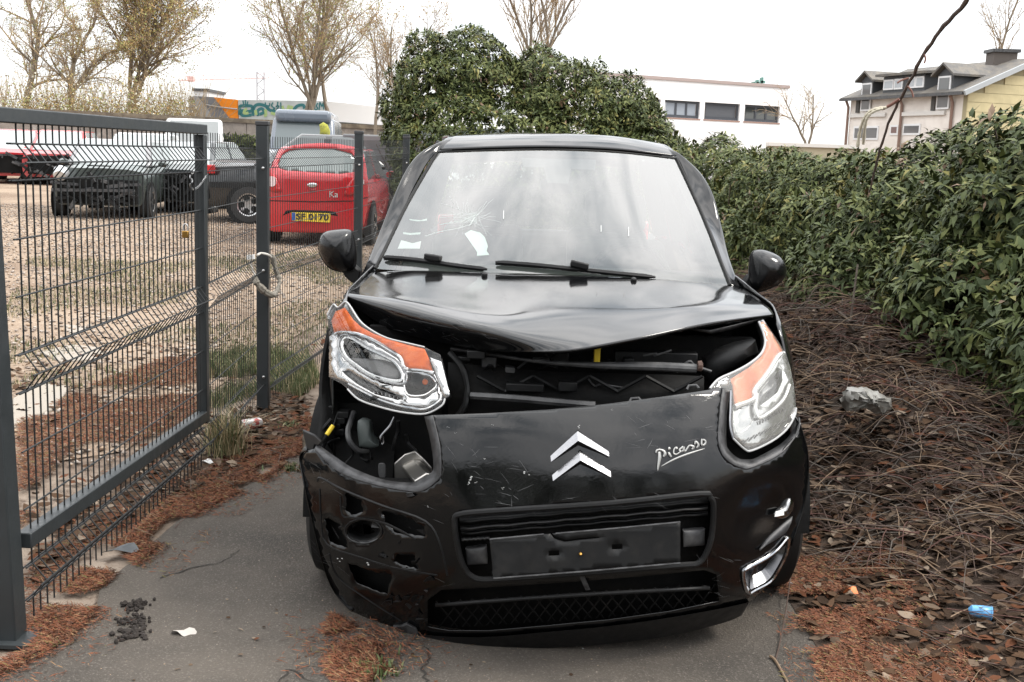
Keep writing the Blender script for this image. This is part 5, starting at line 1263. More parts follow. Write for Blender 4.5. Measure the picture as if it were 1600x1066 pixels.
# ================================================================== cars in the lot
M_GLASSB = mat('car_glass', (.10, .115, .115), .06, spec=.9, coat=.5)
M_TYRE = mat('tyre', (.022, .022, .022), .8)
def paint(name, c): return mat(name, c, .22, spec=.5, coat=.7, rvar=(2, .15, .35))
class Xf:
    def __init__(s, x, y, ang):
        s.M = Matrix.Translation((x, y, gz(x, y))) @ Matrix.Rotation(ang, 4, 'Z')
    def __call__(s, *p): return s.M @ Vector(p)
def tfm(mb, X):
    mb.v = [X.M @ Vector(p) for p in mb.v]; return mb
def bgcar(name, label, X, paintm, L=4.0, W=1.7, H=1.45, hood=1.05, belt=.92, hoodz=.86, yA=.95, yB=1.55, yC=3.1, yD=3.75, deck=.95, sill=.22, wr=.30, wf=.72, wrr=3.2, lamps=True, front='grille', cat='car', tumble=.74, noseless=False, rims=True, openhood=False, roofm=None, glassm=None):
    """y runs from nose (0) to tail (L)"""
    t = thing(name, label, cat, X(0, L/2, 0), 'cars parked in the lot'); gm = glassm or M_GLASSB
    hw = W/2
    st = [(0.0, .34, hoodz-.22, .80), (.10, .26, hoodz-.10, .90), (.35, .22, hoodz-.03, .96), (yA*.85, sill, hoodz+.03, .99), (yA, sill, belt, 1), (L*.5, sill, belt+.02, 1), (L*.8, sill, belt+.04, .99), (yD, sill, deck, .97), (L-.10, .28, deck-.05, .92), (L, .34, deck-.22, .85)]
    st = [s for s in st if not (noseless and s[0] < .3)]
    R = []
    for y, zb, zt, k in st:
        w = hw*k; h = [(w*.86, zb), (w*.97, zb+.10), (w, (zb+zt)/2), (w*.985, zt-.12), (w*.93, zt-.03), (w*.6, zt+.015), (0, zt+.025)]
        R.append([Vector((x, y, z)) for x, z in h] + [Vector((-x, y, z)) for x, z in h[-2::-1]])
    mb = MB(); mb.ring_loft(R); o = tfm(mb, X).build('body', paintm, t, autosmooth=40)
    b = hw*.93; tt = hw*tumble; zb = belt-.02; zt = H
    def q(y, s, top): return Vector((s*(tt if top else b), y, zt if top else zb))
    cage = [q(yA, -1, 0), q(yA, 1, 0), q(yD, 1, 0), q(yD, -1, 0), q(yB, -1, 1), q(yB, 1, 1), q(yC, 1, 1), q(yC, -1, 1)]
    mb = MB(); mb.add(cage, ((0, 3, 2, 1), (4, 5, 6, 7), (0, 1, 5, 4), (1, 2, 6, 5), (2, 3, 7, 6), (3, 0, 4, 7)))
    bev(tfm(mb, X).build('cabin', roofm or paintm, t), .09, 4)
    def pane(a, b_, c, d, nm, nrm):
        ctr = (a+b_+c+d)/4; n = (b_-a).cross(d-a).normalized(); n = n if n.dot(nrm) > 0 else -n
        pts = [ctr+(p-ctr)*.86+n*.008 for p in (a, b_, c, d)]
        mb = MB(); mb.prism(pts, -n*.01); bev(tfm(mb, X).build(nm, gm, t), .02, 2)
    pane(cage[0], cage[1], cage[5], cage[4], 'windscreen', Vector((0, -1, .5)))
    pane(cage[3], cage[2], cage[6], cage[7], 'rear_window', Vector((0, 1, .5)))
    for s, (i0, i1, i2, i3) in ((1, (1, 2, 6, 5)), (-1, (0, 3, 7, 4))):
        A, B_, C, D = cage[i0], cage[i1], cage[i2], cage[i3]; m0, m1 = A.lerp(B_, .52), D.lerp(C, .5)
        pane(A, m0, m1, D, 'side_window', Vector((s, 0, .2))); pane(m0, B_, C, m1, 'side_window', Vector((s, 0, .2)))
        p = Vector((s*(hw+.07), yA+.35, belt+.05)); mb = MB(); mb.ring_loft([[p+Vector((.09*math.cos(a)*k, dy, .06*math.sin(a)*k)) for a in np.linspace(0, 6.283, 11)[:-1]] for dy, k in ((-.05, .5), (0, 1), (.05, .9))]); tfm(mb, X).build('door_mirror', paintm, t)
        for wy in (wf, wrr):
            c = Vector((s*(hw-.10), wy, wr)); Rm = Matrix.Rotation(s*math.pi/2, 3, 'Y')
            mb = MB(); mb.lathe([(0, .09), (wr+.07, .09), (wr+.07, .112), (wr*.6, .114), (0, .114)], c, 24, Rm); tfm(mb, X).build('wheel_arch', M_DARK, t)
            mb = MB(); mb.lathe([(wr*.62, -.09), (wr*.95, -.09), (wr, -.06), (wr, .09), (wr*.95, .122), (wr*.62, .128), (wr*.62, -.09)], c, 24, Rm, closed=True); w = tfm(mb, X).build('wheel', M_TYRE, t)
            mb = MB(); mb.lathe([(0, .118), (wr*.12, .122), (wr*.55, .112), (wr*.63, .126), (wr*.63, .05), (0, .05)], c, 20, Rm); rimo = tfm(mb, X).build('rim', mat('rim_silver', (.5, .5, .5), .35, metal=.9), w)
            if rims:
                for k in range(5):
                    a = k*2*math.pi/5+.3; e = c+Rm @ Vector((wr*.36*math.cos(a), wr*.36*math.sin(a), .118)); mb = MB(); mb.lathe([(0, 0), (wr*.17, 0), (wr*.17, .012), (0, .012)], e, 10, Rm); tfm(mb, X).build('rim_hole', M_DARK, w)
    if lamps:
        for s in (-1, 1):
            c = Vector((s*hw*.72, .06, hoodz-.16)); mb = MB(); mb.ring_loft([[c+Vector((.15*math.cos(a)*k, dy+abs(.1*math.cos(a)), .10*math.sin(a)*k)) for a in np.linspace(0, 6.283, 17)[:-1]] for dy, k in ((.16, 1.05), (-.01, 1), (-.05, .6))]); tfm(mb, X).build('headlamp', mat('lamp_glassy', (.55, .56, .57), .15, metal=.6), t)
            c = Vector((s*hw*.86, L-.05, deck-.12)); mb = MB(); mb.box((c.x-.08, c.y-.1, c.z-.14), (c.x+.08, c.y+.045, c.z+.12)); bev(tfm(mb, X).build('tail_lamp', mat('red_lamp', (.45, .01, .012), .2, coat=.5), t), .03, 3)
        mb = MB(); mb.box((-hw*.5, -.02, .36), (hw*.5, .1, .52)); bev(tfm(mb, X).build('grille', M_DARK, t), .02)
        mb = MB(); mb.box((-.26, L-.06, .5), (.26, L+.008, .61)); tfm(mb, X).build('number_plate', mat('plate_yellow', (.72, .52, .03), .5), t)
    return t
def wreck(t, X, y0, hw, z0, z1, seed, n=16):
    """stripped front: beams, radiator and dangling pieces"""
    r = random.Random(seed)
    mb = MB(); mb.box((-hw*.85, y0, z0), (hw*.85, y0+.2, z1)); tfm(mb, X).build('stripped_front', M_DARK, t)
    for k in range(n):
        a = Vector((r.uniform(-hw*.8, hw*.8), y0-.02-r.random()*.12, r.uniform(z0, z1))); b = a+Vector((r.uniform(-.35, .35), r.uniform(-.05, .05), r.uniform(-.2, .2)))
        mb = MB(); mb.beam(a, b, r.uniform(.02, .07), r.uniform(.02, .07)); tfm(mb, X).build('bent_bracket', r.choice([M_DARK, M_PLAS, M_GREYP, M_EDGE]), t)
DG = math.radians
RED = paint('red_paint', (.42, .012, .018)); REDF = paint('faded_red_paint', (.45, .06, .065)); GRN = paint('dark_green_paint', (.045, .056, .052)); BLK = paint('far_black_paint', (.012, .013, .014)); SIL = paint('silver_paint', (.42, .42, .42)); WHT = paint('white_paint', (.70, .70, .69)); BEI = paint('beige_paint', (.55, .50, .43)); BLU = paint('blue_grey_paint', (.11, .13, .16))
def place(px, Y): return at(px, 300, Y).x
# dark green hatchback with stripped nose
X = Xf(place(148, 20.4), 20.4, DG(6))
t = bgcar('parked_hatchback', 'dark green small hatchback with a stripped smashed nose behind the gate', X, GRN, L=3.7, W=1.68, H=1.42, belt=.93, hoodz=.90, yA=1.05, yB=1.55, yC=3.1, yD=3.55, wf=.68, wrr=3.1, tumble=.78, lamps=False, noseless=True, roofm=paint('grey_roof_paint', (.20, .20, .205)), glassm=mat('pale_car_glass', (.33, .36, .36), .08, spec=.8))
wreck(t, X, .12, .80, .26, .70, 2, 30)
for s_ in (-1, 1):
    mb = MB(); mb.beam((s_*.30, .05, .60), (s_*.78, .09, .63), .05, .045); tfm(mb, X).build('chrome_strip', M_EDGE, t)
for s in (-1, 1):
    c = Vector((s*.60, .05, .76)); mb = MB(); mb.lathe([(.14, .10), (.125, .0), (.10, -.035), (0, -.05)], c, 18, Matrix.Rotation(-math.pi/2+.5, 3, 'X')); 
    if s < 0: tfm(mb, X).build('headlamp', mat('lamp_glassy', (.55, .56, .57), .15, metal=.6), t)
mb = MB(); mb.box((-.20, .30, .925), (.20, .42, .945)); tfm(mb, X).build('bonnet_scoop', M_DARK, t)
mb = MB(); mb.beam((-.72, -.08, .50), (.70, -.02, .52), .05, .05); tfm(mb, X).build('bumper_beam', M_EDGE, t)
# far red cars with missing fronts
X = Xf(place(80, 31), 31, DG(10)); t = bgcar('parked_hatchback', 'red hatchback with its whole nose missing beyond the green hatchback', X, REDF, L=3.9, W=1.68, H=1.50, lamps=False, noseless=True, glassm=mat('pale_car_glass', (.33, .36, .36), .08)); wreck(t, X, .25, .75, .3, .8, 5)
X = Xf(place(8, 31), 31, DG(12)); t = bgcar('parked_hatchback', 'dark windowed red wreck cut by the frame edge behind the gate', X, RED, L=3.9, W=1.68, H=1.48, lamps=False, noseless=True, glassm=mat('pale_car_glass', (.33, .36, .36), .08)); wreck(t, X, .25, .75, .3, .8, 6)
X = Xf(place(205, 27), 27, DG(8)); bgcar('parked_hatchback', 'silver car just behind the green hatchback', X, SIL, L=4.1, W=1.72, H=1.52, glassm=mat('pale_car_glass', (.33, .36, .36), .08))
X = Xf(place(252, 22.3), 22.3, DG(-2)); t = bgcar('parked_hatchback', 'dark wreck with crumpled front standing beside the green hatchback', X, paint('charcoal_paint', (.03, .036, .038)), L=3.9, W=1.62, H=1.42, lamps=False, noseless=True, glassm=mat('pale_car_glass', (.33, .36, .36), .08)); wreck(t, X, .12, .78, .26, .80, 9, 26)
# white panel van behind the gate end
X = Xf(place(303, 33), 33, DG(14)); bgcar('parked_van', 'white van behind the gate end post', X, WHT, L=4.4, W=1.8, H=1.95, belt=1.05, hoodz=1.0, deck=1.05, yA=.7, yB=1.3, yC=4.2, yD=4.35, tumble=.88, cat='van')
X = Xf(place(343, 25), 25, DG(-84)); bgcar('parked_hatchback', 'pale beige car behind the black pickup', X, BEI, L=4.0, W=1.7, H=1.42)
# black pickup with big alloy wheel
X = Xf(place(326, 18.4), 18.55, DG(98)); X.M = Matrix.Translation((place(328, 21.3), 21.3, gz(0, 21))) @ Matrix.Rotation(DG(98), 4, 'Z') @ Matrix.Translation((0, -4.4, 0))
t = bgcar('parked_pickup', 'black pickup with a white holed alloy wheel and folded soft top', X, BLK, L=4.4, W=1.75, H=1.62, belt=1.05, hoodz=1.0, deck=1.06, yA=1.1, yB=1.7, yC=2.7, yD=3.5, wr=.33, wf=.85, wrr=3.62, cat='pickup', sill=.3, lamps=False)
for z, m_, h in ((1.07, SIL, .03), (.62, M_PLAS, .10)):
    mb = MB(); mb.box((-.89, 2.2, z), (-.86, 4.3, z+h)); tfm(mb, X).build('side_moulding', m_, t); mb = MB(); mb.box((.86, 2.2, z), (.89, 4.3, z+h)); tfm(mb, X).build('side_moulding', m_, t)
for s in (-1, 1):
    mb = MB(); mb.box((s*.80-.07, 4.2, .86), (s*.80+.07, 4.42, 1.02)); bev(tfm(mb, X).build('tail_lamp', mat('red_lamp', (.45, .01, .012), .2, coat=.5), t), .02)
mb = MB(); mb.box((-.86, 4.36, .35), (.86, 4.52, .62)); bev(tfm(mb, X).build('rear_bumper', M_PLAS, t), .04)
# tall blue-grey van facing the fence
X = Xf(place(468, 27.5), 27.5, DG(6))
t = bgcar('parked_van', 'tall blue grey van facing the fence behind the red hatchback', X, BLU, L=5.0, W=1.75, H=2.02, belt=1.22, hoodz=1.25, deck=1.5, yA=.75, yB=1.15, yC=4.8, yD=4.95, tumble=.84, cat='van', glassm=mat('van_glass', (.10, .12, .125), .2, spec=.5))
mb = MB(); mb.box((-.68, .95, 1.9), (.68, 4.85, 2.20)); bev(tfm(mb, X).build('high_roof', BLU, t), .10, 3)
jk = thing('safety_vest', 'yellow safety vest hung on the van mirror', 'vest', at(503, 205, 26.4))
ring = [at(x, y, 26.5) for x, y in ((499, 195), (505, 191), (512, 195), (516, 205), (515, 216), (506, 214), (499, 216), (500, 205))]
pillow(ring, (0, -.08, 0), (0, .08, 0)).build('vest_cloth', mat('hi_vis_yellow', (.28, .28, .035), .8, col2=(.16, .16, .04), cs=9, bump=(14, .6, .03)), jk)
X = Xf(place(484, 23.6), 23.6, DG(-68)); bgcar('parked_hatchback', 'silver car with curved roof behind the red hatchback', X, SIL, L=4.1, W=1.72, H=1.62)
X = Xf(place(530, 29.5), 29.5, DG(-84)); bgcar('parked_van', 'white van seen past the red hatchback roof', X, WHT, L=4.6, W=1.8, H=1.95, belt=1.1, hoodz=1.05, deck=1.1, yA=.7, yB=1.3, yC=4.3, yD=4.5, tumble=.9, cat='van')
tr = thing('box_trailer', 'dark grey box trailer between red hatchback and bush', 'trailer', at(600, 300, 21.2))
a, b = at(560, 300, 21), at(650, 300, 21)
mb = MB(); mb.box((a.x-.3, 21, .75), (b.x+.4, 22.6, 1.80)); bev(mb.build('trailer_box', mat('trailer_grey', (.10, .105, .11), .5, col2=(.13, .13, .13), cs=2), tr), .03)
mb = MB(); mb.box((a.x-.3, 20.98, .62), (b.x+.4, 22.6, .748)); mb.build('trailer_sill', mat('trailer_pale', (.38, .38, .38), .6), tr)
for x in (a.x+.3, b.x-.1):
    mb = MB(); mb.lathe([(0, -.08), (.28, -.08), (.30, -.05), (.30, .05), (.28, .08), (0, .08)], (x, 21.2, .38), 20, Matrix.Rotation(math.pi/2, 3, 'X')); mb.build('wheel', M_TYRE, tr)

# ---------------- red hatchback, tail towards the fence
KX, KY, KG = at(487, 300, 16.7).x, 16.7, gz(0, 16.7)
Xk = Xf(KX, KY, 0); Xk.M = Matrix.Translation((KX, KY+.14, KG)) @ Matrix.Rotation(math.pi, 4, 'Z') @ Matrix.Translation((0, -3.55, 0))
KA = bgcar('red_hatchback', 'bright red small hatchback with yellow number plate, tail to the fence', Xk, RED, L=3.5, W=1.62, H=1.44, belt=.98, hoodz=.92, deck=1.0, yA=.85, yB=1.5, yC=2.95, yD=3.4, wf=.65, wrr=2.95, lamps=False, tumble=.78)
def RS(x, z):
    u = abs(x-KX)/.82; z -= KG
    return KY + .28*u**3.5 + .50*max(0, z-1.0) + .05*max(0, .45-z)
def hr(px, py, off=0.0):
    Y = 16.8
    for _ in range(25):
        p = at(px, py, Y); Y += .6*(RS(p.x, p.z)+off-Y)
    return at(px, py, Y)
KZ2 = lambda p: zo(400, 200, 5.33, p)
K_OUT = KZ2([(15, 560), (20, 440), (60, 360), (120, 330), (165, 270), (225, 190), (290, 148), (400, 132), (550, 126), (700, 136), (830, 160), (890, 200), (915, 300), (930, 420), (935, 560), (925, 700), (905, 800), (860, 860), (700, 875), (400, 872), (150, 865), (40, 830), (15, 700)])
KWIN = KZ2([(178, 295), (215, 220), (280, 183), (450, 167), (650, 172), (800, 212), (832, 255), (818, 368), (700, 383), (480, 370), (250, 355), (188, 335)])
def kp(px, off, nm, m_, th=.02, holes=(), st=5): return solid(cdt(px, list(holes), st, lambda x, y: hr(x, y, off)).build(nm, m_, KA, autosmooth=40), th)
kp(K_OUT, 0, 'tailgate', RED, .05, [KWIN])
kp(KWIN, .012, 'rear_window', mat('ka_glass', (.16, .19, .185), .08, spec=.9), .01)
for px in (KZ2([(60, 400), (110, 365), (150, 390), (185, 460), (208, 530), (150, 535), (80, 510), (55, 450)]), KZ2([(735, 552), (758, 485), (805, 425), (850, 395), (890, 400), (900, 480), (870, 545), (800, 560)])):
    kp(px, -.02, 'tail_lamp', mat('red_lamp', (.45, .01, .012), .2, coat=.5), .03)
for x, y in ((132, 445), (860, 450)):
    c = hr(*KZ2([(x, y)])[0], -.03); mb = MB(); mb.lathe([(0, -.02), (.06, -.012), (.075, 0), (.075, .02), (0, .02)], c, 18, Matrix.Rotation(math.pi/2, 3, 'X')); mb.build('reversing_lamp', mat('pale_lamp', (.7, .55, .55), .15), KA)
kp(cr(KZ2([(425, 475), (440, 462), (467, 457), (497, 462), (510, 475), (495, 490), (467, 495), (440, 490)]), 3, True), -.012, 'oval_badge', mat('ka_badge', (.55, .57, .58), .25, metal=.8), .015, st=3)
kp(KZ2([(440, 505), (498, 505), (490, 535), (450, 535)]), -.006, 'hatch_handle', mat('dull_red', (.25, .012, .014), .5), .01, st=4)
kp(KZ2([(222, 730), (250, 690), (300, 683), (600, 690), (660, 700), (685, 735), (620, 725), (290, 705)]), -.002, 'plate_recess', M_DARK, .01, st=5)
kp(KZ2([(20, 600), (230, 605), (500, 612), (800, 605), (930, 575), (930, 582), (800, 613), (500, 620), (230, 613), (20, 608)]), -.003, 'bumper_seam', M_DARK, .004, st=5)
PLp = KZ2([(293, 702), (618, 712), (614, 788), (295, 772)])
kn = Vector((0, -1, .06)).normalized(); kc = hr(*KZ2([(455, 742)])[0], -.02)
mb = MB(); q = [onplane(x, y, kc, kn) for x, y in PLp]; mb.prism(q, (0, .015, 0)); pk = mb.build('number_plate', mat('plate_yellow', (.72, .52, .03), .5), KA)
mb = MB(); q = [onplane(x, y, kc, kn)+Vector((0, -.003, 0)) for x, y in KZ2([(295, 704), (328, 705), (328, 770), (297, 770)])]; mb.prism(q, (0, .002, 0)); mb.build('plate_band', mat('plate_blue', (.02, .08, .30), .5), pk)
def text(s_, name, size, m_, par, pos, right, up, ext=.003, sx=1.0, bold=0.0):
    cu = bpy.data.curves.new(name, 'FONT'); cu.body = s_; cu.size = size; cu.extrude = ext; cu.align_x = 'CENTER'; cu.align_y = 'CENTER'; cu.offset = bold
    cu.materials.append(m_); o = bpy.data.objects.new(name, cu); COL.objects.link(o)
    right = right.normalized(); up = (up-right*up.dot(right)).normalized(); n = right.cross(up)
    if par is not None: o.parent = par; pos = pos-world_loc(par)
    Mx = Matrix.Identity(4)
    for i in range(3): Mx[i][0], Mx[i][1], Mx[i][2], Mx[i][3] = right[i]*sx, up[i], n[i], pos[i]
    dgx = bpy.context.evaluated_depsgraph_get(); me = bpy.data.meshes.new_from_object(o.evaluated_get(dgx)); par_ = o.parent
    bpy.data.objects.remove(o); o = bpy.data.objects.new(name, me); COL.objects.link(o); o.parent = par_
    o.matrix_basis = Mx
    return o
ra, rb_ = onplane(*KZ2([(340, 740)])[0], kc, kn), onplane(*KZ2([(600, 748)])[0], kc, kn)
text('SF 0170', 'plate_lettering', .125, mat('plate_ink', (.02, .02, .02), .6), pk, (ra+rb_)/2+Vector((0, -.006, 0)), rb_-ra, Vector((0, 0, 1)), sx=1.18, bold=.0035)
k0 = hr(*KZ2([(645, 555)])[0], -.01); text('Ka', 'model_lettering', .13, mat('badge_silver', (.7, .7, .7), .3, metal=.6), KA, k0, Vector((1, .02, 0)), Vector((.1, 0, 1)))
# ================================================================== wall, sheds, buildings behind the lot
M_WALL = mat('old_wall', (.23, .20, .175), .95, col2=(.13, .115, .10), cs=.9, ct=(.4, .62), col3=(.33, .30, .27), c3s=3, c3t=(.55, .7), bump=(6, .5, .05))
M_COPE = mat('mossy_coping', (.10, .08, .06), .95, col2=(.17, .14, .10), cs=3, bump=(8, .5, .05))
wl = thing('boundary_wall', 'weathered concrete wall with a dark mossy top behind the parked cars', 'wall', (-12, 38, 0))
a, b = at(-140, 168, 36), at(630, 204, 39.5)
a = a+(a-b)*1.2
zt = 2.9
def wz(p): return p.z
for k in range(13):
    p, q = a.lerp(b, k/13), a.lerp(b, (k+1)/13)
    mb = MB(); mb.add([Vector((p.x+.01, p.y, .2)), Vector((q.x-.01, q.y, .2)), Vector((q.x-.01, q.y, q.z)), Vector((p.x+.01, p.y, p.z)), Vector((p.x+.01, p.y+.25, .2)), Vector((q.x-.01, q.y+.25, .2)), Vector((q.x-.01, q.y+.25, q.z)), Vector((p.x+.01, p.y+.25, p.z))], ((0, 1, 2, 3), (7, 6, 5, 4), (3, 2, 6, 7), (0, 3, 7, 4), (1, 5, 6, 2)))
    mb.build('wall_panel', M_WALL, wl, smooth=False)
mb = MB(); mb.add([a+Vector((-.3, -.05, 0)), b+Vector((0, -.05, 0)), b+Vector((0, -.05, .14)), a+Vector((-.3, -.05, .14)), a+Vector((-.3, .35, 0)), b+Vector((0, .35, 0)), b+Vector((0, .35, .14)), a+Vector((-.3, .35, .14))], ((0, 1, 2, 3), (7, 6, 5, 4), (3, 2, 6, 7), (0, 3, 7, 4), (1, 5, 6, 2), (0, 4, 5, 1))); mb.build('coping', M_COPE, wl, smooth=False)
# painted shed with graffiti
SN = Vector((-.06, -1, 0)).normalized(); S0 = at(420, 170, 47)
def onS(x, y, d=0.0): return onplane(x, y, S0, SN)+SN*d
sh = thing('graffiti_shed', 'long low shed with grey, orange and graffiti covered panels', 'shed', Vector((S0.x, S0.y, 0)))
for px, c, nm in ([(302, 150), (334, 152), (372, 200), (300, 200)], (.20, .205, .22), 'grey_panel'), ([(334, 152), (371, 156), (373, 200), (373.5, 201), (362, 190)], (.85, .26, .015), 'orange_panel'), ([(372, 156), (508, 158), (508, 205), (374, 202)], (.50, .53, .52), 'mural_panel'):
    mb = MB(); mb.prism([onS(*p) for p in px], -SN*.4); mb.build(nm, mat('shed_'+nm, c, .8, col2=tuple(v*.85 for v in c), cs=1.5), sh, smooth=False)
mb = MB(); mb.prism([onS(*p, .02) for p in ((294, 152), (308, 150), (328, 176), (330, 186), (296, 184))], -SN*.02); mb.build('pale_ramp', mat('pale_grey', (.36, .35, .34), .9), sh, smooth=False)
mb = MB(); mb.tube([onS(*p, .1) for p in ((322, 164), (345, 168), (372, 171))], .03, 5); mb.build('handrail', M_BOLT, sh)
GZ = lambda p: zo(290, 100, 4.571, p)
def spray(pts, w, m_, d):
    P = cr(pts, 4); M = MB(); n = len(P); A, B = [], []
    for i in range(n):
        t = np.array(P[min(i+1, n-1)])-np.array(P[max(i-1, 0)]); t /= np.linalg.norm(t)+1e-9; nn = np.array([-t[1], t[0]])*w/2
        A.append(onS(*GZ([tuple(np.array(P[i])+nn)])[0], d)); B.append(onS(*GZ([tuple(np.array(P[i])-nn)])[0], d))
    M.grid([A, B]); return M
TEAL = mat('spray_teal', (.035, .16, .17), .7); LIME = mat('spray_lime', (.36, .48, .20), .7)
for pts in ([(385, 365), (388, 310), (400, 300), (470, 302), (475, 330), (450, 340), (400, 335), (405, 368), (470, 365)], [(480, 372), (490, 310), (520, 290), (570, 300), (600, 330), (640, 340), (655, 370)], [(520, 372), (515, 335), (545, 320), (560, 345), (530, 360)], [(770, 330), (800, 300), (840, 295), (850, 320)]):
    spray(pts, 22, TEAL, .012).build('spray_stroke', TEAL, sh, smooth=False)
for pts in ([(440, 322), (425, 330), (420, 352), (450, 350)], [(500, 330), (505, 365)], [(570, 325), (575, 365), (560, 370)], [(610, 350), (640, 360)], [(690, 300), (700, 325)], [(730, 325), (740, 295)], [(760, 300), (755, 325)]):
    spray(pts, 20, LIME, .018).build('spray_stroke', LIME, sh, smooth=False)
for pts in ([(410, 262), (418, 295)], [(428, 258), (430, 295)], [(445, 268), (440, 295)], [(570, 275), (575, 295), (600, 298), (600, 280)], [(600, 298), (575, 320)], [(625, 275), (615, 300), (640, 318), (625, 322)], [(660, 270), (655, 300), (645, 305), (668, 300), (650, 325)], [(885, 275), (905, 275), (905, 325)], [(925, 275), (922, 325), (945, 320), (935, 300), (945, 280)], [(955, 328), (960, 275), (975, 305), (985, 275), (988, 325)], [(680, 275), (682, 325)]):
    spray(pts, 9, TEAL, .024).build('spray_stroke', TEAL, sh, smooth=False)
# white tent-like hall roof to the right of the shed
wh = thing('white_hall', 'long white roofed hall beyond the yard wall', 'hall', at(560, 190, 44))
HN = Vector((0, -1, 0)); H0 = at(560, 190, 44)
def onH(x, y, d=0): return onplane(x, y, H0, HN)+HN*d
mb = MB(); mb.prism([onH(*p) for p in ((507, 158), (640, 172), (720, 180), (720, 206), (507, 190))], Vector((0, 8, 0))); mb.build('roof_sheet', mat('white_membrane', (.85, .84, .82), .6), wh, smooth=False)
mb = MB(); mb.prism([onH(*p, .03) for p in ((507, 189), (720, 205), (720, 209), (507, 193))], Vector((0, .2, 0))); mb.build('gutter', M_GREYP, wh, smooth=False)
mb = MB(); mb.prism([onH(*p, -.3) for p in ((507, 193), (720, 209), (720, 262), (507, 250))], Vector((0, .3, 0))); mb.build('wall', M_WALL, wh, smooth=False)
bx = thing('white_block', 'small white flat roofed building over the wall', 'building', at(315, 148, 70)); p0 = at(303, 142, 70); p1 = at(324, 156, 70)
mb = MB(); mb.box((p0.x, 70, .5), (p1.x, 74, p0.z)); mb.build('wall', mat('pale_render', (.55, .55, .55), .8), bx, smooth=False)
mb = MB(); mb.box((p0.x-.1, 69.9, p0.z), (p1.x+.1, 74.1, p0.z+.15)); mb.build('roof', M_GREYP, bx, smooth=False)
# construction crane
M_CR = mat('crane_red', (.62, .40, .37), .6); cn = thing('tower_crane', 'thin pale red tower crane far behind the trees', 'crane', at(407, 160, 160))
pA, pB = at(278, 126, 160), at(420, 122, 160); mb = MB()
for k in range(17):
    a_, b_ = pA.lerp(pB, k/16), pA.lerp(pB, min(1, (k+1)/16)); mb.tube([a_, b_], .06, 4); mb.tube([a_+Vector((0, 0, .6)), b_+Vector((0, 0, .6))], .035, 4); mb.tube([a_, a_.lerp(b_, .5)+Vector((0, 0, .6)), b_], .03, 4)
o = mb.build('jib', M_CR, cn); o['kind'] = 'stuff'
mb = MB(); pT, pBt = at(407, 112, 160), at(408, 230, 160)
for dx in (-.5, .5): mb.tube([pT+Vector((dx, 0, 0)), pBt+Vector((dx, 0, 0))], .11, 4)
for k in range(12):
    z0 = pT.lerp(pBt, k/12); z1 = pT.lerp(pBt, (k+1)/12); s = 1 if k % 2 else -1; mb.tube([z0+Vector((.5*s, 0, 0)), z1-Vector((.5*s, 0, 0))], .07, 4)
o = mb.build('mast', mat('crane_grey', (.4, .4, .42), .6), cn); o['kind'] = 'stuff'
mb = MB(); p = at(297, 124, 160); mb.box((p.x-.4, p.y, p.z-.3), (p.x+.4, p.y+1, p.z+.4)); mb.build('counterweight', M_CR, cn)
# ---------------- white office block
M_OFF = mat('white_render', (.80, .79, .785), .85, col2=(.76, .75, .745), cs=.7)
A0, B0 = at(820, 200, 57), at(1226, 200, 64); A0.z = B0.z = 0
OD = (B0-A0).normalized(); ON = Vector((OD.y, -OD.x, 0))
of = thing('office_building', 'white flat roofed office block with dark framed windows', 'building', (A0+B0)/2)
def onO(x, y, d=0.0): return onplane(x, y, A0, ON)+ON*d
topL, topR = onO(975, 121), onO(1232, 138); TZ = (topL.z+topR.z)/2
tl = Vector((A0.x, A0.y, TZ)); trr = Vector((onO(1229, 180).x, onO(1229, 180).y, TZ))
WZ2 = lambda p: zo(960, 100, 5.333, p)
WINS = [[(190, 292), (385, 288), (382, 430), (180, 425)], [(425, 290), (718, 312), (708, 452), (413, 434)], [(757, 315), (1050, 337), (1036, 482), (746, 460)], [(1090, 343), (1383, 366), (1367, 508), (1078, 488)]]
def offp(q):  # facade coordinates
    return ((q-A0).dot(OD), q.z)
def offi(u, v, d=0.0): return A0+OD*u+Vector((0, 0, v))+ON*d
LW = (trr-A0).dot(OD); rects = []
for w in WINS:
    P = [offp(onO(*p)) for p in WZ2(w)]; us = sorted(p[0] for p in P); vs_ = sorted(p[1] for p in P)
    rects.append(((us[0]+us[1])/2, (us[2]+us[3])/2, (vs_[0]+vs_[1])/2, (vs_[2]+vs_[3])/2))
v0 = sum(r[2] for r in rects)/4; v1 = sum(r[3] for r in rects)/4
holes = [[(r[0], v0), (r[1], v0), (r[1], v1), (r[0], v1)] for r in rects]
mb = cdt([(0, -3), (LW, -3), (LW, TZ), (0, TZ)], holes, 3.0, lambda u, v: offi(u, v)); solid(mb.build('wall', M_OFF, of, smooth=False), .35)
e = trr; f_ = trr-ON*12
mb = MB(); mb.add([Vector((e.x, e.y, -3))-ON*.35, Vector((f_.x, f_.y, -3)), f_, e-ON*.35], [(0, 1, 2, 3)]); mb.build('side_wall', M_OFF, of, smooth=False)
mb = MB(); mb.prism([tl+ON*.06, trr+ON*.06+OD*.08, f_+OD*.08, tl-ON*12], (0, 0, .16)); mb.build('roof', mat('roof_edge', (.34, .27, .25), .7), of, smooth=False)
M_FR = mat('dark_frame', (.05, .055, .065), .4); M_OG = [mat('office_glass_pale', (.28, .31, .35), .1, spec=.8), mat('office_blind', (.075, .08, .09), .6), mat('office_glass_dark', (.045, .05, .05), .05, spec=1.0)]
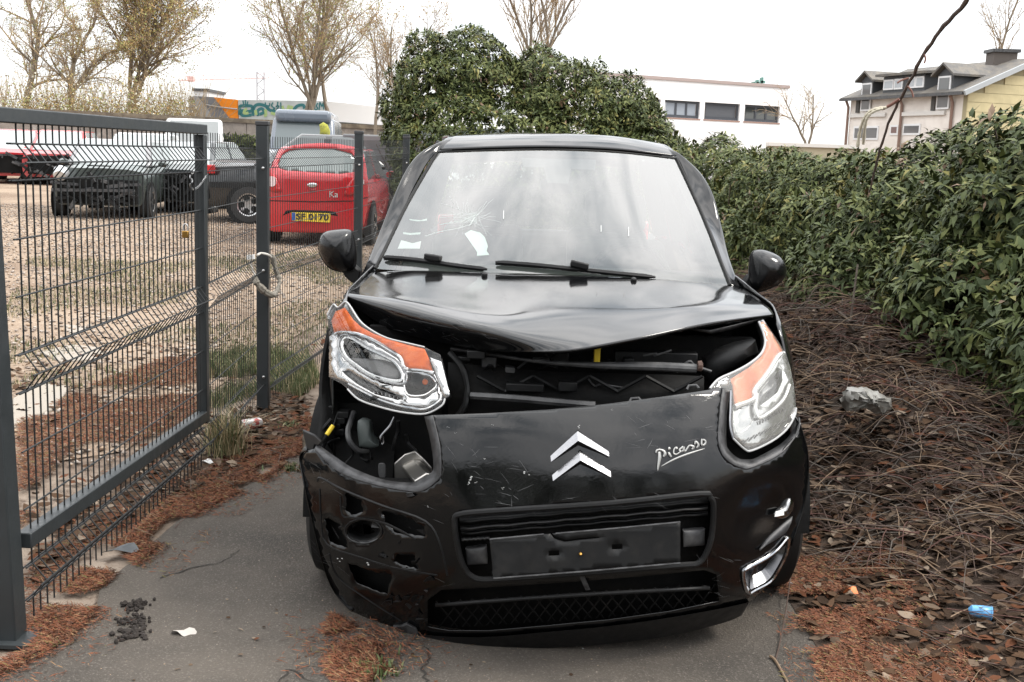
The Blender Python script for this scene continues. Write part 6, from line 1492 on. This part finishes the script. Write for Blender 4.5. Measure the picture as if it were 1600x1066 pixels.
for i, r in enumerate(rects):
    u0, u1 = r[0], r[1]; fr = .12
    mb = MB()
    for a_, b_, c_, d_ in ((u0, u1, v0, v0+fr*1.3), (u0, u1, v1-fr, v1), (u0, u0+fr, v0+fr*1.3, v1-fr), (u1-fr, u1, v0+fr*1.3, v1-fr)):
        mb.prism([offi(a_, c_, -.12), offi(b_, c_, -.12), offi(b_, d_, -.12), offi(a_, d_, -.12)], -ON*.08)
    wn = mb.build('window', M_FR, of, smooth=False)
    n = 3 if i != 2 else 1
    for k in range(n):
        a_, b_ = u0+fr+(u1-u0-2*fr)*k/n, u0+fr+(u1-u0-2*fr)*(k+1)/n
        mb = MB(); mb.prism([offi(a_+.06, v0+fr*1.3, -.16), offi(b_-.06, v0+fr*1.3, -.16), offi(b_-.06, v1-fr, -.16), offi(a_+.06, v1-fr, -.16)], -ON*.02); mb.build('pane', M_OG[(0, 0, 1, 2)[i]], wn, smooth=False)
        if k: 
            mb = MB(); mb.prism([offi(a_-.06, v0+fr*1.3, -.13), offi(a_+.06, v0+fr*1.3, -.13), offi(a_+.06, v1-fr, -.13), offi(a_-.06, v1-fr, -.13)], -ON*.06); mb.build('mullion', M_FR, wn, smooth=False)
    mb = MB(); mb.prism([offi(u0-.05, v0-.06, .03), offi(u1+.05, v0-.06, .03), offi(u1+.05, v0-.005, .03), offi(u0-.05, v0-.005, .03)], -ON*.2); mb.build('sill', mat('rust_sill', (.30, .17, .13), .7), wn, smooth=False)
# green letters on the roof, seen nearly edge-on: tall bars rising towards the corner
sg = thing('roof_sign', 'green raised letters standing on the office roof corner', 'sign', onO(1205, 130))
for k, (x, yt) in enumerate(((1192, 131), (1198, 129), (1204, 126), (1210, 123), (1217, 119))):
    p = onO(x, 138-.06*(1232-x), -1.5); q = onO(x, yt, -1.5)
    mb = MB(); mb.box((p.x-.05, p.y-.1, TZ+.1), (p.x+.05, p.y+.5, q.z)); mb.box((p.x-.05, p.y-.1, (TZ+q.z)/2), (p.x+.16, p.y+.1, (TZ+q.z)/2+.12)); mb.build('sign_letter', mat('sign_green', (.10, .24, .20), .6), sg, smooth=False)
# ---------------- old house
HA, HB = Vector((at(1328, 180, 60).x, 60, 0)), Vector((at(1503, 180, 52).x, 52, 0))
HD = (HB-HA).normalized(); HNr = Vector((HD.y, -HD.x, 0)); HNr = HNr if HNr.y < 0 else -HNr
GD = -HNr
ho = thing('old_house', 'old pale house with dark dormer roof and yellow tiled gable', 'house', (HA+HB)/2)
def onHs(x, y, d=0.0): return onplane(x, y, HA, HNr)+HNr*d
HZ = lambda p: zo(1300, 80, 5.333, p)
EZ = (onHs(*HZ([(150, 390)])[0]).z + onHs(*HZ([(1080, 330)])[0]).z)/2
RZh = 6.35; dep = 3.5
M_HW = mat('grey_render', (.70, .65, .60), .9, col2=(.62, .57, .52), cs=1.3); M_SLATE = mat('slate_roof', (.085, .08, .075), .75, col2=(.13, .115, .095), cs=2.5, bump=(7, .6, .05)); M_YT = mat('yellow_tile', (.50, .43, .25), .8, col2=(.44, .38, .22), cs=2)
M_TRIM = mat('pale_trim', (.55, .53, .5), .7)
mb = MB(); mb.prism([HA+Vector((0, 0, -3)), HB+Vector((0, 0, -3)), HB+Vector((0, 0, EZ)), HA+Vector((0, 0, EZ))], GD*.3); mb.build('front_wall', M_HW, ho, smooth=False)
gb0 = HB; gm_ = HB+GD*dep; gb1 = HB+GD*2*dep
rowh = .42; z = -1.0
while z < RZh-.2:
    z2 = min(z+rowh, RZh-.05); f0 = max(0, (z2-EZ)/(RZh-EZ)); w = dep*(1-f0)
    a_ = gm_-GD*w; b_ = gm_+GD*w
    mb = MB(); mb.prism([a_+Vector((0, 0, z+.015))+HD*.302, b_+Vector((0, 0, z+.015))+HD*.302, b_+Vector((0, 0, z2))+HD*.302, a_+Vector((0, 0, z2))+HD*.302], -HD*.05); mb.build('tile_row', M_YT, ho, smooth=False); z += rowh
mb = MB(); mb.prism([gb0+Vector((0, 0, -3)), gb1+Vector((0, 0, -3)), gb1+Vector((0, 0, EZ)), gm_+Vector((0, 0, RZh)), gb0+Vector((0, 0, EZ))], HD*.25); mb.build('gable_wall', mat('gable_joint', (.30, .26, .16), .9), ho, smooth=False)
Lh = (HB-HA).length; ov = .45
def roofq(side):
    e = (HA-HD*.3, HB+HD*.5); off = HNr*ov if side == 0 else GD*(2*dep+ov)
    zz = EZ-.18
    return [e[0]+off+Vector((0, 0, zz)), e[1]+off+Vector((0, 0, zz)), e[1]+GD*dep+Vector((0, 0, RZh+.1)), e[0]+GD*dep+Vector((0, 0, RZh+.1))]
rq = roofq(0)
mb = MB(); mb.prism(rq, (0, 0, .14)); rf = mb.build('roof', M_SLATE, ho, smooth=False)
mb = MB(); mb.prism(roofq(1), (0, 0, .14)); mb.build('roof', M_SLATE, ho, smooth=False)
mb = MB(); mb.beam(rq[1]+HD*.08+Vector((0, 0, .05)), rq[2]+HD*.08+Vector((0, 0, .05)), .12, .22); mb.build('barge_board', mat('pale_zinc', (.33, .35, .36), .6), rf, smooth=False)
mb = MB(); mb.beam(rq[0]+Vector((0, 0, .04)), rq[1]+Vector((0, 0, .04)), .14, .12); mb.build('gutter', M_GREYP, rf, smooth=False)
cc = HA.lerp(HB, .80)+GD*dep*.95
mb = MB(); mb.box((cc.x-.55, cc.y-.45, RZh-.4), (cc.x+.55, cc.y+.45, RZh+.55)); chm = mb.build('chimney', mat('dark_brick', (.10, .085, .075), .9, bump=(10, .5, .03)), rf, smooth=False)
mb = MB(); mb.box((cc.x-.65, cc.y-.55, RZh+.55), (cc.x+.65, cc.y+.55, RZh+.7)); mb.build('chimney_cap', M_GREYP, rf, smooth=False)
def hu(x): return (onHs(*HZ([(x, 420)])[0])-HA).dot(HD)
def hp(u, z, d): return HA+HD*u+Vector((0, 0, z))+HNr*d
def hzv(x, y): return onHs(*HZ([(x, y)])[0]).z
def dormer(x0, x1, ytop, yroof, ybot, peaked, panes, nm='dormer'):
    u0, u1 = hu(x0), hu(x1); z0, z1 = EZ-.15, hzv((x0+x1)/2, ytop); zp = hzv((x0+x1)/2, yroof)
    d = .06
    mb = MB()
    if peaked: poly = [hp(u0, z0, d), hp(u1, z0, d), hp(u1, z1, d), hp((u0+u1)/2, zp-.1, d), hp(u0, z1, d)]
    else: poly = [hp(u0, z0, d), hp(u1, z0, d), hp(u1, z1, d), hp(u0, z1, d)]
    mb.prism(poly, GD*2.6); dm = mb.build(nm, mat('slate_cladding', (.055, .058, .062), .7, bump=(9, .5, .03)), ho, smooth=False)
    mb = MB()
    if peaked:
        m0 = hp((u0+u1)/2, zp, d+.25)
        for e in (hp(u0-.25, z1-.1, d+.25), hp(u1+.25, z1-.1, d+.25)): mb.prism([e, m0, m0+GD*3, e+GD*3], (0, 0, .1))
    else:
        mb.prism([hp(u0-.3, z1, d+.3), hp(u1+.3, z1, d+.3), hp(u1+.3, zp, -2.6), hp(u0-.3, zp, -2.6)], (0, 0, .12))
    mb.build('dormer_roof', M_SLATE, dm, smooth=False)
    for (a0, a1, b0, b1, pale) in panes:
        ua, ub = hu(a0), hu(a1); za, zb = hzv((a0+a1)/2, b1), hzv((a0+a1)/2, b0)
        mb = MB(); mb.prism([hp(ua, za, d+.05), hp(ub, za, d+.05), hp(ub, zb, d+.05), hp(ua, zb, d+.05)], GD*.06); wn = mb.build('window', mat('white_frame', (.65, .65, .65), .5), dm, smooth=False)
        k = .08; mb = MB(); mb.prism([hp(ua+k, za+k, d+.06), hp(ub-k, za+k, d+.06), hp(ub-k, zb-k, d+.06), hp(ua+k, zb-k, d+.06)], GD*.02); mb.build('pane', mat('house_glass_pale', (.36, .38, .40), .15) if pale else mat('house_glass', (.10, .10, .10), .1, spec=.8), wn, smooth=False)
dormer(245, 340, 245, 182, 510, True, [(255, 335, 268, 500, False)])
dormer(425, 770, 205, 170, 330, False, [(432, 515, 240, 325, True), (520, 590, 232, 320, True), (640, 695, 218, 310, True), (697, 765, 212, 305, True)])
dormer(880, 1005, 195, 115, 485, True, [(885, 990, 210, 485, False)])
def hwin(x0, x1, y0, y1, m_, nm='window', d=.04, fr=.1):
    ua, ub = hu(x0), hu(x1); za, zb = hzv((x0+x1)/2, y1), hzv((x0+x1)/2, y0)
    mb = MB(); mb.prism([hp(ua, za, d), hp(ub, za, d), hp(ub, zb, d), hp(ua, zb, d)], GD*.05); wn = mb.build(nm, mat('white_frame', (.65, .65, .65), .5), ho, smooth=False)
    mb = MB(); mb.prism([hp(ua+fr, za+fr, d+.012), hp(ub-fr, za+fr, d+.012), hp(ub-fr, zb-fr, d+.012), hp(ua+fr, zb-fr, d+.012)], GD*.02); mb.build('pane', m_, wn, smooth=False)
GLS = mat('house_glass', (.10, .10, .10), .1, spec=.8)
hwin(205, 410, 625, 740, GLS); hwin(508, 575, 615, 700, mat('brown_curtain', (.16, .10, .09), .6)); hwin(615, 760, 605, 700, GLS)
for x0, x1, y in ((165, 465, 530), (590, 960, 515)):
    u0, u1 = hu(x0), hu(x1); zz = hzv((x0+x1)/2, y); mb = MB(); mb.prism([hp(u0, zz-.12, .12), hp(u1, zz-.12, .12), hp(u1, zz+.06, .12), hp(u0, zz+.06, .12)], GD*.12); mb.build('ledge', M_TRIM, ho, smooth=False)
for x in (155, 600, 1020):
    u = hu(x); mb = MB(); mb.tube([hp(u, EZ-.1, .3), hp(u, EZ-.5, .1), hp(u, -2, .1)], .07, 6); mb.build('downpipe', mat('copper_pipe', (.22, .14, .11), .6), ho)
for x0, x1, y0, y1 in ((212, 240, 400, 515), (305, 318, 400, 505), (838, 868, 370, 498), (958, 972, 380, 485)):
    u0, u1 = hu(x0), hu(x1); mb = MB(); mb.prism([hp(u0, hzv(x0, y1), .08), hp(u1, hzv(x1, y1), .08), hp(u1, hzv(x1, y0), .08), hp(u0, hzv(x0, y0), .08)], GD*.04); mb.build('shutter', mat('shutter_dark', (.06, .055, .05), .7), ho, smooth=False)
# low tan wall and fence between the buildings
lw = thing('low_wall', 'low tan wall between office block and old house', 'wall', at(1260, 235, 40)); p0, p1 = at(1200, 228, 40), at(1345, 235, 40)
mb = MB(); mb.box((p0.x, 40, -1), (p1.x, 40.3, p0.z)); mb.build('wall_body', mat('tan_wall', (.36, .32, .23), .9), lw, smooth=False)
mb = MB(); mb.box((p0.x, 39.9, p0.z), (p1.x, 40.4, p0.z+.12)); mb.build('coping', M_TRIM, lw, smooth=False)

# ================================================================== bare trees
BK = [mat('bark_grey', (.19, .155, .115), .9, bump=(20, .5, .02)), mat('twig_brown', (.34, .25, .14), .9), mat('twig_violet', (.29, .22, .16), .9)]
BUD = [mat('bud_olive', (.31, .26, .085), .8), mat('bud_green', (.23, .26, .085), .8), mat('bud_brown', (.32, .20, .08), .8)]
def tree(name, label, px, pyb, Y, h, r0, seed, spread=.75, up=.5, buds=0, budm=(.5, .3, .2), limbs=9, sub=.6, multi=1, budsize=.05, lean=0, wig=.10, depth=3, low=.05):
    """leading stems with limbs, branches and twigs all the way up"""
    rg = np.random.default_rng(seed); base = at(px, pyb, Y); z0 = base.z
    t = thing(name, label, 'tree', Vector((base.x, base.y, 0)))
    A, B, ra, rb, tips = [], [], [], [], []
    RM = .0062*Y/42; r0 *= .72
    def limb(p, d, L, r, dep):
        n = (9, 6, 5, 3)[dep]; k0 = low if dep == 0 else .12
        for s in range(n):
            d = d+rg.normal(0, wig, 3)+np.array([0, 0, up*(.05, .10, .08, .05)[dep]]); d /= np.linalg.norm(d)
            q = p+d*L/n; r2 = max(r*(1-.75/n), RM*.6); A.append(p); B.append(q); ra.append(r); rb.append(r2); p, r = q, r2
            tt = (s+1)/n
            if dep < depth and tt > k0:
                for c in range((limbs, 2, 2)[dep] if dep else max(1, round(limbs/n+rg.random()*.6))):
                    ax = rg.normal(0, 1, 3); ax -= d*ax.dot(d); ax /= np.linalg.norm(ax)
                    nd = d*.75+ax*spread*rg.uniform(.7, 1.25)+np.array([0, 0, up*.35]); nd /= np.linalg.norm(nd)
                    limb(p, nd, L*sub*(1-.55*tt)*rg.uniform(.7, 1.15)*(1, .72, .62)[dep], max(r*.55, RM), dep+1)
            if dep >= 2: tips.append((p, d))
        tips.append((p, d))
    for k in range(multi):
        d = np.array([rg.normal(0, .10 if multi == 1 else .22)+lean, rg.normal(0, .1), 1.]); d /= np.linalg.norm(d)
        b0 = np.array([base.x+rg.normal(0, .05*multi), base.y, 0.0]); b1 = np.array([b0[0]+d[0]*.3, b0[1], z0]); A.append(b0); B.append(b1); ra.append(r0*1.25); rb.append(r0)
        limb(b1, d, h*rg.uniform(.85, 1.05), r0, 0)
    A, B, ra, rb = map(np.array, (A, B, ra, rb))
    big_ = ra > r0*.35
    V, F = tubes(A[big_], B[big_], ra[big_], rb[big_], 6); fast_mesh('trunk', V, F, BK[0], None, t, True)['kind'] = 'stuff'
    V, F = tubes(A[~big_], B[~big_], ra[~big_], rb[~big_], 3)
    fast_mesh('crown', V, F, [BK[1], BK[2]], rg.integers(0, 2, len(F)), t)['kind'] = 'stuff'
    if buds:
        T = np.array([x[0] for x in tips]); D = np.array([x[1] for x in tips]); k = rg.integers(0, len(T), buds)
        P = T[k]+rg.normal(0, .07, (buds, 3)); V, F = leaves(P, D[k]+rg.normal(0, .7, (buds, 3)), rg.normal(0, 1, (buds, 3)), budsize*rg.uniform(.6, 1.5, buds), budsize*rg.uniform(.25, .5, buds))
        fast_mesh('buds', V, F, BUD, np.repeat(rg.choice(3, buds, p=budm), 4), t)['kind'] = 'stuff'
    return t
tree('bare_tree', 'gnarled bare tree with thick crooked trunk at the photo edge over the wall', 40, 165, 43, 4.4, .17, 1, spread=.9, limbs=12, sub=.7, buds=5000, wig=.16, lean=-.05)
tree('bare_tree', 'gnarled bare tree with forked trunk between two taller trees', 108, 165, 42, 3.4, .13, 2, spread=.95, limbs=11, sub=.75, buds=5000, budm=(.4, .2, .4), wig=.16, multi=2)
tree('budding_tree', 'tall budding tree with bronze green haze above the green hatchback', 203, 160, 46, 6.2, .12, 3, spread=.85, limbs=13, sub=.72, multi=4, buds=26000, budm=(.45, .12, .43), budsize=.07)
tree('budding_tree', 'tall many stemmed budding tree rising behind the blue grey van', 478, 180, 42, 6.2, .11, 4, spread=.75, limbs=11, sub=.7, buds=9000, budm=(.4, .4, .2), budsize=.06, multi=4)
tree('budding_tree', 'slim forked tree with green buds next to the many stemmed one', 515, 180, 44, 4.6, .09, 15, spread=.8, limbs=9, sub=.62, buds=1700, budm=(.4, .5, .1), budsize=.06, multi=2, low=.3)
tree('bare_tree', 'brown twiggy bare tree beside the big bush', 603, 185, 36, 2.9, .07, 6, spread=.75, limbs=10, sub=.7, buds=1500, budm=(.2, .1, .7), multi=3)
tree('bare_tree', 'fine bare tree top showing above the big bush', 835, 150, 30, 4.4, .07, 7, spread=.55, limbs=9, sub=.62, up=.8, multi=4)
tree('bare_tree', 'small spreading bare tree between office block and old house', 1268, 222, 45, 1.9, .07, 8, spread=1.0, limbs=6, sub=.95, up=.25, multi=2, depth=2)
tree('bare_tree', 'bare tree top behind the old house chimney', 1560, 130, 75, 7.0, .13, 9, spread=.7, limbs=12, sub=.6)
# low flowering thicket along the wall
rg = np.random.default_rng(77); n = 7000; T = np.c_[rg.uniform(at(0, 150, 40).x, at(290, 150, 40).x, n), rg.uniform(39.5, 42, n), 2.2+np.abs(rg.normal(0, .62, n))]
V, F = leaves(T, rg.normal(0, 1, (n, 3)), rg.normal(0, 1, (n, 3)), rg.uniform(.04, .10, n), rg.uniform(.015, .04, n))
tag(fast_mesh('undergrowth', V, F, BUD+[mat('pale_blossom', (.5, .48, .38), .8), BK[1]], np.repeat(rg.choice(5, n, p=(.25, .15, .2, .25, .15)), 4)), 'pale budding thicket growing along the wall top', 'thicket', kind='stuff')
A = np.c_[rg.uniform(at(-40, 150, 41).x, at(320, 150, 41).x, 900), rg.uniform(40, 42, 900), np.full(900, 1.5)]; B = A+np.c_[rg.normal(0, .8, 900), rg.normal(0, .3, 900), rg.uniform(.9, 2.6, 900)]
V, F = tubes(A, B, np.full(900, .014), np.full(900, .004), 3); tag(fast_mesh('undergrowth', V, F, BK[1]), 'brown bare scrub stems behind the wall', 'scrub', kind='stuff')
n = 2500; rg = np.random.default_rng(78); T = np.c_[rg.uniform(at(345, 215, 37).x, at(425, 215, 37).x, n), rg.uniform(36.8, 37.4, n), .5+rg.random(n)*1.3]
V, F = leaves(T, rg.normal(0, 1, (n, 3)), rg.normal(0, 1, (n, 3)), rg.uniform(.08, .2, n), rg.uniform(.03, .06, n)); tag(fast_mesh('ivy', V, F, LEAF, np.repeat(rg.integers(0, 3, n), 4)), 'dark ivy mound at the foot of the old wall', 'ivy', kind='stuff')
# distant hills low on the horizon
mb = MB(); hx = np.linspace(-420, 420, 60); mb.grid([[Vector((x, 420, -5)) for x in hx], [Vector((x, 440, 5+4*math.sin(x*.013)+2.5*math.sin(x*.041))) for x in hx], [Vector((x, 520, 0)) for x in hx]]); tag(mb.build('hills', mat('far_hill', (.16, .17, .17), .95)), kind='structure')

# ================================================================== foreground branch, litter items
bh = thing('hanging_branch', 'dark budding branch hanging in front of the old house', 'branch', at(1440, 120, 3.6))
pts = [(1540, -40, 3.2), (1508, 5, 3.3), (1475, 40, 3.4), (1450, 75, 3.5), (1432, 105, 3.55), (1410, 150, 3.7), (1392, 185, 3.8), (1378, 225, 3.9), (1368, 262, 4.0), (1358, 300, 4.1)]
mb = MB(); _c = [Vector(q) for q in cr([tuple(at(*p)) for p in pts], 4)]; _r = random.Random(2); _c = [q+Vector((_r.uniform(-.006, .006), 0, _r.uniform(-.004, .004))) if i % 2 else q for i, q in enumerate(_c)]; mb.tube(_c, [w*(1+.22*(i % 4 == 0)) for i, w in enumerate(np.linspace(.0068, .0030, 37))], 7); mb.build('stem', mat('branch_bark', (.06, .042, .034), .8, col2=(.10, .068, .052), cs=40, bump=(90, .6, .003)), bh)
mb = MB(); mb.tube(cr([tuple(at(*p)) for p in ((1405, 155, 3.68), (1392, 164, 3.7), (1380, 170, 3.72))], 3), .005, 6); mb.tube(cr([tuple(at(*p)) for p in ((1418, 135, 3.62), (1424, 142, 3.62), (1427, 152, 3.62))], 3), .003, 5); mb.tube(cr([tuple(at(*p)) for p in ((1444, 85, 3.5), (1446, 92, 3.5), (1444, 99, 3.5))], 3), .0028, 5); mb.tube(cr([tuple(at(*p)) for p in ((1420, 122, 3.6), (1408, 126, 3.6), (1402, 130, 3.6))], 3), .003, 5); o = mb.build('side_shoot', mat('shoot_red', (.16, .07, .05), .7), bh); o['kind'] = 'stuff'
ct_ = thing('pale_catkin_shoot', 'pale bent fibrous shoot curling off the hanging branch', 'shoot', at(1360, 185, 3.72))
for k, P in enumerate(([(1386, 168, 3.71), (1372, 169, 3.72), (1358, 175, 3.73), (1349, 188, 3.75), (1343, 208, 3.78), (1340, 230, 3.8)], [(1380, 170, 3.71), (1368, 173, 3.72), (1357, 181, 3.73), (1352, 195, 3.75), (1349, 225, 3.8)])):
    mb = MB(); c = cr([tuple(at(*p)) for p in P], 5); mb.tube(c, [.0052*(1+.25*math.sin(i*2.2)) for i in range(len(c))], 6); mb.build('fibre', mat('pale_fibre', (.50, .46, .36), .9, bump=(120, .8, .003)), ct_)
# drink can by the fence
p = gnd(393, 672); d_ = Vector((.75, .65, 0)).normalized()
cnn = thing('drink_can', 'dented white and red drink can lying by the fence post', 'can', p)
Rm = Vector((0, 0, 1)).rotation_difference(d_).to_matrix()
mb = MB(); mb.lathe([(0, -.058), (.024, -.058), (.031, -.05), (.031, .045), (.025, .057), (0, .055)], p+Vector((0, 0, .034)), 20, Rm); mb.build('can_body', mat('can_white', (.55, .52, .50), .35, metal=.4, col2=(.35, .06, .06), cs=22, ct=(.48, .52)), cnn)
mb = MB(); mb.lathe([(0, -.0595), (.022, -.0595), (.023, -.058), (0, -.057)], p+Vector((0, 0, .034)), 16, Rm); mb.build('can_lid', M_BOLT, cnn)
# blue crushed cup under the brambles
p = gnd(1527, 996); p.z = bank(p.x, p.y)
cu_ = thing('blue_cup', 'bright blue plastic cup lying in the dead leaves', 'cup', p); Rm = Vector((0, 0, 1)).rotation_difference(Vector((-.95, .2, .08)).normalized()).to_matrix()
mb = MB(); mb.lathe([(.024, -.035), (.021, 0), (.017, .028), (.008, .036), (0, .037)], p+Vector((0, 0, .028)), 18, Rm, closed=True); solid(mb.build('cup_wall', mat('blue_plastic', (.10, .30, .55), .35), cu_), .001)
mb = MB(); mb.lathe([(.0245, -.036), (.0255, -.034), (.0245, -.032)], p+Vector((0, 0, .028)), 18, Rm, closed=True); mb.build('cup_rim', mat('blue_plastic', (.10, .30, .55), .35), cu_)
# crumpled plastic bag on the canes
bx_ = thing('plastic_bag', 'crumpled translucent plastic bag caught on the bramble canes', 'bag', at(1350, 625, 5.3))
ring = [at(x, y, 5.15) for x, y in ((1316, 622), (1325, 608), (1345, 606), (1368, 612), (1388, 624), (1392, 640), (1372, 646), (1352, 636), (1334, 640), (1322, 640))]
mb = pillow([tuple(v) for v in cr([tuple(p) for p in ring], 4, True)], (0, -.09, .02), (0, .06, 0)); r_ = random.Random(3)
mb.v = [v+Vector((r_.uniform(-.008, .008), r_.uniform(-.014, .014), r_.uniform(-.008, .008))) for v in mb.v]
mb.build('bag_film', mat('bag_film_mat', (.34, .33, .30), .35, trans=.45), bx_, autosmooth=50)
def leafthing(px, py, L, W, m_, label, name='fallen_leaf', z=.03, seed=0, ang=0.3):
    p = gnd(px, py); p.z = max(.006, inb(p.x, p.y))+z; r_ = random.Random(seed); mb = MB(); n = 12
    P = []
    for k in range(n):
        a = 2*math.pi*k/n; rr_ = 1+r_.uniform(-.18, .18); x, y = L/2*math.cos(a)*rr_, W/2*math.sin(a)*rr_
        P.append(p+Vector((x*math.cos(ang)-y*math.sin(ang), x*math.sin(ang)+y*math.cos(ang), .012*math.sin(a*2)+r_.uniform(-.003, .003))))
    mb.add([p+Vector((0, 0, .008))]+P, [(0, 1+k, 1+(k+1) % n) for k in range(n)])
    return tag(mb.build(name, m_), label, name.split('_')[-1])
leafthing(1328, 940, .055, .032, mat('orange_leaf', (.62, .17, .05), .6), 'bright orange leaf on the rust red needles', seed=1)
leafthing(1240, 917, .07, .045, mat('grey_flake', (.25, .25, .24), .7), 'grey flat scrap on the drive by the chrome trim', 'plastic_scrap', .004, seed=2)
leafthing(190, 868, .13, .07, mat('dark_shard', (.05, .055, .06), .5), 'dark plastic shard among the leaves under the gate', 'plastic_shard', .02, seed=3, ang=.6)
leafthing(322, 730, .075, .035, mat('white_paper', (.75, .75, .73), .8), 'white paper scrap under the gate bottom rail', 'paper_scrap', .02, seed=4, ang=.8)
leafthing(287, 992, .075, .04, mat('pale_flake', (.38, .35, .32), .8), 'pale flat stone chip on the asphalt', 'stone_chip', .002, seed=6, ang=.1)
# dark earth clods on the asphalt
for k, (x, y, s) in enumerate(((213, 950, .045), (196, 974, .03), (218, 975, .035), (205, 995, .05))):
    p = gnd(x, y); mb = MB(); r_ = random.Random(20+k)
    for j in range(46):
        q = p+Vector((r_.gauss(0, s*.5), r_.gauss(0, s*.5), .004+abs(r_.gauss(0, .006)))); q0 = r_.uniform(.10, .26)*s
        mb.ring_loft([[q+Vector((q0*math.cos(a)*kk*r_.uniform(.6, 1.3), q0*math.sin(a)*kk*r_.uniform(.6, 1.3), zz)) for a in np.linspace(0, 6.283, 6)[:-1]] for kk, zz in ((.6, -.005), (1, q0*.3), (.4, q0*r_.uniform(.6, 1.1)))])
    tag(mb.build('earth_clod', mat('dark_earth', (.022, .017, .014), .95, bump=(60, .8, .01)), autosmooth=20), ['topmost dark earth clod on the asphalt by the gate post', 'small dark earth clod on the side of the gate post', 'middle dark earth clod of the row on the asphalt', 'largest dark earth clod, nearest the photo bottom'][k], 'clod', 'earth clods on the asphalt', 'stuff')
# dry stick lying by the right wheel track
sk = thing('dry_stick', 'thin dry forked stick lying on the drive below the chrome trim', 'stick', gnd(1215, 1030))
mb = MB(); P = [gnd(1236, 905)+Vector((0, 0, .06)), gnd(1228, 960)+Vector((0, 0, .03)), gnd(1218, 1010)+Vector((0, 0, .012)), gnd(1211, 1035)+Vector((0, 0, .008))]; mb.tube(cr([tuple(q) for q in P], 4), .0022, 6); mb.build('stem', TW[0], sk)
mb = MB(); P = [gnd(1203, 1030)+Vector((0, 0, .01)), gnd(1212, 1038)+Vector((0, 0, .01)), gnd(1228, 1066)+Vector((0, 0, .008)), gnd(1240, 1090)+Vector((0, 0, .008))]; mb.tube(cr([tuple(q) for q in P], 4), .0045, 6); mb.build('fork', TW[1], sk)

# cracks in the old asphalt
for k, (P, lab) in enumerate([([(668, 1075), (662, 1050), (668, 1030), (664, 1012)], 'short dark crack in the asphalt below the bumper lip'), ([(560, 1110), (500, 1075), (455, 1050), (440, 1066), (400, 1085)], 'forked dark crack in the asphalt at the photo bottom'), ([(250, 905), (300, 890), (345, 880), (372, 862)], 'faint crack in the asphalt beside the gate side needles')]):
    C = []; r_ = random.Random(40+k)
    for x, y in cr(P, 5):
        p = gnd(x, y); C.append(Vector((p.x+r_.uniform(-.008, .008), p.y+r_.uniform(-.008, .008), .0065)))
    mb = MB(); A, B = [], []
    for i, p in enumerate(C):
        d = (C[min(i+1, len(C)-1)]-C[max(i-1, 0)]).normalized(); n_ = Vector((-d.y, d.x, 0)); w = r_.uniform(.001, .0045); A.append(p+n_*w); B.append(p-n_*w)
    mb.grid([A, B]); tag(mb.build('asphalt_crack', mat('crack_dirt', (.018, .015, .012), .95)), lab, 'crack', kind='stuff')
